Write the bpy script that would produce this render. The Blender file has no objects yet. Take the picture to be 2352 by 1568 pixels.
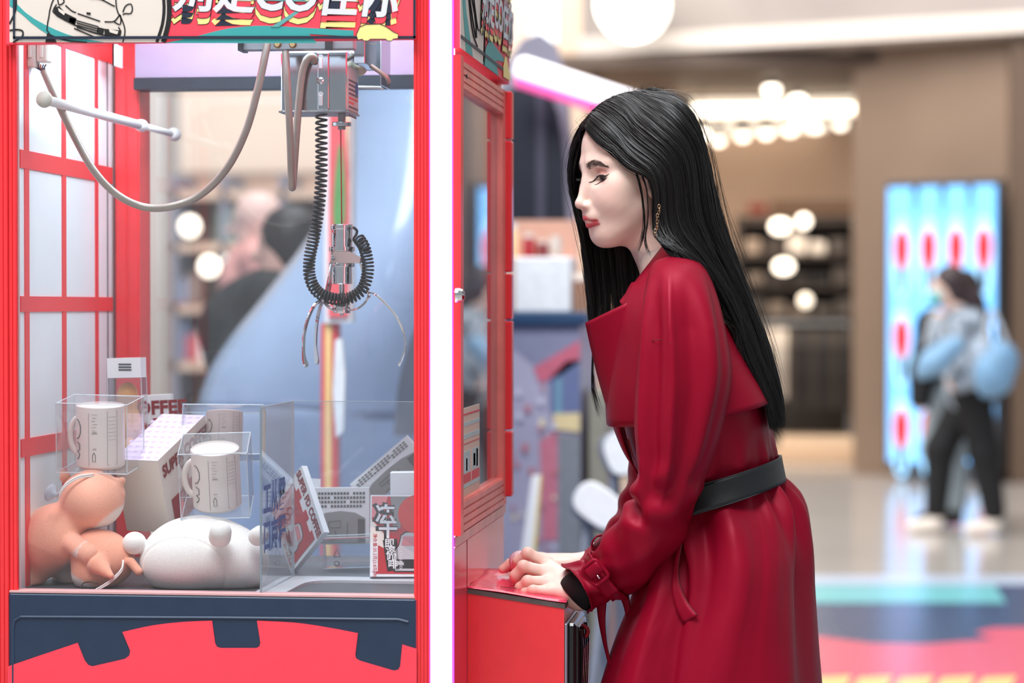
import bpy, math, random
import numpy as np
from mathutils import Vector, Matrix
random.seed(7); RNG = np.random.default_rng(7)
SC = bpy.context.scene
COL = SC.collection

# ---------------------------------------------------------------- camera
F = 5553.0; CX, CY = 1176.0, 784.0            # 85 mm lens on a 2352 x 1568 frame
YAW = math.radians(6.88); PITCH = math.radians(0.87)
CAM = np.array([0.0, 0.0, 1.30])
_f = np.array([-math.sin(YAW)*math.cos(PITCH), math.cos(YAW)*math.cos(PITCH), -math.sin(PITCH)])
_r = np.array([math.cos(YAW), math.sin(YAW), 0.0])
_u = np.cross(_r, _f)
cam_d = bpy.data.cameras.new('camera'); cam = bpy.data.objects.new('camera', cam_d); COL.objects.link(cam)
cam.location = CAM
cam.rotation_euler = Matrix((_r, _u, -_f)).transposed().to_euler()
cam_d.sensor_width = 36.0; cam_d.lens = 36.0*F/2352.0
cam_d.dof.use_dof = True; cam_d.dof.focus_distance = 3.665; cam_d.dof.aperture_fstop = 2.8
cam_d.clip_end = 200
SC.camera = cam
SC.view_settings.view_transform = 'Standard'
try: SC.view_settings.look = 'None'
except Exception: pass
SC.view_settings.gamma = 1.0; SC.view_settings.exposure = 0.15
SC.view_settings.use_curve_mapping = False

# ---------------------------------------------------------------- light
cy = SC.cycles; cy.max_bounces = 8; cy.diffuse_bounces = 4; cy.glossy_bounces = 4; cy.transparent_max_bounces = 24; cy.sample_clamp_indirect = 6.0; cy.caustics_reflective = False; cy.caustics_refractive = False
w = bpy.data.worlds.new('mall_daylight'); SC.world = w; w.use_nodes = True
bg = w.node_tree.nodes['Background']; bg.inputs[0].default_value = (0.93, 0.96, 1.0, 1); bg.inputs[1].default_value = 0.40
def area(name, loc, target, size, power, col=(1,1,1), size_y=None):
    d = bpy.data.lights.new(name, 'AREA'); d.energy = power; d.color = col; d.size = size
    if size_y: d.shape = 'RECTANGLE'; d.size_y = size_y
    o = bpy.data.objects.new(name, d); COL.objects.link(o); o.location = loc
    o.rotation_euler = (Vector(target)-Vector(loc)).to_track_quat('-Z', 'Y').to_euler()
    return o
area('atrium_skylight', (-1.1, 1.9, 5.8), (-0.45, 3.8, 1.1), 3.4, 500, (0.95, 0.98, 1.0))
area('shop_interior_light', (-0.6, 22.0, 3.15), (-0.6, 22.6, 0.0), 2.2, 270, (1.0, 0.87, 0.74))
area('shop_front_fill', (0.6, 15.5, 6.0), (0.6, 18.6, 1.5), 4.0, 140, (1.0, 0.93, 0.86))  # unseen fill lamp added to brighten the shop facade
area('hall_wall_fill', (-4.0, 12.5, 7.0), (-4.5, 20.0, 2.0), 6.0, 850, (1.0, 0.95, 0.90))  # unseen fill lamp added to lift the peach wall behind the machine
area('concourse_light', (-1.0, 8.5, 7.0), (-0.8, 9.5, 0.0), 5.0, 450, (0.97, 0.98, 1.0))

# ---------------------------------------------------------------- pixel rays -> points on known planes
def _d(px, py): return _f*F + _r*(px-CX) + _u*(CY-py)
def P(px, py, Y):
    d = _d(px, py); return CAM + d*(Y/d[1])
def PX(px, py, X):
    d = _d(px, py); return CAM + d*(X/d[0])
def PZ(px, py, Z=0.0):
    d = _d(px, py); return CAM + d*((Z-CAM[2])/d[2])
def W(pts, Y): return [P(a, b, Y) for a, b in pts]

# ---------------------------------------------------------------- materials
def lin(h):
    h = h.lstrip('#'); c = [int(h[i:i+2], 16)/255 for i in (0, 2, 4)]
    return tuple(x/12.92 if x <= 0.04045 else ((x+0.055)/1.055)**2.4 for x in c)
_M = {}
def mat(name, col, rough=0.5, metal=0.0, emit=0.0, noise=0.06, nscale=30.0, bump=0.0, bscale=200.0, spec=0.5,
        sheen=0.0, coat=0.0, attr=None, sss=0.0, trans=0.0, ior=1.45, alpha=1.0, aniso=0.0):
    if name in _M: return _M[name]
    if isinstance(col, str): col = lin(col)
    m = bpy.data.materials.new(name); m.use_nodes = True
    nt = m.node_tree; b = nt.nodes['Principled BSDF']
    tc = nt.nodes.new('ShaderNodeTexCoord')
    if attr:
        a = nt.nodes.new('ShaderNodeVertexColor'); a.layer_name = attr; src = a.outputs[0]
    else:
        a = nt.nodes.new('ShaderNodeRGB'); a.outputs[0].default_value = (*col, 1); src = a.outputs[0]
    if noise > 0:
        n = nt.nodes.new('ShaderNodeTexNoise'); n.inputs['Scale'].default_value = nscale; n.inputs['Detail'].default_value = 4
        nt.links.new(tc.outputs['Object'], n.inputs['Vector'])
        mr = nt.nodes.new('ShaderNodeMapRange'); mr.inputs[1].default_value = 0.3; mr.inputs[2].default_value = 0.7
        mr.inputs[3].default_value = 1-noise; mr.inputs[4].default_value = 1+noise
        nt.links.new(n.outputs[0], mr.inputs[0])
        mx = nt.nodes.new('ShaderNodeMix'); mx.data_type = 'RGBA'; mx.blend_type = 'MULTIPLY'; mx.inputs[0].default_value = 1.0
        nt.links.new(src, mx.inputs[6]); nt.links.new(mr.outputs[0], mx.inputs[7]); src = mx.outputs[2]
    nt.links.new(src, b.inputs['Base Color'])
    b.inputs['Roughness'].default_value = rough; b.inputs['Metallic'].default_value = metal
    b.inputs['Specular IOR Level'].default_value = spec
    b.inputs['IOR'].default_value = ior; b.inputs['Alpha'].default_value = alpha
    b.inputs['Transmission Weight'].default_value = trans
    b.inputs['Coat Weight'].default_value = coat; b.inputs['Coat Roughness'].default_value = 0.08
    b.inputs['Anisotropic'].default_value = aniso
    if sheen: b.inputs['Sheen Weight'].default_value = sheen; b.inputs['Sheen Roughness'].default_value = 0.4
    if sss:
        b.inputs['Subsurface Weight'].default_value = sss; b.inputs['Subsurface Radius'].default_value = (1.0, 0.35, 0.2)
        b.inputs['Subsurface Scale'].default_value = 0.006
    if emit:
        nt.links.new(src, b.inputs['Emission Color']); b.inputs['Emission Strength'].default_value = emit
    if bump:
        n2 = nt.nodes.new('ShaderNodeTexNoise'); n2.inputs['Scale'].default_value = bscale; n2.inputs['Detail'].default_value = 3
        nt.links.new(tc.outputs['Object'], n2.inputs['Vector'])
        bp = nt.nodes.new('ShaderNodeBump'); bp.inputs['Strength'].default_value = bump; bp.inputs['Distance'].default_value = 0.002
        nt.links.new(n2.outputs[0], bp.inputs['Height']); nt.links.new(bp.outputs[0], b.inputs['Normal'])
    _M[name] = m; return m
def thin_glass(name, tint=(1, 1, 1), refl=1.0, rough=0.0, haze=0.0, hcol=(0.8, 0.85, 0.9)):
    """clear sheet: what is behind shows through, the surface mirrors by the Fresnel law, a little dust haze"""
    if name in _M: return _M[name]
    m = bpy.data.materials.new(name); m.use_nodes = True; nt = m.node_tree
    for n in list(nt.nodes): nt.nodes.remove(n)
    out = nt.nodes.new('ShaderNodeOutputMaterial')
    tr = nt.nodes.new('ShaderNodeBsdfTransparent'); tr.inputs[0].default_value = (*tint, 1)
    gl = nt.nodes.new('ShaderNodeBsdfGlossy'); gl.inputs['Roughness'].default_value = rough
    fr = nt.nodes.new('ShaderNodeFresnel'); fr.inputs[0].default_value = 1.45
    mu = nt.nodes.new('ShaderNodeMath'); mu.operation = 'MULTIPLY'; mu.inputs[1].default_value = refl
    nt.links.new(fr.outputs[0], mu.inputs[0])
    mx = nt.nodes.new('ShaderNodeMixShader'); nt.links.new(mu.outputs[0], mx.inputs[0])
    nt.links.new(tr.outputs[0], mx.inputs[1]); nt.links.new(gl.outputs[0], mx.inputs[2])
    last = mx
    if haze:
        df = nt.nodes.new('ShaderNodeBsdfDiffuse'); df.inputs[0].default_value = (*hcol, 1)
        tc = nt.nodes.new('ShaderNodeTexCoord'); nz = nt.nodes.new('ShaderNodeTexNoise')
        nz.inputs['Scale'].default_value = 6; nz.inputs['Detail'].default_value = 8
        nt.links.new(tc.outputs['Object'], nz.inputs['Vector'])
        m2 = nt.nodes.new('ShaderNodeMath'); m2.operation = 'MULTIPLY'; m2.inputs[1].default_value = 2*haze
        nt.links.new(nz.outputs[0], m2.inputs[0])
        mh = nt.nodes.new('ShaderNodeMixShader'); nt.links.new(m2.outputs[0], mh.inputs[0])
        nt.links.new(mx.outputs[0], mh.inputs[1]); nt.links.new(df.outputs[0], mh.inputs[2]); last = mh
    nt.links.new(last.outputs[0], out.inputs[0])
    _M[name] = m; return m

# ---------------------------------------------------------------- mesh builder
ORG = {}
class MB:
    def __init__(s): s.v = []; s.f = []
    def add(s, V, Fc):
        o = len(s.v); s.v.extend([tuple(map(float, p)) for p in V]); s.f.extend([tuple(i+o for i in f) for f in Fc]); return s
    def box(s, lo, hi, b=0.0):
        x0, y0, z0 = np.minimum(lo, hi); x1, y1, z1 = np.maximum(lo, hi)
        if b <= 0:
            V = [(x0,y0,z0),(x1,y0,z0),(x1,y1,z0),(x0,y1,z0),(x0,y0,z1),(x1,y0,z1),(x1,y1,z1),(x0,y1,z1)]
            return s.add(V, [(0,3,2,1),(4,5,6,7),(0,1,5,4),(1,2,6,5),(2,3,7,6),(3,0,4,7)])
        b = min(b, (x1-x0)*.45, (y1-y0)*.45, (z1-z0)*.45)
        V = []; cs = []
        lo = (x0,y0,z0); hi = (x1,y1,z1)
        idx = {}
        for sx in (0,1):
            for sy in (0,1):
                for sz in (0,1):
                    c = [hi[0] if sx else lo[0], hi[1] if sy else lo[1], hi[2] if sz else lo[2]]
                    d = [-b if sx else b, -b if sy else b, -b if sz else b]
                    for k in range(3):
                        p = [c[i]+d[i] for i in range(3)]; p[k] = c[k]
                        idx[(sx,sy,sz,k)] = len(V); V.append(p)
        Fs = []
        for k in range(3):
            a, c = [(1,2),(2,0),(0,1)][k]
            for sd in (0,1):
                q = []
                for (i,j) in ((0,0),(1,0),(1,1),(0,1)):
                    t = [0,0,0]; t[k] = sd; t[a] = i; t[c] = j; q.append(idx[(*t,k)])
                Fs.append(tuple(q if sd else q[::-1]))
        for k in range(3):        # edge chamfers along axis k
            a, c = [(1,2),(2,0),(0,1)][k]
            for i in (0,1):
                for j in (0,1):
                    t0 = [0,0,0]; t0[a] = i; t0[c] = j; t1 = list(t0); t1[k] = 1
                    q = [idx[(*t0,a)], idx[(*t1,a)], idx[(*t1,c)], idx[(*t0,c)]]
                    Fs.append(tuple(q if (i+j) % 2 else q[::-1]))
        for sx in (0,1):
            for sy in (0,1):
                for sz in (0,1):
                    q = (idx[(sx,sy,sz,0)], idx[(sx,sy,sz,1)], idx[(sx,sy,sz,2)])
                    Fs.append(q if (sx+sy+sz) % 2 else q[::-1])
        return s.add(V, Fs)
    def prism(s, poly, off):
        """poly: 3-D points in order; off: extrusion vector"""
        n = len(poly); A = [np.array(p, float) for p in poly]; B = [p+np.array(off) for p in A]
        nrm = sum((np.cross(A[i]-A[0], A[(i+1) % n]-A[0]) for i in range(1, n-1)), np.zeros(3))
        if np.dot(nrm, off) > 0: A = A[::-1]; B = B[::-1]
        return s.add(A+B, [tuple(range(n)), tuple(range(2*n-1, n-1, -1))]+[(i, i+n, (i+1) % n+n, (i+1) % n) for i in range(n)])
    def tube(s, pts, r, n=10, closed=False, cap=True):
        pts = np.array(pts, float); m = len(pts)
        r = np.broadcast_to(np.array(r, float), (m,))
        T = np.gradient(pts, axis=0) if not closed else (np.roll(pts,-1,0)-np.roll(pts,1,0))
        T /= np.linalg.norm(T, axis=1)[:, None]+1e-12
        ref = np.array([0,0,1.0]) if abs(T[0][2]) < .9 else np.array([1.0,0,0])
        N = np.cross(T[0], ref); N /= np.linalg.norm(N)
        V = []
        for i in range(m):
            N = N-T[i]*np.dot(N, T[i]); N /= np.linalg.norm(N)+1e-12
            B = np.cross(T[i], N)
            for k in range(n):
                a = 2*math.pi*k/n; V.append(pts[i]+r[i]*(math.cos(a)*N+math.sin(a)*B))
        Fs = []
        for i in range(m if closed else m-1):
            j = (i+1) % m
            for k in range(n):
                l = (k+1) % n; Fs.append((i*n+k, i*n+l, j*n+l, j*n+k))
        if cap and not closed:
            Fs.append(tuple(range(n-1, -1, -1))); Fs.append(tuple((m-1)*n+k for k in range(n)))
        return s.add(V, Fs)
    def lathe(s, prof, c, axis=(0,0,1), n=24):
        """prof: (radius, height) pairs along the axis from c"""
        c = np.array(c, float); ax = np.array(axis, float); ax /= np.linalg.norm(ax)
        ref = np.array([1.0,0,0]) if abs(ax[0]) < .9 else np.array([0,1.0,0])
        a = np.cross(ax, ref); a /= np.linalg.norm(a); b = np.cross(ax, a)
        V = []
        for r, h in prof:
            for k in range(n):
                t = 2*math.pi*k/n; V.append(c+ax*h+max(r,1e-5)*(math.cos(t)*a+math.sin(t)*b))
        Fs = []
        for i in range(len(prof)-1):
            for k in range(n):
                l = (k+1) % n; Fs.append((i*n+k, i*n+l, (i+1)*n+l, (i+1)*n+k))
        Fs.append(tuple(range(n-1,-1,-1))); Fs.append(tuple((len(prof)-1)*n+k for k in range(n)))
        return s.add(V, Fs)
    def grid(s, G, closed_u=False, flip=False):
        """G[v][u] -> 3-D point array"""
        G = np.array(G, float); nv, nu = G.shape[:2]; Fs = []
        for i in range(nv-1):
            for k in range(nu if closed_u else nu-1):
                l = (k+1) % nu; q = (i*nu+k, i*nu+l, (i+1)*nu+l, (i+1)*nu+k); Fs.append(q[::-1] if flip else q)
        return s.add(G.reshape(-1, 3), Fs)
    def ball(s, c, r, n=16, m=10):
        r = np.broadcast_to(np.array(r, float), (3,)); G = []
        for i in range(m+1):
            t = math.pi*i/m
            G.append([np.array(c)+r*np.array([max(math.sin(t),1e-4)*math.cos(2*math.pi*k/n), max(math.sin(t),1e-4)*math.sin(2*math.pi*k/n), math.cos(t)]) for k in range(n)])
        return s.grid(G, True, True)
    def build(s, name, material, parent=None, smooth=False, label=None, cat=None, group=None, kind=None, thick=0.0, sub=0, sharp=None):
        V = np.array(s.v, float).reshape(-1, 3)
        if parent is not None: o0 = ORG[parent.name]
        else:
            lo, hi = V.min(0), V.max(0); o0 = np.array([(lo[0]+hi[0])/2, (lo[1]+hi[1])/2, lo[2]])
        me = bpy.data.meshes.new(name); me.from_pydata((V-o0).tolist(), [], s.f); me.update()
        if smooth: me.polygons.foreach_set('use_smooth', [True]*len(me.polygons))
        if smooth and sharp is not None:
            try: me.set_sharp_from_angle(angle=math.radians(sharp))
            except Exception: pass
        o = bpy.data.objects.new(name, me); COL.objects.link(o)
        if material is not None: me.materials.append(material)
        if parent is not None: o.parent = parent; ORG[o.name] = o0
        else: o.location = o0; ORG[o.name] = o0
        if thick:
            md = o.modifiers.new('thickness', 'SOLIDIFY'); md.thickness = thick; md.offset = 0
        if sub:
            md = o.modifiers.new('smooth', 'SUBSURF'); md.levels = sub; md.render_levels = sub
        tag(o, label, cat, group, kind); return o
def tag(o, label=None, cat=None, group=None, kind=None):
    if label: o['label'] = label
    if cat: o['category'] = cat
    if group: o['group'] = group
    if kind: o['kind'] = kind
    return o
def thing(name, loc, label, cat, group=None):
    o = bpy.data.objects.new(name, None); COL.objects.link(o); o.location = Vector(loc); o.empty_display_size = .05
    ORG[o.name] = np.array(loc, float); return tag(o, label, cat, group)
def spline(pts, n):
    """Catmull-Rom through pts (rows), n samples"""
    p = np.array(pts, float); m = len(p)
    if m == 2: t = np.linspace(0, 1, n)[:, None]; return p[0]*(1-t)+p[1]*t
    q = np.vstack([2*p[0]-p[1], p, 2*p[-1]-p[-2]])
    d = np.r_[0, np.cumsum(np.maximum(np.linalg.norm(np.diff(p, axis=0), axis=1), 1e-9)**.6)]
    t = np.linspace(0, d[-1], n); i = np.clip(np.searchsorted(d, t, 'right')-1, 0, m-2)
    u = ((t-d[i])/(d[i+1]-d[i]))[:, None]
    a, b, c, e = q[i], q[i+1], q[i+2], q[i+3]
    return .5*((2*b)+(c-a)*u+(2*a-5*b+4*c-e)*u*u+(-a+3*b-3*c+e)*u**3)
def text_geo(txt, size=1.0, bold=0.0, shear=0.0, align='CENTER'):
    cu = bpy.data.curves.new('lettering', 'FONT'); cu.body = txt; cu.size = size; cu.offset = bold; cu.shear = shear
    cu.align_x = align; cu.align_y = 'CENTER'; cu.fill_mode = 'FRONT'; cu.resolution_u = 3
    o = bpy.data.objects.new('lettering', cu); COL.objects.link(o)
    dg = bpy.context.evaluated_depsgraph_get(); dg.update()
    me = o.evaluated_get(dg).to_mesh()
    V = np.array([v.co[:] for v in me.vertices]).reshape(-1, 3); Fc = [tuple(p.vertices) for p in me.polygons]
    o.evaluated_get(dg).to_mesh_clear(); COL.objects.unlink(o); bpy.data.objects.remove(o); bpy.data.curves.remove(cu)
    return V, Fc
def text_on(mb, txt, org, ax, ay, size, bold=0.0, shear=0.0, off=0.0, align='CENTER', sx=1.0, warp=None):
    """flat lettering in the plane through org with axes ax (right) and ay (up), lifted off along ax x ay"""
    V, Fc = text_geo(txt, 1.0, bold, shear, align)
    if len(V) == 0: return mb
    ax = np.array(ax, float); ay = np.array(ay, float); ax /= np.linalg.norm(ax); ay /= np.linalg.norm(ay); nn = np.cross(ax, ay)
    pts = [np.array(org)+ax*v[0]*size*sx+ay*v[1]*size+nn*off for v in V]
    return mb.add(pts, Fc)

# ---------------------------------------------------------------- implicit surfaces for soft bodies
def smin(a, b, k):
    h = np.clip(.5+.5*(b-a)/k, 0, 1); return b*(1-h)+a*h-k*h*(1-h)
def smax(a, b, k): return -smin(-a, -b, k)
def ell(p, c, r, R=None):
    q = p-np.array(c)
    if R is not None: q = q@R
    r = np.array(r, float); k0 = np.linalg.norm(q/r, axis=1); k1 = np.linalg.norm(q/(r*r), axis=1)+1e-9
    return k0*(k0-1)/k1
def cap(p, a, b, ra, rb=None):
    a = np.array(a, float); b = np.array(b, float); rb = ra if rb is None else rb
    d = b-a; t = np.clip(((p-a)@d)/(d@d+1e-12), 0, 1)
    return np.linalg.norm(p-a-t[:, None]*d, axis=1)-(ra+(rb-ra)*t)
def rot(axis, deg): return np.array(Matrix.Rotation(math.radians(deg), 3, axis))
def sdf_mesh(f, lo, hi, h, proj=2):
    lo = np.array(lo, float); hi = np.array(hi, float); n = np.maximum(np.ceil((hi-lo)/h).astype(int), 4)
    n = ((n+3)//4)*4+1
    c = [lo[i]+h*4*np.arange((n[i]-1)//4+1) for i in range(3)]
    C = np.stack(np.meshgrid(*c, indexing='ij'), -1); cs = C.shape[:3]
    Dc = f(C.reshape(-1, 3)).reshape(cs)
    ax = [np.minimum((np.arange(n[i])+2)//4, cs[i]-1) for i in range(3)]
    D = Dc[np.ix_(*ax)].copy()
    msk = np.abs(D) < h*8
    I = np.argwhere(msk)
    D[msk] = f(lo+I*h)
    s = D < 0
    cell = np.zeros(np.array(D.shape)-1, int)
    for a in (0,1):
        for b in (0,1):
            for e in (0,1): cell += s[a:a+cell.shape[0], b:b+cell.shape[1], e:e+cell.shape[2]]
    act = np.argwhere((cell > 0) & (cell < 8)); vid = -np.ones(cell.shape, int); vid[tuple(act.T)] = np.arange(len(act))
    acc = np.zeros((len(act), 3)); cnt = np.zeros(len(act))
    corners = [(a,b,e) for a in (0,1) for b in (0,1) for e in (0,1)]
    for A in corners:
        for k in range(3):
            if A[k]: continue
            B = list(A); B[k] = 1
            da = D[tuple((act+A).T)]; db = D[tuple((act+B).T)]; cr = (da < 0) != (db < 0)
            t = np.where(cr, da/(da-db+1e-15), 0); q = np.array(A, float)+np.zeros((len(act),3)); q[:, k] += t
            acc[cr] += q[cr]; cnt[cr] += 1
    V = lo+(act+acc/np.maximum(cnt,1)[:, None])*h
    quads = []
    for k in range(3):
        a, b = [(1,2),(2,0),(0,1)][k]
        sl0 = [slice(None)]*3; sl1 = [slice(None)]*3; sl0[k] = slice(0,-1); sl1[k] = slice(1,None)
        ch = s[tuple(sl0)] != s[tuple(sl1)]
        E = np.argwhere(ch); ok = (E[:, a] > 0) & (E[:, b] > 0) & (E[:, a] < D.shape[a]-1) & (E[:, b] < D.shape[b]-1); E = E[ok]
        ea = np.zeros(3, int); ea[a] = 1; eb = np.zeros(3, int); eb[b] = 1
        q = np.stack([vid[tuple((E-ea-eb).T)], vid[tuple((E-eb).T)], vid[tuple(E.T)], vid[tuple((E-ea).T)]], 1)
        inside = s[tuple(E.T)]
        q[~inside] = q[~inside][:, ::-1]; quads.append(q)
    Q = np.vstack(quads); Q = Q[(Q >= 0).all(1)]
    for _ in range(proj):
        d = f(V); e = h*.4
        g = np.stack([f(V+np.array(x)*e)-d for x in np.eye(3)], 1)/e
        V = V-np.clip(d/(np.sum(g*g, 1)+1e-6), -h*.6, h*.6)[:, None]*g
    return V, Q
# ================================================================ materials used by the machine
RED = mat('red_paint', '#f0343c', .38, noise=.03, coat=.25)
RED2 = mat('red_vinyl', '#fb4457', .5, noise=.02)
PINKRED = mat('red_satin_panel', '#f2405c', .3, noise=.05, nscale=6, coat=.3)
BARE = mat('worn_red_aluminium', '#f08078', .35, metal=.25, noise=.12, nscale=14)
NAVY = mat('navy_vinyl', '#26374f', .42, noise=.05)
LINE = mat('navy_ink', '#232a3c', .5, noise=.02)
BLACK = mat('black_ink', '#1d1b1c', .5, noise=.02)
CREAM = mat('cream_print', '#dcd0c6', .5, noise=.02)
TEAL = mat('teal_print', '#3b9c9c', .5, noise=.02)
YELLOW = mat('yellow_print', '#fbe08e', .5, noise=.02)
LETTER = mat('pale_grey_print', '#d9d9e0', .5, noise=.02)
WHITEP = mat('white_panel', '#eef8fd', .35, noise=.02, coat=.3)
CHROME = mat('chrome', '#d6d8dc', .08, metal=1.0, noise=.03)
STEEL = mat('mirror_steel', '#b4b8bd', .12, metal=1.0, noise=.05)
DULLSTEEL = mat('galvanised_steel', '#8d9296', .4, metal=.35, noise=.1)
HOSE = mat('steel_conduit', '#a39c92', .32, metal=.3, noise=.06)
BLACKP = mat('black_plastic', '#1b1c1e', .35, noise=.05)
WHITEPL = mat('white_plastic', '#eef3f4', .35, noise=.02)
LAV = mat('lavender_light_box', '#9c8ca8', .4, noise=.03)
LED = mat('white_led_diffuser', '#fff4ff', .4, emit=3.2, noise=0)
TUBE = mat('cool_tube_light', '#e8f6ff', .4, emit=1.6, noise=0)
def schlick_glass(name, tint=(1,1,1), haze=0.0, r0=.04, rough=0.0, hcol=(.85,.9,.95), gain=1.0, sc=6, ex=5):
    if name in _M: return _M[name]
    m = bpy.data.materials.new(name); m.use_nodes = True; nt = m.node_tree
    for n in list(nt.nodes): nt.nodes.remove(n)
    N = nt.nodes.new; L = nt.links.new
    out = N('ShaderNodeOutputMaterial'); tr = N('ShaderNodeBsdfTransparent'); tr.inputs[0].default_value = (*tint, 1)
    gl = N('ShaderNodeBsdfGlossy'); gl.inputs['Roughness'].default_value = rough
    lw = N('ShaderNodeLayerWeight'); lw.inputs[0].default_value = .5       # 'Facing' = 1 - |cos|
    pw = N('ShaderNodeMath'); pw.operation = 'POWER'; pw.inputs[1].default_value = ex; L(lw.outputs['Facing'], pw.inputs[0])
    ma = N('ShaderNodeMath'); ma.operation = 'MULTIPLY_ADD'; ma.inputs[1].default_value = (1-r0)*gain; ma.inputs[2].default_value = r0*gain
    L(pw.outputs[0], ma.inputs[0])
    mx = N('ShaderNodeMixShader'); L(ma.outputs[0], mx.inputs[0]); L(tr.outputs[0], mx.inputs[1]); L(gl.outputs[0], mx.inputs[2]); last = mx
    if haze:
        df = N('ShaderNodeBsdfDiffuse'); df.inputs[0].default_value = (*hcol, 1)
        tc = N('ShaderNodeTexCoord'); nz = N('ShaderNodeTexNoise'); nz.inputs['Scale'].default_value = sc; nz.inputs['Detail'].default_value = 9
        L(tc.outputs['Object'], nz.inputs['Vector'])
        m2 = N('ShaderNodeMath'); m2.operation = 'MULTIPLY'; m2.inputs[1].default_value = 2*haze; L(nz.outputs[0], m2.inputs[0])
        mh = N('ShaderNodeMixShader'); L(m2.outputs[0], mh.inputs[0]); L(mx.outputs[0], mh.inputs[1]); L(df.outputs[0], mh.inputs[2]); last = mh
    L(last.outputs[0], out.inputs[0]); _M[name] = m; return m
GLASS = schlick_glass('window_glass', (.98,.99,1.0), haze=.006)
DOORGLASS = schlick_glass('door_glass', (.80,.82,.84), haze=.06, gain=1.0, ex=2.6)
ACRYL = schlick_glass('clear_acrylic', (.95,.98,1.0), haze=.035, r0=.05, sc=25)
PET = schlick_glass('clear_gift_box_plastic', (.96,.97,.98), haze=.05, r0=.07, sc=20)
EDGE = mat('clear_plastic_edge', '#dfe8ee', .15, noise=.02, alpha=.55)

# ================================================================ the floor
TILE = mat('polished_floor_tile', '#b9b2ab', .16, noise=.06, nscale=1.2)
mb = MB(); mb.box((-14, -4, -.1), (16, 42, 0)); mb.build('floor', TILE, kind='structure')

# ================================================================ claw machine
YN, YF = 3.45, 4.05; XF = P(1035, 700, YN)[0]; XB = P(-22, 700, YN)[0]
def XN(px): return float(P(px, 700, YN)[0])
def ZN(py): return float(P(500, py, YN)[2])
def YFp(px): return float(PX(px, 700, XF)[1])          # depth of a pixel column on the front plane
def ZF(px, py): return float(PX(px, py, XF)[2])
ZS = ZN(1367); ZB = ZN(97); ZT = 1.93
M0 = thing('claw_machine', ((XB+XF)/2, (YN+YF)/2, 0), 'red claw machine with a lit white corner strip and glass sides', 'claw machine')
def part(mb, name, m, parent=None, **k): return mb.build(name, m, parent or M0, **k)
# lower cabinet
mb = MB(); mb.box((XB+.01, YN+.02, .04), (XF, YF, ZS-.01)); part(mb, 'cabinet_body', PINKRED)
mb = MB()
for x in (XB+.08, XF-.08):
    for y in (YN+.08, YF-.08): mb = MB(); mb.lathe([(.03,0),(.03,.01),(.015,.015),(.015,.045)], (x, y, .0), n=12); part(mb, 'levelling_foot', BLACKP)

mb = MB(); mb.box((XN(18), YN-.002, .06), (XN(957), YN+.02, ZS), .003); panel = part(mb, 'side_panel', NAVY)
arc = [(18,1530),(100,1502),(178,1476)]
tab1 = [(178,1476),(194,1516),(202,1527),(212,1530),(286,1513),(297,1505),(299,1494),(281,1451)]
arc2 = [(281,1451),(350,1436),(420,1428),(487,1425)]
tab2 = [(487,1425),(494,1477),(498,1485),(506,1488),(588,1488),(596,1484),(598,1475),(590,1425)]
arc3 = [(590,1425),(680,1430),(760,1442),(822,1454)]
tab3 = [(822,1454),(816,1504),(818,1512),(826,1517),(904,1540),(914,1538),(919,1530),(924,1480)]
arc4 = [(924,1480),(957,1490)]
poly = arc+tab1+[tuple(p) for p in spline(arc2, 10)[1:]]+tab2[1:]+[tuple(p) for p in spline(arc3, 10)[1:]]+tab3[1:]+arc4[1:]
# split into strips so that the print stays a clean flat sheet
xs = sorted(set([p[0] for p in poly]))
mb = MB(); bot = ZN(1568)-.30
pv = [P(a, b, YN-.0035) for a, b in poly]+[P(957,1568,YN-.0035)*[1,1,0]+[0,0,bot], P(18,1568,YN-.0035)*[1,1,0]+[0,0,bot]]
mb.prism(pv, (0, .0015, 0)); part(mb, 'gear_print', RED2, panel)
mb = MB(); mb.tube([P(30,1568,YN-.002), P(30,1440,YN-.002), P(34,1424,YN-.002), P(48,1416,YN-.002), P(500,1418,YN-.002), P(915,1422,YN-.002), P(938,1428,YN-.002)], .0022, 6)
part(mb, 'emboss_line', mat('navy_vinyl_crease', '#2f4058', .35), panel)
mb = MB(); mb.box((XN(20), YN-.001, ZS), (XN(952), YN+.03, ZS+.003)); part(mb, 'window_sill', mat('sill_pink', '#d8a6a6', .4))
# ridged aluminium posts
def post(x0, x1, y0, y1, name='corner_post', m=RED, z0=.05, z1=None, ridges=4):
    mb = MB(); z1 = z1 or ZT; mb.box((x0, y0+.002, z0), (x1, y1, z1))
    wd = (x1-x0)/ridges
    for i in range(ridges): mb.box((x0+wd*(i+.12), y0, z0), (x0+wd*(i+.88), y0+.003, z1))
    return part(mb, name, m)
post(XB, XN(18), YN, YN+.03); post(XN(18), XN(36), YN+.004, YN+.012, 'corner_post', RED, ZS, ZB, 2)
post(XN(950), XN(989), YN, YN+.04, ridges=5)
PFX0, PFX1 = P(265, 700, 3.98)[0], P(320, 700, 3.98)[0]
post(PFX0, PFX1, 3.98, YF, ridges=2, z0=ZS-.02)
post(XF-.026, XF-.002, 4.01, YF, ridges=2, z0=ZS-.02)
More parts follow.
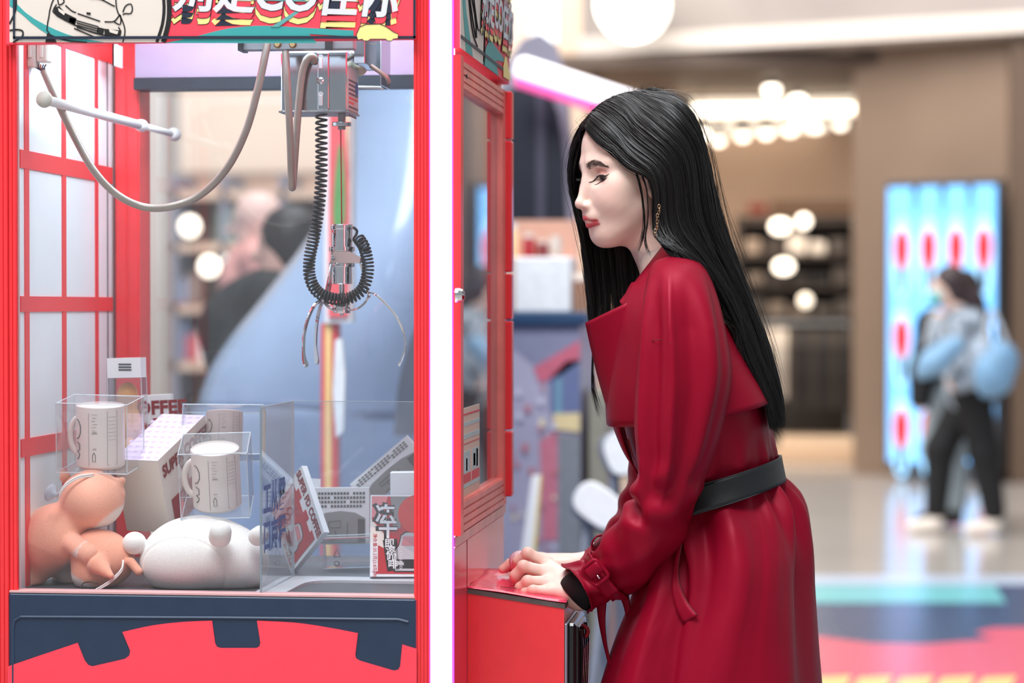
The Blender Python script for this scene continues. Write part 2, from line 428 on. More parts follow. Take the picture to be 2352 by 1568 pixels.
# corner LED strip
x0, x1 = XN(989), XF+.002
ring = [(x0, YN+.03), (x0, YN+.004)]+[(x0+(x1-x0)*.5-math.cos(t)*(x1-x0)*.5, YN+.004-math.sin(t)*.010) for t in np.linspace(.15, 2.6, 9)]+[(x1, YN+.012), (x1, YN+.03)]
G = [[(a, b, z) for a, b in ring] for z in (.06, ZT)]
mb = MB(); mb.grid(G, True); mb.add([(a,b,.06) for a,b in ring], [tuple(range(len(ring)))]); part(mb, 'corner_light_strip', LED, smooth=True)
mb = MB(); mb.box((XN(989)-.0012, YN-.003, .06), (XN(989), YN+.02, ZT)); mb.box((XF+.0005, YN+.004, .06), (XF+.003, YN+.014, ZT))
part(mb, 'strip_edge_glow', mat('violet_bloom_edge', '#a24cff', .4, emit=1.6, noise=0))  # violet bloom beside the strip, built as thin glowing slats
for zz in (ZN(985), ZN(1015)):
    pass
# back wall with the phone-box lattice
XW = float(P(36, 700, YN+.03)[0])
mb = MB(); mb.box((XB, YN+.05, ZS-.02), (XW, YF, ZT)); bw = part(mb, 'back_wall', WHITEP)
def YWp(px): return float(PX(px, 700, XW)[1])
def ZWp(px, py): return float(PX(px, py, XW)[2])
for px, wpx in ((56,10),(142,9),(218,7)):
    mb = MB(); mb.box((XW, YWp(px), ZS), (XW+.0015, YWp(px+wpx), ZT)); part(mb, 'lattice_bar', RED, bw)
for a, b in ((342,384),(680,716),(1010,1052)):
    mb = MB(); mb.box((XW, YN+.05, ZWp(40,b)), (XW+.0018, 3.985, ZWp(40,a))); part(mb, 'lattice_bar', RED, bw)
mb = MB(); mb.box((XW, YN+.05, ZWp(265,150)), (XW+.0018, 3.985, ZT)); part(mb, 'lattice_bar', RED, bw)
mb = MB(); mb.box((XW, 3.955, ZS), (XW+.001, 3.96, ZT)); part(mb, 'lattice_bar', mat('grey_joint','#5c5f66',.5), bw)
# banners, roof
mb = MB(); mb.box((XB+.005, YN, ZB+.01), (XF, YF, ZT+.02)); 
mb = MB(); mb.box((XB, YN, ZT), (XF, YF, ZT+.03), .004); part(mb, 'roof', RED)
mb = MB(); mb.box((XB+.03, YN+.02, ZT-.012), (XF-.02, YF-.02, ZT-.001)); part(mb, 'roof_bounce_sheet', WHITEP)  # added white sheet, keeps red roof bounce out of the cabinet
mb = MB(); mb.box((XN(36), YN+.0065, ZB+.004), (XN(950), YN+.0085, ZT-.012)); part(mb, 'banner_bounce_sheet', WHITEP)  # added white sheet, stops the banner's red tinting the interior light
YB = YN-.012
mb = MB(); mb.box((XN(22), YB, ZB), (XN(957), YN+.006, ZT)); ban = part(mb, 'side_banner', RED2)
BT = -110
def flat(pts, y, m, name, parent, t=.0008, close=None):
    mb = MB(); mb.prism([P(a, b, y) for a, b in pts], (0, t, 0)); return part(mb, name, m, parent)
def stroke_px(mb, pts, wpx, y, n=None, closed=False):
    """flat inked line of given pixel width on the plane Y = y"""
    p = np.array(pts, float); p = spline(p, n) if n else p
    T = np.gradient(p, axis=0); T /= np.linalg.norm(T, axis=1)[:, None]+1e-9; N = np.stack([-T[:,1], T[:,0]], 1)*wpx/2
    G = [[P(*(p[i]+N[i]), y), P(*(p[i]-N[i]), y)] for i in range(len(p))]
    return mb.grid(G)
y1 = YB-.0004
circ = [(22,BT),(22,97)]+[tuple(p) for p in spline([(375,97),(387,50),(388,0),(378,-60),(350,BT)], 10)]
flat(circ, y1, CREAM, 'cream_print', ban)
flat([tuple(p) for p in spline([(22,-10),(60,30),(110,60),(170,84),(240,97)], 10)]+[(170,97)]+[tuple(p) for p in spline([(160,97),(120,85),(75,55),(45,28),(22,14)], 8)], y1-.0004, TEAL, 'teal_print', ban)
flat([tuple(p) for p in spline([(378,99),(440,86),(520,66),(590,59),(640,60)], 10)]+[(812,70),(812,84),(710,78),(728,99)], y1-.0004, TEAL, 'teal_print', ban)
flat([(622,62),(712,4),(640,2),(500,-2),(640,-4),(722,3),(640,62)], y1-.0012, mat('teal_print_pale','#5fa3a2',.5), 'teal_print', ban)
mb = MB()
stroke_px(mb, [(375,97),(387,50),(388,0),(378,-60),(350,BT)], 11, y1-.0008, 16)
stroke_px(mb, [(360,97),(374,50),(376,0),(364,-60),(338,BT)], 7, y1-.0008, 16)
# the cartoon car front
for pts, wd in (([(140,-40),(118,10),(112,40),(110,75),(150,92),(200,97)], 3), ([(265,-30),(268,20),(280,45),(287,70),(282,97)], 3),
                ([(130,10),(124,20),(128,34),(200,70),(262,84),(278,76),(272,62)], 3), ([(150,12),(165,25),(175,29)], 3), ([(178,31),(230,49)], 3),
                ([(240,50),(262,49),(276,34),(276,56),(262,50)], 3), ([(282,28),(288,14),(300,9),(304,20),(300,31),(287,31),(282,34)], 3),
                ([(132,-3),(136,11),(147,4),(142,-8)], 3), ([(205,-4),(230,-2),(258,12),(264,14)], 3), ([(30,97),(50,85),(52,72),(40,68),(22,70)], 4),
                ([(170,65),(215,84)], 3), ([(150,-10),(170,-16),(210,-12),(240,0)], 3), ([(22,55),(36,20),(36,-30)], 4)):
    stroke_px(mb, pts, wd, y1-.0008, 14)
part(mb, 'cartoon_car_outline', BLACK, ban)
mb = MB()
def blk(pts): mb.prism([P(a, b, y1-.0010) for a, b in pts], (0, .0005, 0))
blk([(124,18),(136,14),(150,30),(175,42),(170,56),(140,40),(124,28)]); blk([(160,40),(176,44),(172,58),(158,52)])
blk([(225,62),(240,66),(236,80),(222,74)]); blk([(240,66),(278,70),(278,78),(268,84),(240,80)]); blk([(198,28),(208,29),(208,34),(199,33)])
for k in range(4): blk([(176,46+5.2*k),(226,60+5.2*k),(226,62.5+5.2*k),(176,48.5+5.2*k)])
blk([(108,76),(122,82),(130,97),(104,97)])
part(mb, 'cartoon_car_grille', BLACK, ban)
mb = MB()
for a, b in (((133,18),(150,28)),((250,66),(272,72))):
    mb = MB(); mb.prism([P(a[0], a[1], y1-.0016), P(b[0], b[1], y1-.0016), P(b[0]-3, b[1]+7, y1-.0016), P(a[0]+2, a[1]+8, y1-.0016)], (0,.0004,0)); part(mb, 'cartoon_headlamp', CREAM, ban)
# frame line
mb = MB(); stroke_px(mb, [(32,BT),(32,88)], 5, y1-.002); stroke_px(mb, [(30,87),(500,86),(955,86)], 7, y1-.002); stroke_px(mb, [(952,BT),(952,88)], 6, y1-.002)
part(mb, 'banner_border', LINE, ban)
# slogan, drop-shadowed three times
def slogan(parent, org, ax, ay, size, step, nrm_sign=1):
    for k, (m_, dx, dy, b) in enumerate(((LINE,-.10,-.30,.045),(YELLOW,-.10,-.30,.03),(LINE,-.05,-.15,.045),(RED2,-.05,-.15,.03),(LINE,0,0,.045),(LETTER,0,0,.03))):
        mb = MB(); o = np.array(org)+np.array(ax)*dx*size*.4+np.array(ay)*dy*size
        text_on(mb, '别走CO住你', o, ax, ay, size, b, .15, step*(k+1)); part(mb, 'slogan_lettering', m_, parent)
ax = np.array([1.,0,0]); ay = np.array([0,0,1.])
c = P(655, -6, YB); slogan(ban, c, ax+ay*-.045, ay, .060, .0004)
flat([(822,92),(818,80),(826,62),(840,56),(872,55),(888,62),(905,74),(915,78),(914,88),(903,90),(900,94),(890,94),(886,90),(850,90),(846,94),(836,94),(832,90)], y1-.0036, YELLOW, 'yellow_car_print', ban)
mb = MB(); stroke_px(mb, [(822,92),(818,80),(826,62),(840,56),(872,55),(888,62),(905,74),(915,78),(914,88),(903,90),(900,94),(890,94),(886,90),(850,90),(846,94),(836,94),(832,90),(822,92)], 2, y1-.0040)
part(mb, 'yellow_car_outline', LINE, ban)
# front banner (faces the player)
def FP(px, py): return PX(px, py, XF+.012)
def face_front(mb, pts, off=0.0, t=.0006):
    mb.prism([FP(a, b)+np.array([off,0,0]) for a, b in pts], (t, 0, 0)); return mb
zb0 = ZF(1035, 108)
mb = MB(); mb.box((XF-.012, YN+.012, zb0), (XF+.012, YF, ZT)); fb = part(mb, 'front_banner', RED2)
yF = lambda s: YN+.012+(YF-YN-.012)*s
def fq(name, m, pts, off):            # s across the banner, z up in metres from its lower edge
    mb = MB(); mb.prism([np.array([XF+.012+off, yF(s), zb0+z]) for s, z in pts], (.0005,0,0)); return part(mb, name, m, fb)
fq('cream_print', CREAM, [(0,0),(.42,0),(.44,.06),(.43,.13),(.40,.19),(0,.19)], .0002)
fq('teal_print', TEAL, [(.10,0),(.22,0),(.10,.06),(.02,.14),(0,.17),(0,.11),(.05,.05)], .0008)
fq('teal_print', TEAL, [(.42,0),(.74,0),(.68,.022),(.86,.03),(.86,.036),(.64,.045),(.56,.05),(.48,.03)], .0008)
fq('banner_border', LINE, [(0,.014),(1,.014),(1,.019),(0,.019)], .0014)
fq('yellow_car_print', YELLOW, [(.84,.004),(.84,.02),(.88,.04),(.91,.04),(.95,.024),(.99,.02),(.99,.006)], .0020)
mb = MB()
for pts in ([(.43,0),(.45,.06),(.44,.13),(.41,.19)], [(.10,.17),(.12,.10),(.20,.04),(.30,.02)], [(.16,.17),(.20,.11),(.30,.05),(.36,.05)], [(.22,.17),(.28,.13),(.30,.16)], [(.14,.09),(.22,.05),(.28,.03),(.26,.06),(.18,.09)]):
    p = spline(np.array([[XF+.0134, yF(s), zb0+z] for s, z in pts]), 10); mb.tube(p, .0014, 4)
part(mb, 'cartoon_car_outline', BLACK, fb)
slogan(fb, np.array([XF+.014, yF(.70), zb0+.095]), np.array([0,1.,0]), ay, .072, .0004)
slogan(fb, np.array([XF+.014, yF(.70), zb0+.185]), np.array([0,1.,0]), ay, .072, .0004)
# glazed front door
yd0, yd1 = YFp(1040), YFp(1150); zd1 = ZF(1040, 132); zd0 = ZF(1040, 1228)
gy0, gy1 = YFp(1050), YFp(1143); gz1 = ZF(1050, 205); gz0 = ZF(1050, 1150)
door = MB()
XD = XF+.010
def frame_bar(y0, y1, z0, z1, horiz):
    door.box((XF-.006, y0, z0), (XD-.002, y1, z1))
    n = 4 if horiz else 2
    for i in range(n):
        if horiz: h = (z1-z0)/n; door.box((XD-.004, y0, z0+h*(i+.15)), (XD, y1, z0+h*(i+.85)))
        else: h = (y1-y0)/n; door.box((XD-.004, y0+h*(i+.15), z0), (XD, y0+h*(i+.85), z1))
frame_bar(yd0, gy0, zd0, zd1, False); frame_bar(gy1, yd1, zd0, zd1, False)
frame_bar(gy0, gy1, gz1, zd1, True); frame_bar(gy0, gy1, zd0, gz0, True)
dr = part(door, 'door_frame', BARE)
mb = MB(); mb.box((XF-.004, gy0, gz0), (XF-.001, gy1, gz1)); part(mb, 'door_glass', DOORGLASS, dr)
mb = MB(); mb.box((XF, YFp(1036), zd0), (XD+.004, YFp(1043), zd1+.002)); part(mb, 'door_edge', RED, dr)
c = PX(1047, 678, XD); mb = MB(); mb.lathe([(.011,0),(.011,.004),(.009,.010),(.004,.013)], c, (1,0,0), 16); part(mb, 'lock', CHROME, dr)
c = PX(1072, 176, XD); mb = MB(); mb.box(c-[.0005,.004,.003], c+[.001,.004,.003]); part(mb, 'keyhole', BLACKP, dr)
for za, zb_ in ((212,321),(325,625),(629,733),(737,985),(989,1138)):
    mb = MB(); a = P(1152, za, YF-.01); b = P(1163, zb_, YF-.01); mb.box((XF-.004, YF-.03, b[2]), (XF+.020, YF-.002, a[2]), .002); part(mb, 'door_hinge_rail', RED, dr)
# poster sheet taped inside the door glass
py0, py1 = YFp(1042), YFp(1101); pz1 = ZF(1042, 945); pz0 = ZF(1042, 1160)
pm = mat('poster_paper', '#e8d9c8', .6, noise=.02)
mb = MB(); mb.box((XF-.0005, py0, pz0), (XF+.0003, py1, pz1)); po = part(mb, 'prize_poster', pm, dr)
mb = MB()
H = pz1-pz0
def ps(s0, s1, t0, t1, mb): mb.box((XF+.0003, py0+(py1-py0)*s0, pz0+H*t0), (XF+.0006, py0+(py1-py0)*s1, pz0+H*t1))
stripe = {'poster_pale_blue': ('#bfe0e4', [(0,1,.80,.84),(0,1,.66,.71),(0,1,.12,.16),(.1,.28,.28,.52),(.36,.62,.28,.52),(.70,.96,.28,.52)]), 'poster_pink': ('#e0606a', [(0,1,.92,.94),(0,1,.60,.61),(.06,.30,.17,.27),(.34,.64,.17,.27),(.68,.98,.17,.27)]),
          'poster_teal': ('#2fa79d', [(0,.28,.70,.80)]), 'poster_violet': ('#5d4a78', [(.74,.82,.32,.46),(.86,.92,.30,.50),(.45,.50,.30,.44)])}
for k_, (h_, rs) in stripe.items():
    for r_ in rs: mb = MB(); ps(*r_, mb); part(mb, k_, mat(k_, h_, .6), dr)
# metal band and lower front
mb = MB(); mb.box((XF-.01, YN+.012, ZF(1040,1255)), (XF+.006, YF, zd0-.003)); part(mb, 'front_band', mat('worn_red_band','#e58a86',.3,metal=.3,noise=.15,nscale=20))
mb = MB(); mb.box((XF-.01, YN+.012, .05), (XF+.003, YF, ZF(1040,1257)), .002); lf = part(mb, 'front_panel', PINKRED)
mb = MB(); yy = YFp(1068); mb.box((XF+.002, yy-.0006, .3), (XF+.0036, yy+.0006, ZF(1040,1257))); part(mb, 'panel_seam', mat('dark_red_seam','#8f2030',.5), lf)
# glass sheets
mb = MB(); mb.box((XN(36), YN+.010, ZS+.002), (XN(950), YN+.013, ZB+.02)); part(mb, 'side_glass', GLASS)
mb = MB(); mb.box((PFX1-.004, YF-.016, ZS), (XF-.03, YF-.013, ZT-.02)); part(mb, 'far_glass', GLASS)
# inside top: light box, black rail, tube light, bracket
zz = lambda py, Y: float(P(500, py, Y)[2])
mb = MB(); mb.box((PFX1-.002, 3.965, zz(177,3.97)), (XF-.02, 4.0, zz(60,3.97))); part(mb, 'light_box', LAV)
mb = MB(); mb.box((PFX1-.002, 3.955, zz(204,3.96)), (XF-.02, 4.01, zz(178,3.96))); part(mb, 'black_rail', mat('black_rail_paint','#1a2430',.4,noise=.2))
for yy in (3.56, 3.90):
    mb = MB(); zt = ZT-.03; mb.tube([(XB+.10, yy, zt), (XF-.10, yy, zt)], .012, 10); part(mb, 'tube_light', TUBE)
d = area('cabinet_tube_light', ((XB+XF)/2, 3.72, ZT-.05), ((XB+XF)/2, 3.72, 0), .5, 6.2, (.78,.94,1.0), .3)
mb = MB(); a = P(258,100,3.9); b = P(270,150,3.9); mb.box((a[0], 3.9, b[2]), (a[0]+.003, 3.95, a[2])); mb.box((a[0], 3.9, b[2]), (b[0], 3.903, a[2]))
part(mb, 'angle_bracket', WHITEPL)
# prize floor and white chute tray
FL = ZS-.002
mb = MB(); mb.box((XW, YN+.05, FL-.03), (XF-.01, YF-.01, FL)); part(mb, 'prize_floor', mat('dark_floor_mat','#4a4e55',.5,noise=.1))
XP = float(P(598, 1200, YN+.02)[0]); YP = 3.69
# flat white tray rim around the chute
def rim(inner, outer, z0, z1, name, m):
    mb = MB(); G0 = [[(x,y,z1) for x,y in outer],[(x,y,z1) for x,y in inner],[(x,y,z0) for x,y in inner]]
    mb.grid(G0); mb.grid([[(x,y,z0) for x,y in outer],[(x,y,z1) for x,y in outer]]); return part(mb, name, m)
xi = P(672,1330,YP-.02)[0]
o_ = [(XP-.004,YN+.03),(XP-.004,YP+.006),(XF-.02,YP+.006)]
def rp(pts, n=24): return [tuple(p) for p in spline(np.array(pts), n)]
out_ = rp([(XP-.012,YN+.02),(XP-.012,YN+.10),(XP-.010,YP-.005),(XP+.02,YP+.008),(XP+.12,YP+.008),(XF-.02,YP+.008)])
inn_ = rp([(XP+.035,YN+.02),(XP+.035,YN+.06),(XP+.04,YP-.075),(XP+.075,YP-.045),(XP+.14,YP-.045),(XF-.02,YP-.045)])
rim(inn_, out_, FL-.05, FL+.004, 'chute_rim', mat('pale_tray','#cfd3d8',.3,noise=.03))
mb = MB(); mb.box((XP+.02, YN+.03, FL-.03), (XF-.02, YP, FL-.022)); part(mb, 'chute_ramp', mat('beige_ramp','#b3a79c',.5))

# ---------------------------------------------------------------- control box
CBX = float(P(1295, 1385, 3.60)[0]); YC0, YC1 = 3.605, 3.835
za = float(P(1070, 1352, 3.6)[2]); zb = float(P(1295, 1388, 3.6)[2])
def slopez(x): return za+(zb-za)*(x-XF)/(CBX-XF)
mb = MB(); prof = [(XF,.50),(CBX,.50),(CBX,zb),(XF,za)]
mb.prism([(x, YC0, z) for x, z in prof], (0, YC1-YC0, 0)); cb = part(mb, 'control_box', RED)
mb = MB(); mb.prism([(x, YC0-.001, z) for x, z in [(XF+.002,za-.007),(CBX+.0015,zb-.007),(CBX+.0015,zb+.0005),(XF+.002,za+.0005)]], (0,.003,0))
mb.prism([(CBX-.001, y, z) for y, z in [(YC0,zb-.007),(YC1,zb-.007),(YC1,zb+.0005),(YC0,zb+.0005)]], (.0025,0,0))
part(mb, 'box_edge_trim', mat('grey_edge_trim','#5b5350',.6,noise=.2,nscale=60), cb)
# red film on the sloping top with a lifted, wavy rear edge
G = []
for i in range(13):
    s = i/12; y = YC0-.002+(YC1-YC0+.004)*s
    G.append([(XF-.0+ (CBX-XF+.003)*t + (0.004*math.sin(9*s) if t == 0 else 0), y, slopez(XF+(CBX-XF)*t)+.002+.003*math.exp(-((1-s)/.12)**2)*(1+math.sin(7*t))+.0012*math.sin(6*s+4*t)**2) for t in np.linspace(0, 1, 13)])
mb = MB(); mb.grid(G); part(mb, 'control_top_film', mat('red_film','#ee4a68',.18,noise=.04,coat=.4), cb, smooth=True, thick=.001)
# torn slit around the stick
mb = MB(); a = P(1150,1346,3.66); b = P(1186,1362,3.66); mb.prism([(a[0],3.655,slopez(a[0])+.004),(b[0],3.66,slopez(b[0])+.0045),(b[0]-.004,3.664,slopez(b[0])+.0045)], (0,0,.0008)); part(mb, 'torn_film_edge', mat('dark_gap','#3a2a2c',.7), cb)
# coin unit on the player side
zc = float(P(1300,1432,3.62)[2])
mb = MB(); mb.box((CBX, YC0+.004, .52), (CBX+.004, YC1-.004, zb-.03), .001); part(mb, 'coin_plate', mat('brushed_plate','#a9b2c4',.3,metal=.6), cb)
mb = MB(); mb.box((CBX+.002, YC0+.02, .55), (CBX+.016, YC1-.06, zc), .004); mb.box((CBX+.014, YC0+.03, .57), (CBX+.020, YC1-.08, zc-.006), .002)
for k in range(4): mb.tube([(CBX+.018, YC0+.04+.03*k, .58), (CBX+.024, YC0+.04+.03*k, zc-.04), (CBX+.021, YC0+.04+.03*k, zc-.012)], .003, 6)
part(mb, 'coin_unit', mat('gloss_black_plastic','#18181b',.15,noise=.04,coat=.4), cb)
c = P(1336,1450,3.68); mb = MB(); t = np.linspace(0, 2*math.pi, 28, endpoint=False)
mb.tube([c+np.array([.0095*math.cos(a), 0, .0095*math.sin(a)]) for a in t], .0031, 8, closed=True); part(mb, 'coin_return_ring', mat('dark_red_plastic','#b3202c',.3), cb, smooth=True)
# joystick
JB = P(1194, 1289, 3.735); JR = .0172
def glitter():
    m = mat('pink_glitter_resin', '#f2c6d2', .12, noise=.35, nscale=500, bump=.9, bscale=700, coat=.6); return m
js = MB(); js.ball(JB, JR, 32, 20); jo = part(js, 'joystick_ball', glitter(), cb, smooth=True)
zj = slopez(JB[0]); mb = MB(); mb.lathe([(.012,0),(.011,.006),(.0075,.008),(.0075,JB[2]-zj-.012)], (JB[0],JB[1],zj+.003), n=16); part(mb, 'joystick_shaft', mat('cream_plastic','#f3eadf',.3), cb, smooth=True)
# ================================================================ inside the machine: gantry, claw, hoses
SM = dict(smooth=True)
cr = thing('claw_carriage', (P(720,120,3.69)[0], 3.69, P(720,268,3.69)[2]), 'mirror-steel claw carriage box hanging under the machine roof', 'claw carriage')
Yc = 3.66
def PB(px, py): return P(px, py, Yc)
x0 = PB(645,180)[0]; x1 = PB(797,180)[0]; z0 = PB(700,256)[2]; z1 = PB(700,118)[2]; yb = Yc+.095
mb = MB(); mb.box((x0, Yc, z0), (x1, yb, z1), .002); mb.build('housing', STEEL, cr)
mb = MB(); mb.box((x0-.004, Yc+.002, z0-.001), (x1+.002, yb, z0+.0015)); mb.build('base_plate', DULLSTEEL, cr)
xs0 = PB(730,0)[0]; xs1 = PB(756,0)[0]
mb = MB(); mb.box((xs0, Yc-.004, z0+.002), (xs1, Yc, z1-.002), .0015); st = mb.build('clamp_strip', STEEL, cr)
for py in (140, 225):
    c = PB(738, py); mb = MB(); mb.lathe([(.004,0),(.004,.001)], c+[0,-.004,.006], (0,-1,0), 10); mb.box(c+[-.003,-.0055,-.012], c+[.003,-.004,.004], .001); mb.build('slot', mat('bright_slot','#eef6fa',.2,metal=.5), st)
c = PB(737,186); mb = MB(); mb.lathe([(.006,0),(.0055,.002),(.003,.0035)], c+[0,-.004,0], (0,-1,0), 14); mb.box(c+[-.004,-.0078,-.0006], c+[.004,-.0072,.0006]); mb.box(c+[-.0006,-.0078,-.004], c+[.0006,-.0072,.004]); mb.build('screw', CHROME, cr)
# instruction label on the right side
mb = MB(); mb.box((x1, Yc+.004, z0+.003), (x1+.0008, yb-.004, z1-.022)); lb = mb.build('instruction_label', mat('pale_green_label','#c5dad6',.5), cr)
mb = MB()
for i in range(9):
    if i in (4,5): continue
    zz_ = z1-.045-.0068*i; mb.box((x1+.0009, Yc+.009, zz_), (x1+.0011, yb-.010-.012*(i % 3 == 2), zz_+.0032))
mb.build('label_text', mat('grey_ink','#4a4f55',.6), lb)
mb = MB()
for i in (4,5): zz_ = z1-.045-.0068*i; mb.box((x1+.0009, Yc+.009, zz_), (x1+.0011, yb-.012-.03*(i == 5), zz_+.0032))
mb.build('label_warning_text', mat('red_ink','#d0493e',.6), lb)
mb = MB(); mb.lathe([(.011,0),(.011,.0004)], (x1+.0009, yb-.020, z1-.052), (1,0,0), 18); mb.build('label_blue_mark', mat('blue_ink','#2c57a8',.6), lb)
# lead screw with washer, limit disc
c = P(785,262,Yc+.035)
mb = MB(); zz_ = [PB(785,256)[2]-.0018*i for i in range(15)]
mb.lathe([(.0065 if i % 2 else .0054, z-zz_[-1]) for i, z in list(enumerate(zz_))[::-1]], (c[0], c[1], zz_[-1]), n=16); mb.build('threaded_guide', DULLSTEEL, cr, **SM)
zd = P(785,290,c[1])[2]; mb = MB(); mb.lathe([(.0145,0),(.0148,.001),(.0148,.005),(.0145,.006)], (c[0],c[1],zd), n=28); mb.build('limit_disc', STEEL, cr)
# rail, bracket plates, rollers
rl = thing('gantry_rail', (P(680,108,3.62)[0], 3.64, P(680,115,3.62)[2]), 'grey steel gantry rail with bolts behind the red banner', 'rail')
a = P(546,115,3.60); b = P(812,60,3.60); mb = MB(); mb.box((a[0],3.60,a[2]), (b[0],3.625,b[2]), .001); bar = mb.build('rail_bar', DULLSTEEL, rl)
for px in (638, 673):
    mb = MB(); mb.lathe([(.006,0),(.006,.002),(.004,.005)], P(px,102,3.60), (0,-1,0), 12); mb.build('bolt', mat('brass_bolt','#a98d63',.3,metal=.8), rl)
a = P(546,116,3.59); b = P(556,60,3.59); mb = MB(); mb.box((a[0],3.59,a[2]),(b[0],3.63,b[2])); mb.build('rail_end_cap', BLACKP, rl)
a = P(748,115,3.60); b = P(764,60,3.60); mb = MB(); mb.box((a[0],3.594,a[2]),(b[0],3.60,b[2])); mb.build('rail_clip', BLACKP, rl)
a = P(812,146,3.66); b = P(838,40,3.66); mb = MB(); mb.box((a[0],3.66,a[2]),(b[0],3.76,b[2]),.001); mb.build('hanger_plate', STEEL, rl)
a = P(838,206,3.80); b = P(896,40,3.80); mb = MB(); mb.box((a[0],3.80,a[2]+.03),(b[0],3.803,b[2])); mb.box((b[0]-.002,3.72,a[2]),(b[0],3.80,b[2])); mb.build('bracket_plate', STEEL, rl)
mb = MB(); mb.lathe([(.012,0),(.013,.002),(.013,.010),(.005,.011),(.005,.014)], P(826,156,3.775), (0,-1,0), 20); mb.build('roller', mat('ivory_nylon','#efe6cf',.4), rl, **SM)
mb = MB(); mb.tube([P(823,200,3.78),P(874,201,3.78),P(879,206,3.78)], .0022, 8); mb.build('limit_switch_arm', WHITEPL, rl, **SM)
mb = MB(); mb.tube(spline([P(805,120,3.72),P(850,150,3.72),P(885,175,3.72),P(893,190,3.73)], 20), .0035, 8); mb.build('short_conduit', HOSE, rl, **SM)
# hoses
def hose(name, pts, r, label, group=None, n=260):
    p = spline(np.array([P(*q) for q in pts]), n)
    rr = np.array([r*(1.0 if i % 2 else .955) for i in range(n)]); mb = MB(); mb.tube(p, rr, 12)
    return p, mb
h1 = thing('conduit_hose', P(330,486,3.60), 'long grey metal conduit hose sagging in a U from a white connector', 'hose', 'metal hoses in the machine')
p, mb = hose('c', [(100,162,3.55),(132,235,3.55),(170,312,3.56),(216,392,3.56),(268,446,3.57),(330,475,3.58),(395,474,3.58),(462,446,3.59),(522,385,3.595),(565,300,3.60),(592,205,3.60),(612,112,3.60),(618,80,3.61)], .0060, '')
mb.build('conduit', HOSE, h1, **SM)
mb = MB()
a = P(56,150,3.545); b = P(118,86,3.545); ctr = (a+b)/2
for k in (-1, 1):
    mb.box((ctr[0]+k*.009-.0085, 3.535, a[2]+.004*k), (ctr[0]+k*.009+.0085, 3.56, b[2]+.02), .002)
    mb.box((ctr[0]+k*.009-.003, 3.532, a[2]+.010), (ctr[0]+k*.009+.003, 3.536, b[2]), .001)
mb.build('plug_connector', mat('ivory_connector','#d7d9cf',.45,noise=.05), h1)
for i, h_ in enumerate(('#2c4f9a','#23385c','#7a2a2a','#c2622e','#2f5b86','#30302f')):
    mb = MB(); mb.tube(spline([P(76+6*i,148,3.547), P(82+4*i,155,3.548), P(98+1.2*i,164,3.55)], 8), .0011, 6); mb.build('wire', mat('wire_'+h_[1:], h_, .4), h1, **SM)
h2 = thing('conduit_hose', P(672,436,3.63), 'short bright metal conduit hose folded in a narrow hairpin', 'hose', 'metal hoses in the machine')
p, mb = hose('c', [(655,104,3.61),(660,190,3.605),(666,310,3.61),(669,400,3.62),(671,431,3.63),(674,405,3.645),(680,320,3.65),(687,230,3.65),(695,165,3.648),(706,136,3.647),(717,130,3.65),(722,142,3.658)], .0058, '')
mb.build('conduit', HOSE, h2, **SM)
# coiled cord
cp = spline(np.array([P(*q) for q in [(738,262,3.70),(738,310,3.70),(738,400,3.70),(733,470,3.70),(723,535,3.70),(711,595,3.705),(713,640,3.705),(735,674,3.70),(785,688,3.695),(829,668,3.70),(845,622,3.705),(838,572,3.71),(822,545,3.72)]]), 1400)
s = np.r_[0, np.cumsum(np.linalg.norm(np.diff(cp, axis=0), axis=1))]; T = np.gradient(cp, axis=0); T /= np.linalg.norm(T, axis=1)[:, None]
Nn = np.cross(T, np.array([0,1.,0])); Nn /= np.linalg.norm(Nn, axis=1)[:, None]; Bn = np.cross(T, Nn)
pitch = np.interp(s/s[-1], [0,.30,.42,1], [.0094,.0074,.0056,.0054]); ph = 2*math.pi*np.r_[0, np.cumsum(np.diff(s)/pitch[1:])]
hel = cp+.0082*(np.cos(ph)[:, None]*Nn+np.sin(ph)[:, None]*Bn)
mb = MB(); mb.tube(hel, .0019, 6); mb.tube(spline([hel[-1], P(820,530,3.715), P(812,522,3.71)], 8), .0022, 6)
mb.build('coiled_cord', mat('black_rubber','#202225',.32,noise=.05), label='black coiled cord looping from the carriage round the claw', cat='cord', **SM)
# claw
CL = P(785, 600, 3.72); kx = lambda px: float(P(px,600,3.72)[0]); kz = lambda py: float(P(785,py,3.72)[2])
cl = thing('claw', (CL[0], 3.72, kz(724)), 'chrome three-prong claw hanging on a red string', 'claw')
def lt(prof, name, m=CHROME, n=28):
    mb = MB(); b = min(z for r,z in prof); mb.lathe([(r, kz(z)-kz(prof[0][1])) for r, z in prof], (CL[0],3.72,kz(prof[0][1])), n=n); return mb.build(name, m, cl, smooth=True, sharp=35)
r_ = lambda px: px/1495
lt([(r_(25),652),(r_(24),650),(r_(24),605),(r_(24.5),560),(r_(25),518),(r_(23),515)][::-1][::-1], 'solenoid_body')
lt([(r_(25.5),527),(r_(26.5),525),(r_(26.5),518),(r_(25),515.5)], 'top_cap')
lt([(r_(30),577),(r_(30.5),575),(r_(30.5),569),(r_(30),567)], 'upper_collar'); lt([(r_(30),613),(r_(30.5),611),(r_(30.5),606),(r_(30),604)], 'lower_collar')
lt([(r_(25.5),604),(r_(25.5),577)], 'pale_sleeve', mat('frosted_sleeve','#cfc4c0',.4,noise=.03))
lt([(r_(6.5),700),(r_(6.5),650)], 'plunger'); lt([(r_(19),719),(r_(20),717),(r_(20),699),(r_(19),697)], 'hub'); lt([(r_(3),724),(r_(5),722),(r_(5),719)], 'hub_nut')
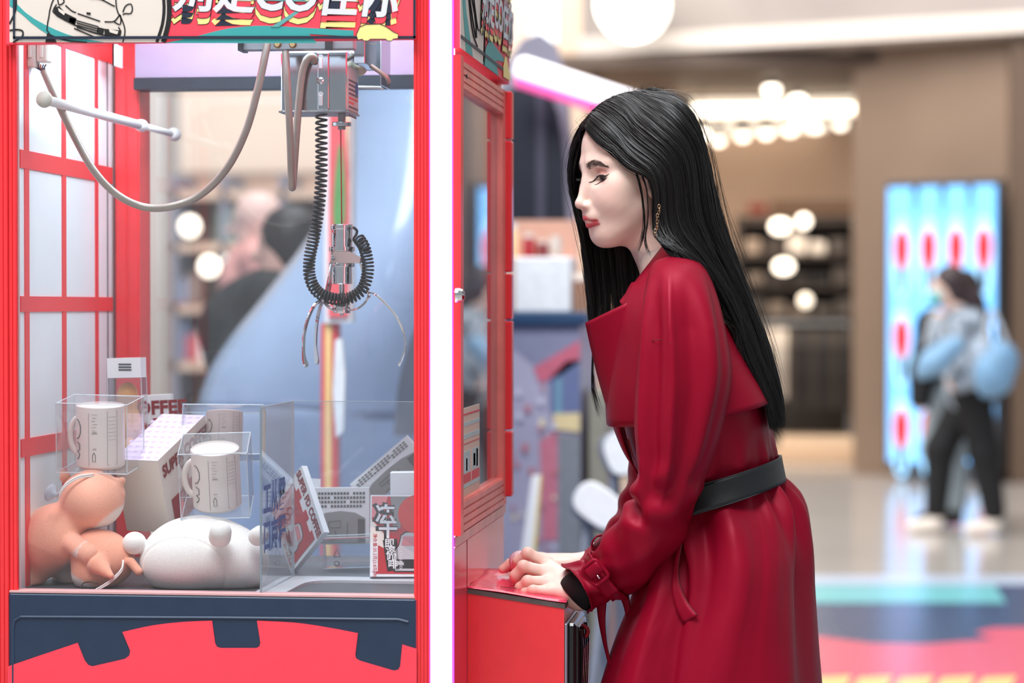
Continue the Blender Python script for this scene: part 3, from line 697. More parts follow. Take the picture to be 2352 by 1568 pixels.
mb = MB(); mb.tube([(CL[0],3.72,kz(516)), (CL[0]-.0005,3.715,P(785,290,3.695)[2])], .0011, 6); mb.build('red_string', mat('red_cord','#b3232b',.6), cl)
def blade(pts, wd, th, side):
    """flat strip swept along pts, width along 'side'"""
    p = spline(np.array(pts), 26); T = np.gradient(p, axis=0); T /= np.linalg.norm(T, axis=1)[:, None]
    sd = np.array(side, float); G = []
    w = np.interp(np.linspace(0,1,26), [0,.75,.95,1], [wd,wd,wd*1.9,wd*1.2]) if isinstance(wd, float) else wd
    for i in range(26):
        b = sd-T[i]*np.dot(sd,T[i]); b /= np.linalg.norm(b); n_ = np.cross(T[i], b)
        G.append([p[i]+b*w[i]+n_*th, p[i]-b*w[i]+n_*th, p[i]-b*w[i]-n_*th, p[i]+b*w[i]-n_*th])
    mb = MB(); mb.grid(G, True); mb.add(G[0], [(3,2,1,0)]); mb.add(G[-1], [(0,1,2,3)]); return mb
# prong towards the door, prongs towards the back wall (two)
right = [(849,672,3.73),(862,676,3.735),(888,700,3.74),(912,730,3.745),(927,765,3.75),(931,790,3.75),(926,815,3.75),(916,840,3.75)]
left1 = [(737,690,3.70),(722,702,3.69),(708,730,3.68),(699,765,3.675),(697,800,3.67),(699,825,3.67),(705,842,3.672)]
left2 = [(742,690,3.76),(734,710,3.78),(728,740,3.80),(725,775,3.805),(725,800,3.805),(728,836,3.80)]
for pts, sd in ((right,(0,1,0)),(left1,(.5,1,0)),(left2,(.8,-.6,0))):
    blade([P(*q) for q in pts], .0026, .0013, sd).build('prong', CHROME, cl, smooth=True, sharp=40)
arms = [[(806,712,3.725),(822,708,3.73),(838,695,3.732),(848,678,3.732)], [(766,712,3.71),(752,702,3.705),(744,690,3.70)], [(768,712,3.74),(756,704,3.755),(746,692,3.76)]]
for pts, sd in zip(arms, ((0,1,0),(.5,1,0),(.8,-.6,0))): blade([P(*q) for q in pts], .0024, .0014, sd).build('lower_link', mat('pale_steel','#c3c1c0',.25,metal=.8), cl, smooth=True, sharp=40)
links = [[(822,592,3.725),(835,630,3.73),(846,676,3.732)], [(765,588,3.71),(756,640,3.70),(745,692,3.70)], [(766,590,3.74),(760,640,3.75),(750,690,3.76)]]
for pts, sd in zip(links, ((0,1,0),(.5,1,0),(.8,-.6,0))): blade([P(*q) for q in pts], .003, .0012, sd).build('upper_link', CHROME, cl, smooth=True, sharp=40)
for px, py, Y in ((766,593,3.70),(822,593,3.72),(774,607,3.695),(801,709,3.703),(848,680,3.725),(743,690,3.695)):
    mb = MB(); mb.lathe([(.0026,0),(.0026,.004),(.0015,.005)], P(px,py,Y), (0,-1,0), 10); mb.build('pivot_pin', CHROME, cl)
mb = MB(); mb.prism([P(a,b,3.70) for a,b in [(768,577),(802,577),(828,592),(826,604),(760,604),(760,592)]], (0,.012,0)); mb.build('pivot_yoke', mat('frosted_sleeve','#cfc4c0',.4), cl)
# white tension rod between the glass panes
a = P(100,228,YN+.016); b = P(402,309,YF-.018)
tr = thing('tension_rod', (a+b)/2-[0,0,.03], 'white telescopic tension rod spanning the glass panes beside the lattice wall', 'rod')
dr_ = (b-a)/np.linalg.norm(b-a); Lr = np.linalg.norm(b-a)
mb = MB(); mb.lathe([(.0075,.015),(.0075,Lr*.70)], a, dr_, 20); mb.build('outer_tube', WHITEPL, tr, **SM)
mb = MB(); mb.lathe([(.0055,Lr*.70),(.0055,Lr-.012)], a, dr_, 20); mb.build('inner_tube', WHITEPL, tr, **SM)
mb = MB(); mb.lathe([(.0075,Lr*.70-.006),(.0095,Lr*.70),(.0105,Lr*.70+.012),(.0085,Lr*.70+.02),(.0055,Lr*.70+.026)], a, dr_, 20); mb.build('collar', WHITEPL, tr, **SM)
mb = MB(); mb.lathe([(.012,0),(.0125,.004),(.010,.012),(.0078,.018)], a, dr_, 24); mb.build('rubber_foot', mat('cream_rubber','#d6cfc4',.5), tr, **SM)
mb = MB(); mb.lathe([(.006,Lr-.022),(.010,Lr-.016),(.0115,Lr-.006),(.0115,Lr)], a, dr_, 24); mb.build('rubber_foot', WHITEPL, tr, **SM)
# acrylic partition around the prize chute
FLz = FL+.004
zt0 = float(P(672,921,YP)[2])
ap = thing('acrylic_partition', (XP, YP, FLz), 'clear acrylic partition standing around the prize chute', 'partition')
mb = MB(); mb.box((XP, YN+.016, FLz), (XP+.003, YP, zt0)); sw = mb.build('side_sheet', ACRYL, ap)
mb = MB(); mb.box((XP, YP, FLz), (XF-.03, YP+.003, zt0)); mb.build('rear_sheet', ACRYL, ap)
mb = MB(); mb.tube([(XP+.0015,YP+.0015,FLz),(XP+.0015,YP+.0015,zt0)], .0022, 6); mb.build('polished_edge', EDGE, ap)
mb = MB(); mb.tube([(XP+.0015,YN+.017,FLz),(XP+.0015,YN+.017,zt0)], .0016, 6); mb.tube([(XP+.0015,YN+.017,zt0),(XP+.0015,YP,zt0)], .0008, 6); mb.tube([(XP+.0015,YP,zt0),(XF-.03,YP,zt0)], .0005, 5)
mb.build('cut_edge', mat('blue_grey_acrylic_edge','#8fa0ab',.3), ap)
BLUE = mat('blue_vinyl_print','#2a57a5',.5)
mb = MB()
for row, (t_, zc_) in enumerate((('工从雷',1150),('口京程',1236))):
    for k, ch in enumerate(t_):
        y_ = YN+.055+.055*k; o_ = PX(614+17*k, zc_-6*k, XP+.004)
        text_on(mb, ch, o_, (0,1,0), (0,0,1), .052, .03, 0, 0.0, sx=1.0)
mb.build('blue_lettering', BLUE, sw)
# ================================================================ prizes
def tri_box(o, u, v, w, Y, dep=None, sgn=1, ab=None):
    """box from the pixel corners of three edges meeting at o (o at depth Y); returns O,U,V,W vectors (right-angled)"""
    O = P(o[0], o[1], Y); S = F/float(np.dot(O-CAM, _f))
    e = [np.array([(q[0]-o[0])/S, -(q[1]-o[1])/S]) for q in (u, v, w)]
    uv, uw, vw = e[0]@e[1], e[0]@e[2], e[1]@e[2]
    a2 = -(uv*uw)/(vw if abs(vw) > 1e-9 else 1e-9)
    a = math.sqrt(a2) if a2 > 0 else 0.0; a *= sgn
    b = -uv/a if abs(a) > 1e-6 else 0.0; b = max(min(b, .06), -.06)
    a = max(min(a, .08), -.08)
    if ab: a, b = ab
    U = _r*e[0][0]+_u*e[0][1]+_f*a; V = _r*e[1][0]+_u*e[1][1]+_f*b
    V = V-U*(V@U)/(U@U)
    Wd = np.cross(U, V); Wd /= np.linalg.norm(Wd)
    if Wd@_f < 0: Wd = -Wd
    if dep is None: dep = math.hypot(np.linalg.norm(e[2]), uw/a if abs(a) > 1e-6 else .05)
    return O, U, V, Wd*dep
def box_mesh(O, U, V, Wv):
    mb = MB(); c = [O, O+U, O+U+V, O+V, O+Wv, O+U+Wv, O+U+V+Wv, O+V+Wv]
    f = [(0,1,2,3),(7,6,5,4),(0,4,5,1),(1,5,6,2),(2,6,7,3),(3,7,4,0)]
    if np.dot(np.cross(U, V), Wv) > 0: f = [q[::-1] for q in f]
    f = [q[::-1] for q in f]; mb.add(c, f); return mb
def box_edges(O, U, V, Wv, r):
    mb = MB()
    for a, d in ((O,U),(O+V,U),(O+Wv,U),(O+V+Wv,U),(O,V),(O+U,V),(O+Wv,V),(O+U+Wv,V),(O,Wv),(O+U,Wv),(O+V,Wv),(O+U+V,Wv)): mb.tube([a, a+d], r, 4)
    return mb
nrmz = lambda v: np.array(v)/np.linalg.norm(v)
def face_poly(mb, o, a, b, pts, off):
    n_ = nrmz(np.cross(a, b)); 
    if n_@_f > 0: n_ = -n_
    mb.prism([o+a*s+b*t+n_*off for s, t in pts], n_*.0003); return mb
def face_text(mb, txt, o, a, b, s, t, size, rotq=0, bold=.02, off=.0006, sx=1.0, shear=0.0):
    """text centred at (s,t) of the face; rotq quarter turns clockwise"""
    A, B = nrmz(a), nrmz(b); right, up = A, -B
    for _ in range(rotq): right, up = -up, right
    text_on(mb, txt, o+a*s+b*t, right, up, size, bold, shear, off, sx=sx); return mb
# ---------------------------------------------------------------- plush toys
def soft(name, label, f, lo, hi, colour, h, matname, group, sheen=.4):
    V, Q = sdf_mesh(f, lo, hi, h); root = thing(name, (float(V[:,0].mean()), float(V[:,1].mean()), float(V[:,2].min())), label, 'plush toy', group)
    mb = MB(); mb.add(V, Q.tolist()); m = mat(matname, (1,1,1), .85, noise=.05, nscale=400, bump=.35, bscale=900, sheen=sheen, attr='col')
    o = mb.build('body', m, root, smooth=True)
    ca = o.data.color_attributes.new('col', 'FLOAT_COLOR', 'POINT'); ca.data.foreach_set('color', np.c_[colour(V), np.ones(len(V))].astype(np.float32).ravel())
    return root
ORG_C, WHT_C = np.array(lin('#f6b095')), np.array(lin('#ece2da'))
def mixc(t, a, b): t = np.clip(t, 0, 1)[:, None]; return a*(1-t)+b*t
K = 1/1555.0
def Q_(px, py, Y=3.57): return P(px, py, Y)
def BB(x0, y0, x1, y1, Ya, Yb):
    c = np.array([P(x, y, Y) for x in (x0, x1) for y in (y0, y1) for Y in (Ya, Yb)]); return c.min(0), c.max(0)
def plA(p):
    d = ell(p, Q_(212,1146), (76*K,74*K,70*K), rot('Y', 8))
    d = smin(d, cap(p, Q_(258,1122), Q_(280,1104), 26*K, 9*K), .010); d = smin(d, cap(p, Q_(266,1130), Q_(276,1134), 18*K, 10*K), .008)
    d = smin(d, cap(p, Q_(150,1095,3.60), Q_(144,1080,3.605), 14*K, 6*K), .010)
    body = smin(ell(p, Q_(128,1226), (80*K,68*K,72*K), rot('Y', -35)), cap(p, Q_(110,1250), Q_(80,1318), 58*K, 30*K), .03)
    d = smin(d, body, .014)
    d = smin(d, cap(p, Q_(172,1250,3.535), Q_(205,1272,3.525), 24*K, 24*K), .010)
    d = smin(d, cap(p, Q_(78,1310), Q_(66,1345,3.555), 28*K, 14*K), .014)
    d = smin(d, cap(p, Q_(150,1310,3.60), Q_(165,1340,3.60), 28*K, 24*K), .02)
    return smax(d, -(p[:,2]-FL), .004)
def colA(V):
    a, b = Q_(250,1200), Q_(85,1352); d2 = (b-a)/np.linalg.norm(b-a); n2 = np.array([-d2[2],0,d2[0]])
    t = ((V-a)@n2)/.008; arm = np.linalg.norm(V-Q_(207,1275,3.52), axis=1)
    t = np.where(np.linalg.norm(V-Q_(205,1272,3.525), axis=1) < .0185, ((V[:,0]-Q_(210,0)[0])*.7-(V[:,2]-Q_(0,1283)[2]))/.004-1.2, t)
    t = np.where(np.linalg.norm(V-Q_(212,1146), axis=1) < .051, (V[:,0]-Q_(212,0)[0]-(V[:,2]-Q_(0,1146)[2])*1.2-.052)/.006, t)
    n = .08*np.sin(90*V[:,0]+40*V[:,2])[:, None]
    return mixc(t, ORG_C*(1+n), WHT_C)
rA = soft('plush_toy', 'orange plush animal leaning on the glass with a mug gift box on its head', plA, *BB(10,1385,330,1050,3.46,3.72), colA, .0022, 'short_plush_pile', 'orange plush toys')
def plB(p):
    d = ell(p, Q_(235,1280,3.56), (78*K,64*K,66*K), rot('Y', 20))
    d = smin(d, ell(p, Q_(212,1325,3.55), (46*K,40*K,34*K)), .02)
    d = smin(d, cap(p, Q_(300,1290,3.54), Q_(318,1312,3.535), 11*K, 10*K), .005)
    d = smin(d, cap(p, Q_(225,1296,3.52), Q_(255,1322,3.505), 24*K, 7*K), .007)
    d = smin(d, ell(p, Q_(175,1335,3.62), (60*K,40*K,40*K)), .02)
    return smax(d, -(p[:,2]-FL), .004)
def colB(V):
    t = (Q_(0,1315)[2]-V[:,2]+(Q_(200,0)[0]-V[:,0])*.45)/.006
    t = np.where((V[:,0] > Q_(212,0)[0]) & (V[:,1] < 3.524) & (V[:,2] < Q_(0,1290)[2]), -1, t)
    return mixc(t, ORG_C*np.array([.97,.9,.86]), WHT_C)
rB = soft('plush_toy', 'orange plush toy lying upside down beneath the leaning one, white face on the floor', plB, *BB(80,1385,360,1190,3.46,3.72), colB, .0022, 'short_plush_pile', 'orange plush toys')
def plC(p):
    d = ell(p, Q_(112,1200,3.72), (55*K,50*K,50*K)); d = smin(d, cap(p, Q_(72,1170,3.70), Q_(88,1142,3.70), 13*K, 12*K), .006)
    d = smin(d, cap(p, Q_(100,1240,3.72), Q_(95,1300,3.74), 46*K, 40*K), .03)
    return d
rC = soft('plush_toy', 'orange plush toy with its tail raised, behind the leaning one by the lattice wall', plC, *BB(20,1360,190,1100,3.62,3.80), lambda V: mixc(np.zeros(len(V)), ORG_C*.93, WHT_C), .003, 'short_plush_pile', 'orange plush toys')
GREY_C = np.array(lin('#f0ebe6'))
def plW(p):
    d = ell(p, Q_(462,1272,3.585), (136*K,104*K,92*K))
    d = smin(d, ell(p, Q_(420,1300,3.56), (96*K,68*K,60*K)), .03)
    d = smin(d, ell(p, Q_(552,1296,3.575), (66*K,66*K,66*K)), .03)
    d = smin(d, ell(p, Q_(309,1247,3.55), (28*K,27*K,27*K)), .004)
    d = smin(d, cap(p, Q_(505,1232,3.51), Q_(507,1221,3.498), 26*K, 25*K), .008)
    d = smin(d, cap(p, Q_(592,1232,3.53), Q_(598,1226,3.52), 22*K, 20*K), .008)
    seam = np.abs(np.linalg.norm((p-Q_(425,1310,3.545))/np.array([104*K, 1, 78*K]), axis=1)-1)
    d = d+.0012*np.exp(-(seam/.035)**2)*(p[:,1] < 3.56)
    return smax(d, -(p[:,2]-FL), .004)
def colW(V):
    t = np.exp(-(((V[:,0]-Q_(425,0)[0])/(98*K))**4+((V[:,2]-Q_(0,1312)[2])/(74*K))**4))
    return mixc(t*.6, GREY_C, np.array(lin('#e3dad4')))
rW = soft('plush_toy', 'round white plush animal lying on its side under a mug gift box', plW, *BB(260,1385,660,1150,3.46,3.74), colW, .0024, 'white_plush_pile', None)
# strings and suction cup of the orange toys
STR = mat('white_string', '#efe9e6', .7)
for off in (0, 5):
    mb = MB(); mb.tube(spline([P(133,1140+off,3.53),P(150,1112+off,3.525),P(180,1094+off*.8,3.53),P(215,1088+off,3.545)], 24), .0014, 6); mb.build('hanging_string', STR, rA, smooth=True)
    mb = MB(); mb.tube(spline([P(283,1286+off,3.525),P(278,1308+off,3.515),P(250,1335+off,3.508),P(216,1356+off*.6,3.502)], 24), .0014, 6); mb.build('hanging_string', STR, rB, smooth=True)
mb = MB(); mb.lathe([(.014,0),(.0135,.002),(.010,.005),(.004,.009),(.004,.013)], P(116,1131,3.515), (.9,-.35,-.25), 24); mb.build('suction_cup', mat('clear_rubber','#b8bcc8',.2,alpha=.6,noise=.02), rA, smooth=True)
mb = MB(); mb.tube(spline([P(204,1354,3.505),P(190,1352,3.507),P(190,1340,3.511),P(205,1336,3.510),P(225,1339,3.507)], 16), .0009, 5); mb.build('stitched_line', BLACK, rB)
mb = MB(); mb.tube(spline([P(62,1160,3.69),P(66,1172,3.688),P(74,1180,3.688)], 10), .0014, 6); mb.build('hanging_string', STR, rC)
# ---------------------------------------------------------------- mug gift boxes
def mug_box(o, u, v, w, Y, dep, label, sgn=1, dark=False, mugside=0.0, tilt=True):
    O, U, V, Wv = tri_box(o, u, v, w, Y, dep, sgn)
    pts = np.array([O, O+U, O+V, O+Wv, O+U+V+Wv, O+U+V, O+V+Wv]); r = thing('mug_gift_box', (O+U/2+V/2+Wv/2)*[1,1,0]+[0,0,pts[:,2].min()], label, 'gift box', 'mugs in clear gift boxes')
    box_mesh(O, U, V, Wv).build('clear_case', PET, r)
    box_edges(O, U, V, Wv, .0008).build('case_edges', EDGE, r)
    up = -nrmz(V); ctr = O+U*(.5+mugside)+Wv*.5+V; Rm = min(np.linalg.norm(U), dep)*.37; Hm = np.linalg.norm(V)*.92
    mb = MB(); mb.lathe([(Rm*.9,.002),(Rm,.006),(Rm,Hm),(Rm*.97,Hm+.001),(Rm*.94,Hm-.002),(0,Hm-.003)], ctr, up, 36)
    mg = mb.build('mug', mat('mug_ceramic_dark' if dark else 'mug_ceramic', '#d6c3bd' if dark else '#f3e6df', .3, noise=.02), r, smooth=True, sharp=40)  # the rear mug takes a darker ceramic colour
    un = nrmz(U) if U@_r < 0 else -nrmz(U)      # towards picture left
    t_ = np.linspace(-1.35, 1.35, 16); hp = [ctr+up*(Hm*.5+Hm*.30*math.sin(a))+un*(Rm*.96+Rm*.45*math.cos(a)-Rm*.1)+nrmz(Wv)*Rm*.1 for a in t_]
    mb = MB(); mb.tube(hp, .0045, 8); mb.build('mug_handle', mat('mug_ceramic', '#f3e6df', .3), mg, smooth=True)
    toward = -nrmz(Wv)
    def cyl(a, z, k=1.01): return ctr+up*z+Rm*k*(un*math.sin(a)+toward*math.cos(a))
    mb = MB()
    def ink(pts, rr=.0006): mb.tube([cyl(a, Hm*z, 1.008) for a, z in pts], rr, 4)
    ink([(.22,.08),(.22,.92)], .0004); ink([(-.55,.10),(-.55,.95),(-1.0,.95),(-1.0,.10),(-.55,.10)], .0004)
    for k in range(7): ink([(.10-.04*(k % 2), .90-.05*k), (-.15+.05*(k % 3), .90-.05*k)], .0003); ink([(-.60,.86-.06*k),(-.92,.86-.06*k)], .0003)
    ink([(.06,.62),(-.12,.62)], .0008); ink([(.05,.36),(-.10,.36)], .0008)
    mb.build('mug_print', mat('pale_grey_ink','#a59a98',.6), mg)
    mb = MB()
    ink([(.95,.80),(.78,.78),(.66,.70),(.66,.60),(.78,.52),(.95,.50)], .0009); mb.build('mug_doodle', mat('charcoal_ink','#4a4444',.6), mg); mb = MB(); ink([(.9,.44),(.72,.42),(.72,.33),(.9,.30),(.72,.26),(.80,.20),(.9,.18)], .0009)
    mb.build('mug_doodle', mat('charcoal_ink','#4a4444',.6), mg); mb = MB(); ink([(0.0,.30),(-.06,.26),(-.06,.16),(.06,.16),(.06,.26),(0,.30)], .0005)
    mb.build('mug_doodle', mat('charcoal_ink','#4a4444',.6), mg)
    return r
mug_box((291,930),(125,926),(289,1090),(324,895), 3.545, .10, 'clear gift box with a cream mug balanced on the orange plush head')
mug_box((408,1044),(566,1040),(410,1196),(402,1010), 3.535, .10, 'clear gift box with a cream mug resting on the white plush', sgn=1)
mug_box((420,928),(604,930),(420,1040),(424,915), 3.74, .08, 'clear gift box with a darker mug behind the other two', dark=True)
# ---------------------------------------------------------------- tall clear box with an orange figure
O, U, V, Wv = tri_box((324,866),(247,868),(344,1040),(320,818), 3.70, .055)
r = thing('toy_gift_box', (O+V)*[1,1,1], 'tall narrow clear box with a white lid and an orange toy inside', 'gift box')
box_mesh(O, U, V, Wv).build('clear_case', PET, r); box_edges(O, U, V, Wv, .0008).build('case_edges', EDGE, r)
Lv = -nrmz(V)*.002
mb = box_mesh(O+Lv*0-nrmz(Wv)*.001, U, -nrmz(V)*.031, Wv+nrmz(Wv)*.002); lid = mb.build('lid', mat('white_card','#eef1f3',.5,noise=.02), r)
mb = MB()
for k in range(3): face_poly(mb, O-nrmz(V)*.031-nrmz(Wv)*.001, U, nrmz(V)*.031, [(.28,.30+.14*k),(.66,.28+.14*k),(.66,.36+.14*k),(.28,.38+.14*k)], .0003)
mb.build('lid_print', mat('grey_ink','#4a4f55',.6), lid)
cc = O+U*.5+V*.5+Wv*.5; uu = nrmz(V)
Vv, Qv = sdf_mesh(lambda p: smin(smin(ell(p, cc-uu*.030, (.017,.017,.022)), ell(p, cc+uu*.012, (.020,.018,.030)), .01), ell(p, cc+uu*.055+_r*.004-_f*.012, (.014,.012,.018)), .006), cc-.1, cc+.1, .003)
mb = MB(); mb.add(Vv, Qv.tolist()); mb.build('orange_toy', mat('orange_vinyl_toy','#f3ab5c',.45,noise=.05), r, smooth=True)
# ---------------------------------------------------------------- coffee boxes
CARD = mat('white_card', '#eef1f3', .5, noise=.02); CARDC = mat('cream_card', '#ece3d9', .5, noise=.02)
MAROON = mat('maroon_print', '#a02a33', .45, noise=.03); CRED = mat('red_carton_print', '#c02b35', .45, noise=.03); CPINK = mat('pink_carton_print','#ea8d90',.45)
GINFO = mat('grey_info_print', '#8f8d8c', .5, noise=.04); INKD = mat('dark_info_ink', '#4b4644', .6); DARKR = mat('dark_red_letter','#8c2026',.5); CGREY = mat('grey_bonnet_print','#c9c8cc',.5)
def cbox(O, U, V, Wv, label, m=None):
    lo = np.array([O+a*U+b*V+c*Wv for a in (0,1) for b in (0,1) for c in (0,1)])
    r = thing('coffee_box', [lo[:,0].mean(), lo[:,1].mean(), lo[:,2].min()], label, 'coffee box', 'boxes of coffee in the machine'); box_mesh(O, U, V, Wv).build('carton', m or CARD, r); return r
def car_print(r, o, a, b, s, t, k, ang=0.0):
    """bonnet-up view of the little cartoon car, scale k of the face width"""
    A = nrmz(a)*k; B = nrmz(b)*k; ca, sa = math.cos(ang), math.sin(ang); A, B = A*ca+B*sa, B*ca-A*sa; c_ = o+a*s+b*t
    n_ = nrmz(np.cross(a,b)); n_ = -n_ if n_@_f > 0 else n_
    def pl(pts, m, off, nm): 
        mb = MB(); mb.prism([c_+A*x+B*y+n_*off for x, y in pts], n_*.0002); mb.build(nm, m, r)
    body = [(-.5,.30),(-.46,.0),(-.34,-.16),(-.28,-.42),(-.16,-.5),(.16,-.5),(.28,-.42),(.34,-.16),(.46,0),(.5,.30),(.44,.5),(-.44,.5)]
    pl([(x*1.07,y*1.07) for x,y in body], BLACK, .0006, 'cartoon_car_outline'); pl(body, CGREY, .0010, 'cartoon_car')
    pl([(-.24,-.40),(.24,-.40),(.28,-.16),(-.28,-.16)], mat('car_window_pink','#d88a90',.5), .0013, 'car_window')
    pl([(-.44,.20),(.44,.20),(.46,.44),(-.46,.44)], BLACK, .0013, 'car_grille'); pl([(-.40,.24),(-.22,.28),(-.22,.36),(-.42,.34)], CGREY, .0016, 'car_lamp'); pl([(.40,.24),(.22,.28),(.22,.36),(.42,.34)], CGREY, .0016, 'car_lamp')
def tpart(r, m, txt, o, a, b, s, t, size, name='lettering', **k):
    mb = MB(); face_text(mb, txt, o, a, b, s, t, size, **k); mb.build(name, m, r)
# big leaning carton
O, U, V, Wv = tri_box((362,1059),(255,1057),(382,1228),(442,961), 3.61, None)
rb = cbox(O, U, V, Wv, 'large cream carton lettered SUPER COFFEE with a lilac dotted top', CARDC)
mb = MB(); face_poly(mb, O, U, Wv, [(0,0),(1,0),(1,1),(0,1)], .0003); mb.build('lilac_top', mat('lilac_print','#e2d3ea',.5), rb)
for i in range(6):
    for j in range(9):
        mb = MB() if (i, j) == (0, 0) else mb
        c_ = O+U*(.1+.17*i+(.08 if j % 2 else 0))+Wv*(.06+.11*j); n_ = nrmz(np.cross(U, Wv)); n_ = n_ if n_[2] > 0 else -n_
        mb.add([c_+n_*.0008+nrmz(U)*.0045*math.cos(q)+nrmz(Wv)*.0038*math.sin(q) for q in np.linspace(0,2*math.pi,8,endpoint=False)], [tuple(range(8))])
mb.build('lilac_dots', mat('lilac_dot','#cdb8dd',.5), rb, kind='stuff')
n_r = nrmz(np.cross(V, Wv)); n_r = n_r if n_r@_r > 0 else -n_r
def right_text(txt, s, t, size, m, bold=.03):
    mb = MB(); text_on(mb, txt, O+Wv*s+V*t+n_r*.0008, nrmz(Wv), -nrmz(V), size, bold, 0, 0.0); mb.build('lettering', m, rb)
right_text('SUPER', .26, .20, .026, DARKR, .045); right_text('COFFEE', .76, .20, .026, DARKR, .045); right_text('freeze dried', .5, .34, .010, INKD)
mb = MB(); mb.prism([O+Wv*s+V*t+n_r*.0004 for s,t in ((.12,1),(.12,.62),(.30,.62),(.30,.46),(.5,.46),(.5,.58),(.72,.58),(.72,.42),(.95,.42),(.95,1))], n_r*.0003); mb.build('maroon_panel', MAROON, rb)
mb = MB(); mb.prism([O+Wv*s+V*t+n_r*.0009 for s,t in ((.2,1),(.32,.66),(.36,.66),(.26,1))], n_r*.0002); mb.build('pink_stripe', CPINK, rb)
# far one behind it
O, U, V, Wv = tri_box((330,908),(392,905),(330,1010),(334,900), 3.84, .03, 1)
rb2 = cbox(O, U, V, Wv, 'small white coffee carton standing at the far glass'); tpart(rb2, DARKR, 'COFFEE', O, U, V, .38, .30, .030, bold=.04)
mb = MB(); face_poly(mb, O, U, V, [(0,.66),(.3,.66),(.3,.52),(.6,.52),(.6,.62),(.85,.62),(.85,1),(0,1)], .0003); mb.build('maroon_panel', MAROON, rb2)
# tilted SUPER FD COFFEE box leaning on the partition
O, U, V, Wv = tri_box((693,1069),(752,1214),(611,1176),(697,1060), 3.775, .010, ab=(-.068,.068))
O = O+_f*.0
rt = cbox(O, U, V, Wv, 'red and white SUPER FD COFFEE box tipped on its corner against the partition')
mb = MB(); face_poly(mb, O, U, V, [(.07,.30),(.20,.30),(.20,.22),(.34,.22),(.34,.30),(.52,.30),(.52,.22),(.66,.22),(.66,.30),(.82,.30),(.82,.24),(.95,.24),(.95,.96),(.07,.96)], .0003); mb.build('red_panel', CRED, rt)
tpart(rt, DARKR, 'SUPER FD COFFEE', O, U, V, .50, .125, .0185, bold=.045, sx=.84); tpart(rt, CARD, '\u00d7 LYNK&CO', O, U, V, .33, .42, .0085, bold=.01)
car_print(rt, O, U, V, .66, .66, .048, .15)
tpart(rt, BLACK, '即溶咖啡', O, U, V, .74, .90, .0145, bold=.075); tpart(rt, CARD, '即溶咖啡', O, U, V, .74, .90, .0145, bold=.03, off=.0012)
tpart(rt, CARD, '净含量:25.2克(2.8克x9)', O, U, V, .30, .93, .005, bold=.01)
# red carton on the right
O, U, V, Wv = tri_box((851,1136),(960,1137),(853,1318),(853,1128), 3.705, .035)
U = U*1.0
rr = cbox(O, U, V, Wv, 'red and pink coffee carton standing upright with bold Chinese lettering')
O2 = O
mb = MB(); face_poly(mb, O, U, V, [(.03,.02),(1,.02),(1,.97),(.12,.97),(.12,.80),(.03,.60)], .0003); mb.build('red_panel', CRED, rr)
mb = MB(); face_poly(mb, O, U, V, [(.03,.02),(.36,.02),(.30,.16),(.20,.26),(.03,.28)], .0006); mb.build('pink_panel', CPINK, rr)
mb = MB(); face_poly(mb, O, U, V, [(.02,.30),(.26,.46),(.40,.58),(.50,.80),(.30,.66),(.02,.58)], .0006); mb.build('cream_swirl', CARDC, rr)
mb = MB(); face_poly(mb, O, U, V, [(.42,.02),(.98,.02),(.96,.16),(.70,.18),(.62,.42),(.48,.40),(.44,.16)], .0006); mb.build('bean_print', GINFO, rr)
mb = MB(); c_ = (.98,.24); face_poly(mb, O, U, V, [(min(1, c_[0]+.40*math.cos(q)), c_[1]+.24*math.sin(q)) for q in np.linspace(.5*math.pi, 1.5*math.pi, 14)], .0009); mb.build('red_bean', mat('bright_red_print','#d8382f',.45), rr)
for k, ch in enumerate('冻干'):
    tpart(rr, BLACK, ch, O, U, V, .28+.06*k, .25+.19*k, .032, bold=.085, off=.0010); tpart(rr, CARD, ch, O, U, V, .31+.06*k, .25+.19*k, .030, bold=.03, off=.0014)
mb = MB(); face_poly(mb, O, U, V, [(.26,.56),(.56,.54),(.60,.92),(.36,.94)], .0009); mb.build('black_tab', BLACK, rr)
for k, ch in enumerate('即溶咖啡'): tpart(rr, CARD, ch, O, U, V, .40+.025*k, .605+.085*k, .0155, bold=.02, off=.0016)
car_print(rr, O, U, V, .88, .70, .06, 0.0); tpart(rr, CARD, 'LYNK&CO', O, U, V, .64, .80, .006, bold=.01, rotq=1, off=.0018)
mb = MB(); face_poly(mb, O, U, V, [(.03,.55),(.16,.55),(.16,.94),(.03,.94)], .0009); mb.build('white_strip', CARD, rr)
tpart(rr, CRED, '净含量:25.2克(2.8克x9)', O, U, V, .095, .745, .0070, bold=.01, rotq=1, off=.0014)
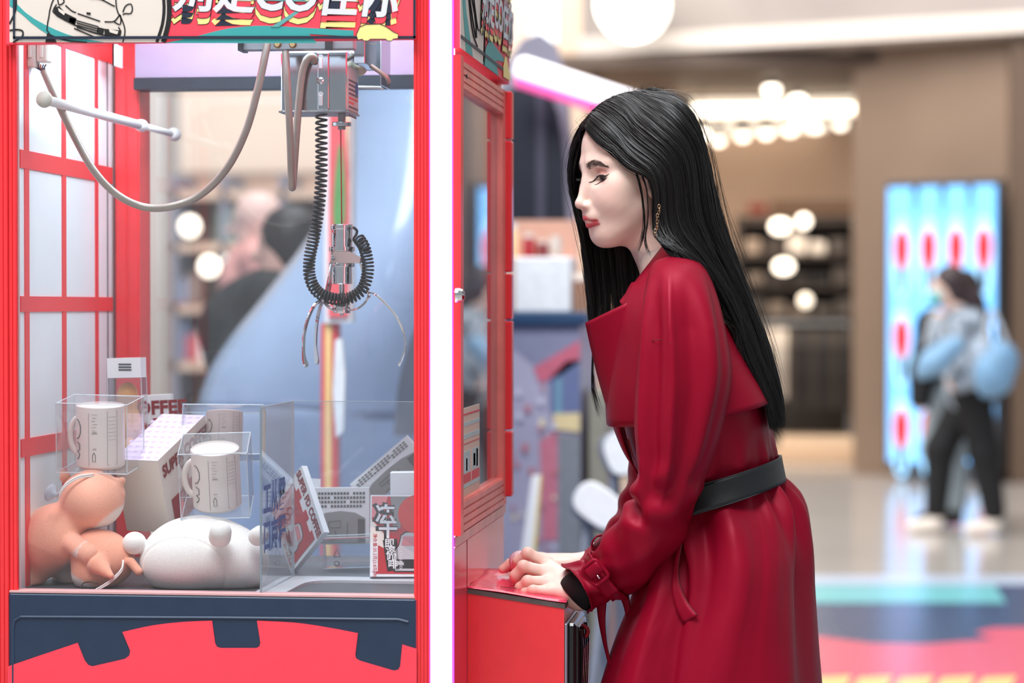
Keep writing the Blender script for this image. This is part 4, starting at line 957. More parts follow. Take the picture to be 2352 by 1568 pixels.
# info-printed boxes behind
def info_box(o, u, v, w, Y, dep, label, rows=4, arc=True, m=None):
    O, U, V, Wv = tri_box(o, u, v, w, Y, dep); r = cbox(O, U, V, Wv, label, m); mb = MB()
    for i in range(rows):
        for j in range(16):
            if (i*7+j*3) % 11 == 0: continue
            face_poly(mb, O, U, V, [(.06+.055*j,.08+.075*i),(.06+.055*j+.04,.08+.075*i),(.06+.055*j+.04,.08+.075*i+.045),(.06+.055*j,.08+.075*i+.045)], .0003)
    if rows: mb.build('small_print', INKD, r, kind='stuff')
    if arc:
        mb = MB(); face_poly(mb, O, U, V, [(.10,.98),(.10,.52),(.25,.44),(.5,.41),(.75,.44),(.93,.54),(.93,.98)], .0003); mb.build('grey_panel', GINFO, r)
        mb = MB(); face_poly(mb, O, U, V, [(.80,.55),(.92,.56),(.92,.96),(.80,.96)], .0006); mb.build('dark_tab', INKD, r)
        mb = MB()
        for q in ([(.3,.60),(.5,.58),(.5,.70),(.3,.70),(.3,.60)], [(.62,.62),(.62,.85)], [(.4,.75),(.45,.90),(.3,.92)]):
            n_ = nrmz(np.cross(U,V)); n_ = -n_ if n_@_f > 0 else n_
            mb.tube([O+U*s+V*t+n_*.0008 for s,t in q], .0007, 4)
        mb.build('line_drawing', INKD, r)
    return r, O, U, V, Wv
info_box((715,1120),(848,1119),(716,1250),(716,1110), 3.85, .03, 'white coffee carton turned to its grey instruction side')
r4, O4, U4, V4, W4 = info_box((803,1112),(934,1000),(850,1168),(800,1108), 3.90, .03, 'white coffee carton leaning at a slant above the others', rows=3)
info_box((896,1086),(975,1085),(896,1140),(900,1080), 3.78, .05, 'plain white carton lid peeking over the red one', rows=0, arc=False)
info_box((700,1097),(736,1100),(700,1150),(704,1092), 3.93, .03, 'small plain white carton behind the tipped red box', rows=0, arc=False)
# clear tray box lying in front of the instruction carton
O, U, V, Wv = tri_box((741,1236),(850,1232),(741,1306),(760,1228), 3.79, .05)
r = thing('clear_carton', O+V, 'clear plastic carton with a recycling mark lying beside the red carton', 'gift box')
box_mesh(O, U, V, Wv).build('clear_case', PET, r); box_edges(O, U, V, Wv, .0008).build('case_edges', EDGE, r)
mb = MB(); n_ = nrmz(np.cross(U,V)); n_ = -n_ if n_@_f > 0 else n_
mb.tube([O+U*s+V*t+n_*.0006 for s,t in ((.22,.62),(.36,.62),(.29,.36),(.22,.62))], .0009, 4); mb.tube([O+U*(.28+.05*math.cos(q))+V*(.84+.07*math.sin(q))+n_*.0006 for q in np.linspace(0,6.28,14)], .0009, 4)
mb.build('recycling_mark', INKD, r)
mb = MB(); face_poly(mb, O+V*.05, U, Wv, [(0,.1),(1,.1),(1,.9),(0,.9)], .0002); mb.build('red_insert', CRED, r)
# ================================================================ the mall behind
BEIGE = mat('fascia_stone', '#958c87', .45, noise=.08, nscale=1.5)
TAUPE = mat('taupe_metal_cladding', '#8d7766', .35, metal=.3, noise=.10, nscale=.8)
WARM = mat('warm_plaster', '#d9bfa8', .6, noise=.04, nscale=1.0)
DARKC = mat('dark_shop_ceiling', '#57483f', .6, noise=.1, nscale=1)
WOOD = mat('pale_oak', '#d8bb9d', .4, noise=.08, nscale=3)
YS = 18.5
def bx(p0, p1, Y0, Y1, b=0.0, mb=None):
    a = P(p0[0], p0[1], Y0); c = P(p1[0], p1[1], Y0); mb = mb or MB(); mb.box((a[0], Y0, a[2]), (c[0], Y1, c[2]), b); return mb
def zfl(p0, p1, Y0, Y1, b=0.0):        # pixel rectangle carried down to the floor
    a = P(p0[0], p0[1], Y0); c = P(p1[0], p1[1], Y0); mb = MB(); mb.box((a[0], Y0, 0), (c[0], Y1, a[2]), b); return mb
# shop front: fascia turned slightly, as its lower edge falls to the right in the photograph
a = P(1335,118,YS+.6); b = P(2800,190,YS-1.2)
d_ = nrmz((b-a)*[1,1,0]); nn_ = np.array([-d_[1], d_[0], 0])
def fas(mb, z0, z1, t0, t1):
    A, B = a+nn_*t0, b+nn_*t0; C, D = b+nn_*t1, a+nn_*t1
    mb.prism([np.array([q[0],q[1],z0]) for q in (A,B,C,D)], (0,0,z1-z0))
mb = MB(); fas(mb, float(a[2])+.10, 6.5, 0, .5); mb.build('trim_1', BEIGE, kind='structure')
mb = MB(); fas(mb, float(a[2])-.04, float(a[2])+.10, -.06, .5); mb.build('trim_2', mat('pale_fascia_edge','#d9cec6',.35), kind='structure')
# taupe wall right of the entrance, running on beyond the frame
a0 = P(1962, 700, YS+.3); b0 = P(2352, 700, YS-.35); e0 = P(2900, 700, YS-1.2)
mb = MB(); mb.prism([np.array([q[0], q[1], 0]) for q in (a0, e0, e0+[0,.6,0], a0+[0,.6,0])], (0,0,4.2)); mb.build('wall_right', TAUPE, kind='structure')
mb = MB(); q0 = P(2318,700,YS-.45); mb.box((q0[0],q0[1]-.12,0),(q0[0]+.18,q0[1]+.1,4.0)); mb.build('trim_3', mat('dark_bronze_jamb','#6d5a4c',.35,metal=.3), kind='structure')
# shop interior
YI = 25.0
mb = bx((1240,-200),(2100,1150), YI, YI+.2); mb.build('wall_back', WARM, kind='structure')
mb = MB(); lw = P(1350,700,YS+.7); mb.box((lw[0]-.25, YS+.6, 0), (lw[0], YI, 4.2)); mb.build('wall_shop_left', WARM, kind='structure')
mb = MB(); zc_ = float(P(1700,190,YS)[2])+.15; mb.box((lw[0]-.2, YS+.2, zc_), (a0[0]+.6, YI, zc_+.1)); mb.build('ceiling', DARKC, kind='structure')
# wide wall behind the machine, left of the shop
mb = MB(); lx = P(-700,700,22)[0]; mb.box((lx, 22, 0), (lw[0]-.2, 22.2, 6)); mb.build('wall_left', mat('peach_wall','#f0dccb',.6,noise=.05,nscale=.6), kind='structure')
mb = MB(); mb.box((lx, 21.7, P(600,470,21.7)[2]), (P(1000,0,21.7)[0], 22, P(600,395,21.7)[2])); mb.build('trim_4', mat('brown_soffit','#8b7264',.6), kind='structure')
# emissive shop lights
def lampmat(e, h='#fff1dc'): return mat('warm_lamp_%g' % e, h, .4, emit=e, noise=0)
dn = [(1772,203,20),(1994,168,18.9),(1832,226,21),(1836,270,22),(1610,305,20.5),(1576,262,21),(1650,320,23),(1706,310,23),(1760,304,23),(1815,297,23),(1872,290,23),(1930,283,23)]
for i, (px, py, Y) in enumerate(dn):
    p = P(px, py, Y); r = thing('spot_lamp', p, 'small warm spot lamp hanging under the shop ceiling', 'lamp', 'spot lamps in the shop')
    mb = MB(); mb.lathe([(.05,.0),(.055,.02),(.055,.10),(.03,.12)], p, (0,0,1), 12); mb.build('lamp_body', mat('lamp_black','#2a2622',.5), r)
    mb = MB(); mb.ball(p-[0,0,.01], (.06,.06,.045), 12, 8); mb.build('bulb', lampmat(8 if i < 6 else 4), r, smooth=True)
    mb = MB(); mb.box((p[0]-.008,p[1]-.008,p[2]+.11),(p[0]+.008,p[1]+.008,max(zc_+.01,p[2]+.13))); mb.build('drop_rod', mat('lamp_black','#2a2622',.5), r)
for k, (x0,y0,x1,y1,Y) in enumerate(((1560,228,1978,262,21.5),(1560,276,1900,298,24.6))):
    A = P(x0,y0,Y); B = P(x1,y1,Y); r = thing('light_panel', [(A[0]+B[0])/2,Y,B[2]], ('long glowing light cove over the shop entrance','long glowing light cove on the rear shop wall')[k], 'light panel')
    mb = MB(); mb.box((A[0],Y,B[2]),(B[0],Y+.25,A[2]),.03); mb.build('diffuser', lampmat(1.3), r); mb = MB(); mb.box((A[0]-.03,Y+.03,A[2]-.01),(B[0]+.03,Y+.33,max(A[2]+.05,zc_ if k == 0 else A[2]+.05)),.01); mb.build('light_frame', DARKC, r)
A = P(1560,212,20.3)
# round illuminated shop sign on the fascia
c = P(1455,14,18.15); k = 18.15/F
sg = thing('round_sign', c-[0,0,86*k], 'round glowing white shop sign with a dark ring on the stone fascia', 'sign')
WL = mat('white_sign_light', '#fffdf2', .4, emit=3.2, noise=0)
mb = MB(); mb.lathe([(78*k,0),(81*k,.02),(81*k,.16),(78*k,.18)], c, (0,-1,0), 40); mb.build('sign_disc', WL, sg, smooth=True, sharp=40)
c2 = c+[0,-.18,12*k]; mb = MB(); mb.lathe([(64*k,0),(64*k,.02)], c2, (0,-1,0), 36); mb.build('dark_ring', mat('sign_dark','#2b2b26',.5), sg)
mb = MB(); mb.lathe([(38*k,0),(38*k,.03)], c+[.0,-.20,4*k], (0,-1,0), 36); mb.build('inner_disc', WL, sg)
mb = MB(); mb.box(c+[-.05,.0,-.05], c+[.05,1.6,.05]); mb.build('sign_bracket', mat('lamp_black','#2a2622',.5), sg)
# advertising screen
s0 = P(2042,432,YS-.35); s1 = P(2288,406,YS-.72); zb_ = P(2040,1058,YS-.35)[2]
ux = nrmz((s1-s0)*[1,1,0]); sn = np.array([ux[1],-ux[0],0.]); wS = np.linalg.norm((s1-s0)[:2]); zt_ = s0[2]
scn = thing('advertising_screen', [s0[0]+ux[0]*wS/2, s0[1]+ux[1]*wS/2, 0], 'tall blue advertising screen showing rows of red spoons', 'screen')
mb = MB(); mb.prism([np.array([*(s0+ux*t)[:2], zb_-.04])-[0,0,0] for t in (-.02, wS+.02)]+[np.array([*(s0+ux*t-sn*.14)[:2], zb_-.04]) for t in (wS+.02, -.02)], (0,0,zt_-zb_+.08)); mb.build('casing', mat('screen_casing','#40454d',.4), scn)
mb = MB(); mb.prism([np.array([*(s0+ux*t+sn*.01)[:2], 0]) for t in (.1, wS-.1)]+[np.array([*(s0+ux*t-sn*.12)[:2], 0]) for t in (wS-.1, .1)], (0,0,zb_-.02)); mb.build('screen_stand', mat('screen_casing','#40454d',.4), scn)
def son(pts, m, off, nm):
    mb = MB(); mb.prism([s0*[1,1,0]+[0,0,zb_]+ux*wS*s+np.array([0,0,(zt_-zb_)*t])+sn*off for s,t in pts], sn*.004); mb.build(nm, m, scn)
SCB = mat('screen_blue','#6fb8f8',.4,emit=.80,noise=0); SCL = mat('screen_pale_blue','#9bd4ff',.4,emit=.85,noise=0); SCR = mat('screen_red','#d2232c',.4,emit=.55,noise=0); SCD = mat('screen_dark','#2c3a4c',.4,emit=.15,noise=0)
son([(0,0),(1,0),(1,1),(0,1)], SCB, .004, 'display')
for i in range(4):
    x = .13+.255*i
    for j, z in enumerate((.755,.43,.10)):
        if j and i > 0 and not (j == 2 and i == 3): pass
        son([(x+.095*math.cos(q), z-.01+.150*math.sin(q)) for q in np.linspace(0,2*math.pi,18,endpoint=False)], SCL, .009, 'spoon_halo')
        son([(x+.072*math.cos(q), z+.03+(.065 if math.sin(q) > 0 else .095)*math.sin(q)*(1)) for q in np.linspace(0,2*math.pi,16,endpoint=False)], SCR, .014, 'spoon_bowl')
        son([(x-.022,z-.135),(x+.022,z-.135),(x+.034,z-.045),(x-.034,z-.045)], SCD, .016, 'spoon_handle')
for i in range(3):
    x = .26+.255*i; son([(x-.03,1.0),(x+.03,1.0),(x+.012,.90),(x-.012,.90)], SCD, .010, 'screen_notch')
# clothes wall in the shop
rnd = random.Random(3)
YR = 22.5
cols = ['#2b2725','#3a332f','#6d6258','#b7a99b','#1f1d1e','#8a7b6e','#4b4541','#d8cfc4','#5c4c40']
rack = thing('shelf_unit', [P(1830,0,YR)[0], YR, 0], 'tall dark shelf unit with folded clothes in the shop', 'shelf')
A = P(1690,505,YR); B = P(1968,505,YR)
zsh = [P(1800,py,YR)[2] for py in (505,585,655,730)]
for z in zsh: mb = MB(); mb.box((A[0],YR,z-.03),(B[0],YR+.45,z)); mb.build('shelf_board', mat('dark_shelf','#3c332d',.5), rack)
mb = MB(); mb.box((A[0],YR+.44,0),(B[0],YR+.48,zsh[0]+.05)); mb.build('back_panel', mat('shelf_back','#2b2623',.6,noise=.2,nscale=4), rack)
for x in (A[0], B[0]-.04): mb = MB(); mb.box((x,YR,0),(x+.04,YR+.45,zsh[0]+.05)); mb.build('upright', mat('dark_shelf','#3c332d',.5), rack)
for zi, z in enumerate(zsh[1:]):
    x = A[0]+.08
    while x < B[0]-.16:
        wd = rnd.uniform(.13,.2); hh = rnd.uniform(.10,.19); mb = MB(); mb.box((x,YR+.03,z),(x+wd,YR+.4,z+hh),.02)
        mb.build('folded_clothes', mat('cloth_%d' % (len(cols)*zi+int(x*10)) , rnd.choice(cols), .8), label='folded pile of clothes on the dark shop shelf', cat='clothes', group='folded clothes on the shelf'); x += wd+.03
for i, (px,py) in enumerate(((1792,520),(1846,508),(1850,690),(1800,612))):
    p = P(px,py,YR-.35); big = i in (0,3); r = thing('shelf_lamp', p, 'round glowing lamp in front of the dark shelf unit', 'lamp', 'shelf lamps')
    mb = MB(); mb.ball(p, (.085,.06,.06) if big else .055, 14, 10); mb.build('globe', lampmat(4.5 if i != 2 else 2.2), r, smooth=True)
    mb = MB(); mb.tube([p+[0,.05,0], p+[0,.36,0]], .012, 6); mb.build('lamp_arm', mat('lamp_black','#2a2622',.5), r)
# hanging garments
rl2 = thing('clothes_rail', [P(1830,0,21.5)[0], 21.5, 0], 'metal clothes rail under the dark shelf unit', 'clothes rail')
A2 = P(1742,742,21.5); B2 = P(1950,742,21.5)
mb = MB(); mb.tube([A2,B2], .015, 8); mb.build('bar', DULLSTEEL, rl2)
for q in (A2,B2): mb = MB(); mb.tube([q*[1,1,0], q], .015, 8); mb.build('leg', DULLSTEEL, rl2)
x = A2[0]+.03; i = 0
while x < B2[0]-.02:
    h_ = ('#b9aea2','#a89a8d','#c8bfb4')[i % 3] if x < A2[0]+.22 else rnd.choice(['#1b1a1b','#242224','#2d2826','#151415','#3d352f'])
    wd = rnd.uniform(.035,.06); zz0 = P(0,925 if x > A2[0]+.22 else 905,21.5)[2]
    top = A2[2]-.02; mb = MB(); prof = [(-.22,zz0),(-.24,zz0+.3),(-.20,top-.18),(-.05,top-.03),(.05,top-.03),(.20,top-.18),(.24,zz0+.3),(.22,zz0)]
    mb.prism([(x, 21.5+a_, z_) for a_, z_ in prof], (wd,0,0)); mb.tube([(x+wd/2,21.5,top-.04),(x+wd/2,21.5,top+.02)], .006, 5)
    mb.build('hanging_garment', mat('garment_%s' % h_[1:], h_, .85), label=('pale' if x < A2[0]+.22 else 'dark')+' garment hanging on the shop clothes rail', cat='clothes', group=('pale' if x < A2[0]+.22 else 'dark')+' garments on the rail'); x += wd+.012; i += 1
# display steps
for k, (y0, y1, x0, x1, Y, h_) in enumerate(((1005,1060,1790,1962,21.0,'#e3c7a8'),(1040,1092,1760,1965,20.0,'#caa98a'))):
    mb = zfl((x0,y0),(x1,y1),Y,Y+.7,.01); mb.build('display_plinth', mat('plinth_%d' % k, h_, .4), label=('upper','lower')[k]+' pale wooden display plinth inside the shop entrance', cat='plinth')
mb = bx((1720,470),(1760,488), 24.9, 24.95); mb.build('shop_notice', mat('red_notice','#c0473f',.6), label='small red notice on the rear shop wall', cat='notice')
mb = bx((1770,462),(1960,490), 24.85, 24.93); mb.build('wall_rail', mat('brown_rail','#a0826b',.6), label='brown rail board along the rear shop wall', cat='board')
# printed floor mat of the pop-up
MATZ = .012
def fpoly(pts, z): return [PZ(a_, b_, z) for a_, b_ in pts]
fm = MB(); fm.prism([(-9,3,0),(PZ(2352,1335)[0]+4,3,0),(PZ(2352,1335)[0]+4,PZ(2352,1335)[1],0),(PZ(1300,1325)[0]-4,PZ(1300,1325)[1],0),(-9,PZ(1300,1325)[1]-.1,0)], (0,0,MATZ))
fmo = fm.build('floor_mat', mat('mat_navy','#3f5475',.25,noise=.05,nscale=2), label='large navy floor mat printed with teal and red shapes under the machine', cat='floor mat')
def mprint(pts, m, nm, z=MATZ): mb = MB(); mb.prism(fpoly(pts, z), (0,0,.002)); mb.build(nm, m, fmo)
mprint([(1500,1322),(2352,1322),(2700,1322),(2700,1342),(2352,1342),(1500,1342)], mat('mat_pale','#c6d2e6',.25), 'pale_border')
mprint([(1500,1344),(2285,1344),(2310,1384),(1500,1384)], mat('mat_teal','#7cc9cf',.25), 'teal_stripe')
mprint([(1540,1470),(1880,1462),(2000,1478),(2120,1480),(2280,1468),(2240,1452),(2280,1442),(2500,1440),(2900,1446),(2900,1640),(1300,1640),(1420,1480)], mat('mat_red','#e8647c',.25), 'red_shape')
for k in range(5): mprint([(1880+95*k,1556),(1955+95*k,1552),(1940+95*k,1580),(1860+95*k,1580)], mat('mat_yellow','#f3d489',.3), 'yellow_dash', MATZ+.003)
mprint([(1330,1390),(1420,1385),(1425,1410),(1335,1416)], mat('mat_teal','#7cc9cf',.25), 'teal_patch', MATZ+.003); mprint([(1330,1530),(1440,1520),(1445,1560),(1330,1568)], mat('mat_yellow','#f3d489',.3), 'yellow_patch', MATZ+.006)
# ---------------------------------------------------------------- pop-up counter beside the machine
YQ = 7.2
cn = thing('counter', [P(1255,730,YQ)[0], YQ+.3, 0], 'pop-up counter with a navy top and a printed lilac front', 'counter')
A = P(1060,716,YQ); B = P(1349,746,YQ); mb = MB(); mb.box((A[0],YQ-.03,B[2]),(B[0],YQ+.62,A[2]),.004); mb.build('counter_top', mat('counter_navy','#2d4a6d',.35), cn)
B = P(1332,746,YQ); mb = MB(); mb.box((A[0],YQ,0),(B[0],YQ+.6,P(0,747,YQ)[2])); cf = mb.build('counter_front', mat('counter_lilac','#b9b4cb',.4,noise=.12,nscale=3), cn)
def cpr(pts, h_, nm='printed_shape', off=.003, m=None): mb = MB(); mb.prism([P(a_,b_,YQ-off) for a_,b_ in pts], (0,.002,0)); mb.build(nm, m or mat('counter_'+h_[1:], h_, .45), cf)
cpr([(1100,748),(1332,748),(1332,790),(1240,850),(1180,800),(1100,830)], '#8f90ab'); cpr([(1225,845),(1300,800),(1332,780),(1332,830),(1290,860),(1240,880)], '#d56f85','printed_shape',.006)
cpr([(1262,870),(1300,830),(1332,825),(1332,990),(1290,980),(1262,940)], '#6f7ba3','printed_shape',.006); cpr([(1275,880),(1290,860),(1290,985),(1275,960)], '#7ba5bb','printed_shape',.008)
cpr([(1272,950),(1332,948),(1332,992),(1272,985)], '#efd9a5','printed_shape',.010); cpr([(1240,1010),(1280,990),(1280,1240),(1245,1240)], '#d78093','printed_shape',.006)
cpr([(1284,1000),(1332,1000),(1332,1330),(1284,1330)], '#8b8f96','printed_shape',.006)
for i in range(26):
    x = rnd.uniform(1165,1270); y = rnd.uniform(880,1260); s_ = rnd.uniform(7,16); cpr([(x,y),(x+s_,y-s_*.4),(x+s_*1.2,y+s_),(x+2,y+s_*.9)], rnd.choice(['#cf7d88','#f2e2c4','#d9d6e6','#c8899b']), 'printed_shape', .008+.0004*i)
mb = zfl((1353,900),(1392,1300),YQ+.05,YQ+.5); mb.build('side_cabinet', mat('olive_grey','#9b9788',.5), label='narrow olive grey cabinet beside the counter', cat='cabinet')
def onc(px0,py0,px1,py1,Y0,Y1,h_,name,label,cat,b=.004,rough=.5):
    A = P(px0,py0,Y0); B = P(px1,py1,Y0); zt2 = P(0,716,YQ)[2]; H_ = A[2]-B[2]; mb = MB(); mb.box((A[0],Y0,zt2),(B[0],Y1,zt2+H_),b); return mb.build(name, mat(name+h_[1:], h_, rough), label=label, cat=cat)
onc(1183,590,1310,716,YQ+.02,YQ+.2,'#f2f3f5','white_carton','plain white carton standing on the navy counter','box'); onc(1120,590,1182,716,YQ+.05,YQ+.25,'#d8b9ad','tan_carton','tan carton on the navy counter next to the white one','box')
c = P(1326,716,YQ+.12); c[2] = P(0,716,YQ)[2]; kq = YQ/F
cu = thing('paper_cup', c, 'brown paper cup with a pale lid on the navy counter', 'cup'); mb = MB(); mb.lathe([(22*kq,0),(28*kq,72*kq)], c, n=24); mb.build('cup_body', mat('kraft_cup','#b98d74',.6), cu, smooth=True, sharp=40)
mb = MB(); mb.lathe([(29*kq,72*kq),(29*kq,80*kq),(24*kq,90*kq)], c, n=24); mb.build('cup_lid', mat('cup_lid','#ead9cc',.5), cu, smooth=True, sharp=40)
c[2]  # goods stacked on a rear shelf
sh = thing('goods_shelf', [P(1230,590,YQ+.7)[0],YQ+.7,0], 'peach shelf board standing behind the counter', 'shelf'); A = P(1120,505,YQ+.62); B = P(1306,600,YQ+.62)
mb = MB(); mb.box((A[0],YQ+.95,0),(B[0],YQ+1.0,A[2]+.01)); mb.build('back_board', mat('peach_board','#d9ab97',.6), sh); mb = MB(); mb.box((A[0],YQ+.66,B[2]-.03),(B[0],YQ+.95,B[2])); mb.build('shelf_board', mat('peach_board','#d9ab97',.6), sh); mb = MB(); mb.box((B[0]-.03,YQ+.66,0),(B[0],YQ+.95,B[2]-.03)); mb.build('shelf_leg', mat('peach_board','#d9ab97',.6), sh); mb = MB(); mb.box((A[0],YQ+.66,0),(A[0]+.03,YQ+.95,B[2]-.03)); mb.build('shelf_leg', mat('peach_board','#d9ab97',.6), sh)
zsf = B[2]
for px, wd, hh, h_, nm, lb_, ct in ((1178,26,90,'#f4d3a4','orange_jar','orange and white jar on the peach shelf','jar'),(1215,30,66,'#a3222e','red_tin','dark red tin on the peach shelf','tin'),(1246,28,52,'#7c2a30','maroon_tin','squat maroon tin on the peach shelf','tin'),(1276,32,60,'#cbbfb6','grey_tin','grey tin with a dark base on the peach shelf','tin')):
    p = P(px,600,YQ+.78); kk = (YQ+.78)/F; p[2] = zsf; r = thing(nm, p, lb_, ct); mb = MB(); mb.lathe([(wd*.5*kk,0),(wd*.5*kk,hh*.75*kk),(wd*.36*kk,hh*.85*kk)], p, n=18); mb.build('tin_body', mat('tin_'+h_[1:], h_, .4), r, smooth=True, sharp=40); mb = MB(); mb.lathe([(wd*.4*kk,hh*.85*kk),(wd*.4*kk,hh*kk)], p, n=18); mb.build('tin_lid', mat('tin_lid','#e9e4df',.4), r, smooth=True, sharp=40)
# navy arch with a lit pink-white beam behind the counter
YA = 9.0
ar = thing('navy_arch', [P(1240,500,YA)[0],YA,0], 'tall dark navy arch panel with a grey stripe behind the counter', 'arch panel')
arch = [(1120,1330),(1120,300),(1160,150),(1200,90),(1240,75),(1275,100),(1296,180),(1312,330),(1318,500),(1320,1330)]
mb = MB(); pts = [P(*q,YA) for q in [tuple(z) for z in arch]]; 
for q in pts: q[2] = max(q[2], 0)
mb.prism(pts, (0,.12,0)); mb.build('arch_edge', mat('arch_grey','#8d8a9a',.4), ar)
mb = MB(); pts = [P(a_,b_,YA-.02) for a_,b_ in [(1120,1330),(1128,320),(1170,205),(1215,195),(1262,212),(1282,260),(1296,360),(1300,500),(1300,1330)]]
for q in pts: q[2] = max(q[2], 0)
mb.prism(pts, (0,.02,0)); mb.build('arch_face', mat('arch_navy','#0d1628',.45), ar)
mb = MB(); pts = [P(a_,b_,YA-.03) for a_,b_ in [(1232,1330),(1232,215),(1252,215),(1252,1330)]]
for q in pts: q[2] = max(q[2], 0)
mb.prism(pts, (0,.012,0)); mb.build('arch_stripe', mat('arch_stripe_grey','#454556',.4), ar)
lbm = thing('light_beam', P(1290,230,8.7), 'sloping white and pink light beam fixed across the navy arch', 'light beam')
A = P(1186,152,8.7); B = P(1470,244,8.7); dB = nrmz(B-A)
mb = MB(); mb.tube([A, A+dB*.02, B-dB*.02, B], [.03,.042,.042,.03], 16); mb.build('light_tube', mat('white_beam_light','#fff6fb',.4,emit=1.5,noise=0), lbm, smooth=True)
mb = MB(); off = np.array([0,-.01,-.052]); mb.tube([A+off, B+off], .022, 12); mb.build('pink_edge', mat('pink_edge_light','#f45fa8',.4,emit=.85,noise=0), lbm, smooth=True)
mb = MB(); mb.tube([A+[.1,.03,0], A+[.1,.32,0]], .015, 6); mb.build('beam_bracket', DULLSTEEL, lbm)
# pale pillars and window light far behind
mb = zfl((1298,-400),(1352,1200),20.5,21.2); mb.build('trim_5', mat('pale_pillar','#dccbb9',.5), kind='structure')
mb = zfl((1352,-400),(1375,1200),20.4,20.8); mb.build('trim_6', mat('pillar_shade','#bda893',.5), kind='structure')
mb = bx((1222,-300),(1300,118),21.6,21.65); mb.build('window_1', mat('bright_window','#eef7ff',.3,emit=1.1,noise=0), kind='structure')
# white stools, leaning flag stand
for k, (px,py,wx,hy,Y) in enumerate(((1376,1160,62,42,6.4),(1432,1040,50,42,6.8))):
    c = P(px,py,Y); kk = Y/F; r = thing('folding_chair', [c[0],c[1],0], ('white folding chair with a rounded seat left of the red coat cuff','white folding chair with a rounded back behind the coat lapel')[k], 'chair', 'white folding chairs')
    R_ = rot('Y', 35 if k == 0 else 70); mb = MB(); G = []
    ring = [(wx*kk*math.copysign(abs(math.cos(q))**.6, math.cos(q)), hy*kk*math.copysign(abs(math.sin(q))**.8, math.sin(q))) for q in np.linspace(0,2*math.pi,28,endpoint=False)]
    for yy, s_ in ((-.02,.95),(0,1),(.02,.95)): G.append([c+R_@np.array([a_*s_, yy, b_*s_]) for a_,b_ in ring])
    mb.grid(G, True); n0 = len(mb.v); mb.add(G[0], [tuple(range(28))]); mb.add(G[-1], [tuple(range(27,-1,-1))]); mb.build('seat', mat('chair_white','#f6f7fa',.3), r, smooth=True, sharp=40)
    mb = MB(); mb.tube([c+R_@np.array([a_*.96, .03, b_*.96-.012]) for a_,b_ in ring], .008, 6, closed=True); mb.build('seat_rim', mat('chair_grey','#7f8594',.4), r, smooth=True)
    for sx in (-1, 1):
        mb = MB(); mb.tube([c+[sx*wx*kk*.5,.05,-.02], [c[0]+sx*wx*kk*.9, c[1]+.22*sx, 0]], .011, 8); mb.build('leg', mat('chair_grey','#7f8594',.4), r); mb = MB(); mb.tube([c+[sx*wx*kk*.5,.05,-.02], [c[0]-sx*wx*kk*.6, c[1]-.2*sx, 0]], .011, 8); mb.build('leg', mat('chair_grey','#7f8594',.4), r)
fl = thing('flag_stand', PZ(1200,1450,MATZ), 'white flag pole stand with a yellow edge leaning by the counter', 'stand'); fl.location.z = MATZ; ORG[fl.name][2] = MATZ
yf = 6.6; A = P(1232,1092,yf); B = P(1208,1290,yf); dv = nrmz(B-A); e_ = B+dv*((B[2]-MATZ)/-dv[2]) if dv[2] < 0 else B
mb = MB(); mb.prism([A+[-.012,0,0],A+[.010,0,0],e_+[.028,0,0],e_+[-.028,0,0]], (0,.02,0)); mb.build('white_blade', mat('flag_white','#ffffff',.3,noise=0), fl); mb = MB(); mb.prism([A+[.010,0,.0],A+[.014,0,0],e_+[.05,0,0],e_+[.028,0,0]], (0,.02,0)); mb.build('yellow_edge', mat('flag_yellow','#f6dd7a',.4), fl)
# ---------------------------------------------------------------- seen through the machine: curved blue panel, sign totem, black-coated visitors, goods
YV = 6.3
pv_ = thing('curved_panel', [P(760,900,YV)[0],YV,0], 'large glossy grey-blue curved display panel behind the machine', 'display panel')
cur = [(465,935),(490,860),(540,780),(600,706),(660,630),(705,570),(745,505),(775,430),(795,350),(812,270),(822,190),(826,60)]
cl_ = spline(np.array([(430,1500),(446,1000)]+cur,float), 70); G = []
for (lx_, ly_) in cl_:
    row = []
    for q in np.linspace(0, 1, 24):
        px = lx_+(1120-lx_)*q; p = P(px, ly_, YV); b_ = math.sin(math.pi*min(1, q*1.05))**.8*.16*(1+.8*math.sin((ly_-300)/260.)); p = P(px, ly_, YV-b_); row.append(p)
    G.append(row)
for p in G[0]: p[2] = MATZ
mb = MB(); mb.grid(G); mb.build('blue_face', mat('glossy_blue_grey','#a3b8d8',.2,noise=.12,nscale=2.2,coat=.5), pv_, smooth=True, thick=.03)
mb = MB(); pp = [tuple(z) for z in spline(np.array([(905,1000),(915,880),(950,760),(1000,700),(1100,660)],float),14)]
mb.prism([P(*q,YV-.34) for q in pp+[(1100,1000)]], (0,.03,0)); mb.build('dark_wheel_shape', mat('panel_dark','#4c5566',.4), pv_)
tt = thing('sign_totem', [P(770,900,5.4)[0],5.4,0], 'slim red and white sign totem with a green stripe on a red and yellow post', 'sign')
def tot(pts, Y, th, m, nm):
    mb = MB(); q_ = [P(*q,Y) for q in pts]
    for q in q_: q[2] = max(q[2], MATZ)
    mb.prism(q_, (0,th,0)); mb.build(nm, m, tt)
tot([(742,245),(810,245),(806,740),(746,742)], 5.4, .05, mat('totem_white','#f3f3f6',.4), 'frame'); tot([(757,258),(803,258),(799,726),(754,728)], 5.39, .01, mat('totem_red','#ef5f66',.4), 'red_face')
tot([tuple(z) for z in spline(np.array([(778,330),(768,420),(766,516),(790,516),(792,420),(786,340)],float),14)], 5.385, .005, mat('totem_green','#5d9f57',.4), 'green_stripe'); tot([tuple(z) for z in spline(np.array([(792,260),(796,330),(803,430),(803,470),(800,340),(803,262)],float),12)], 5.383, .005, mat('totem_cream','#f7ddb8',.4), 'cream_stripe')
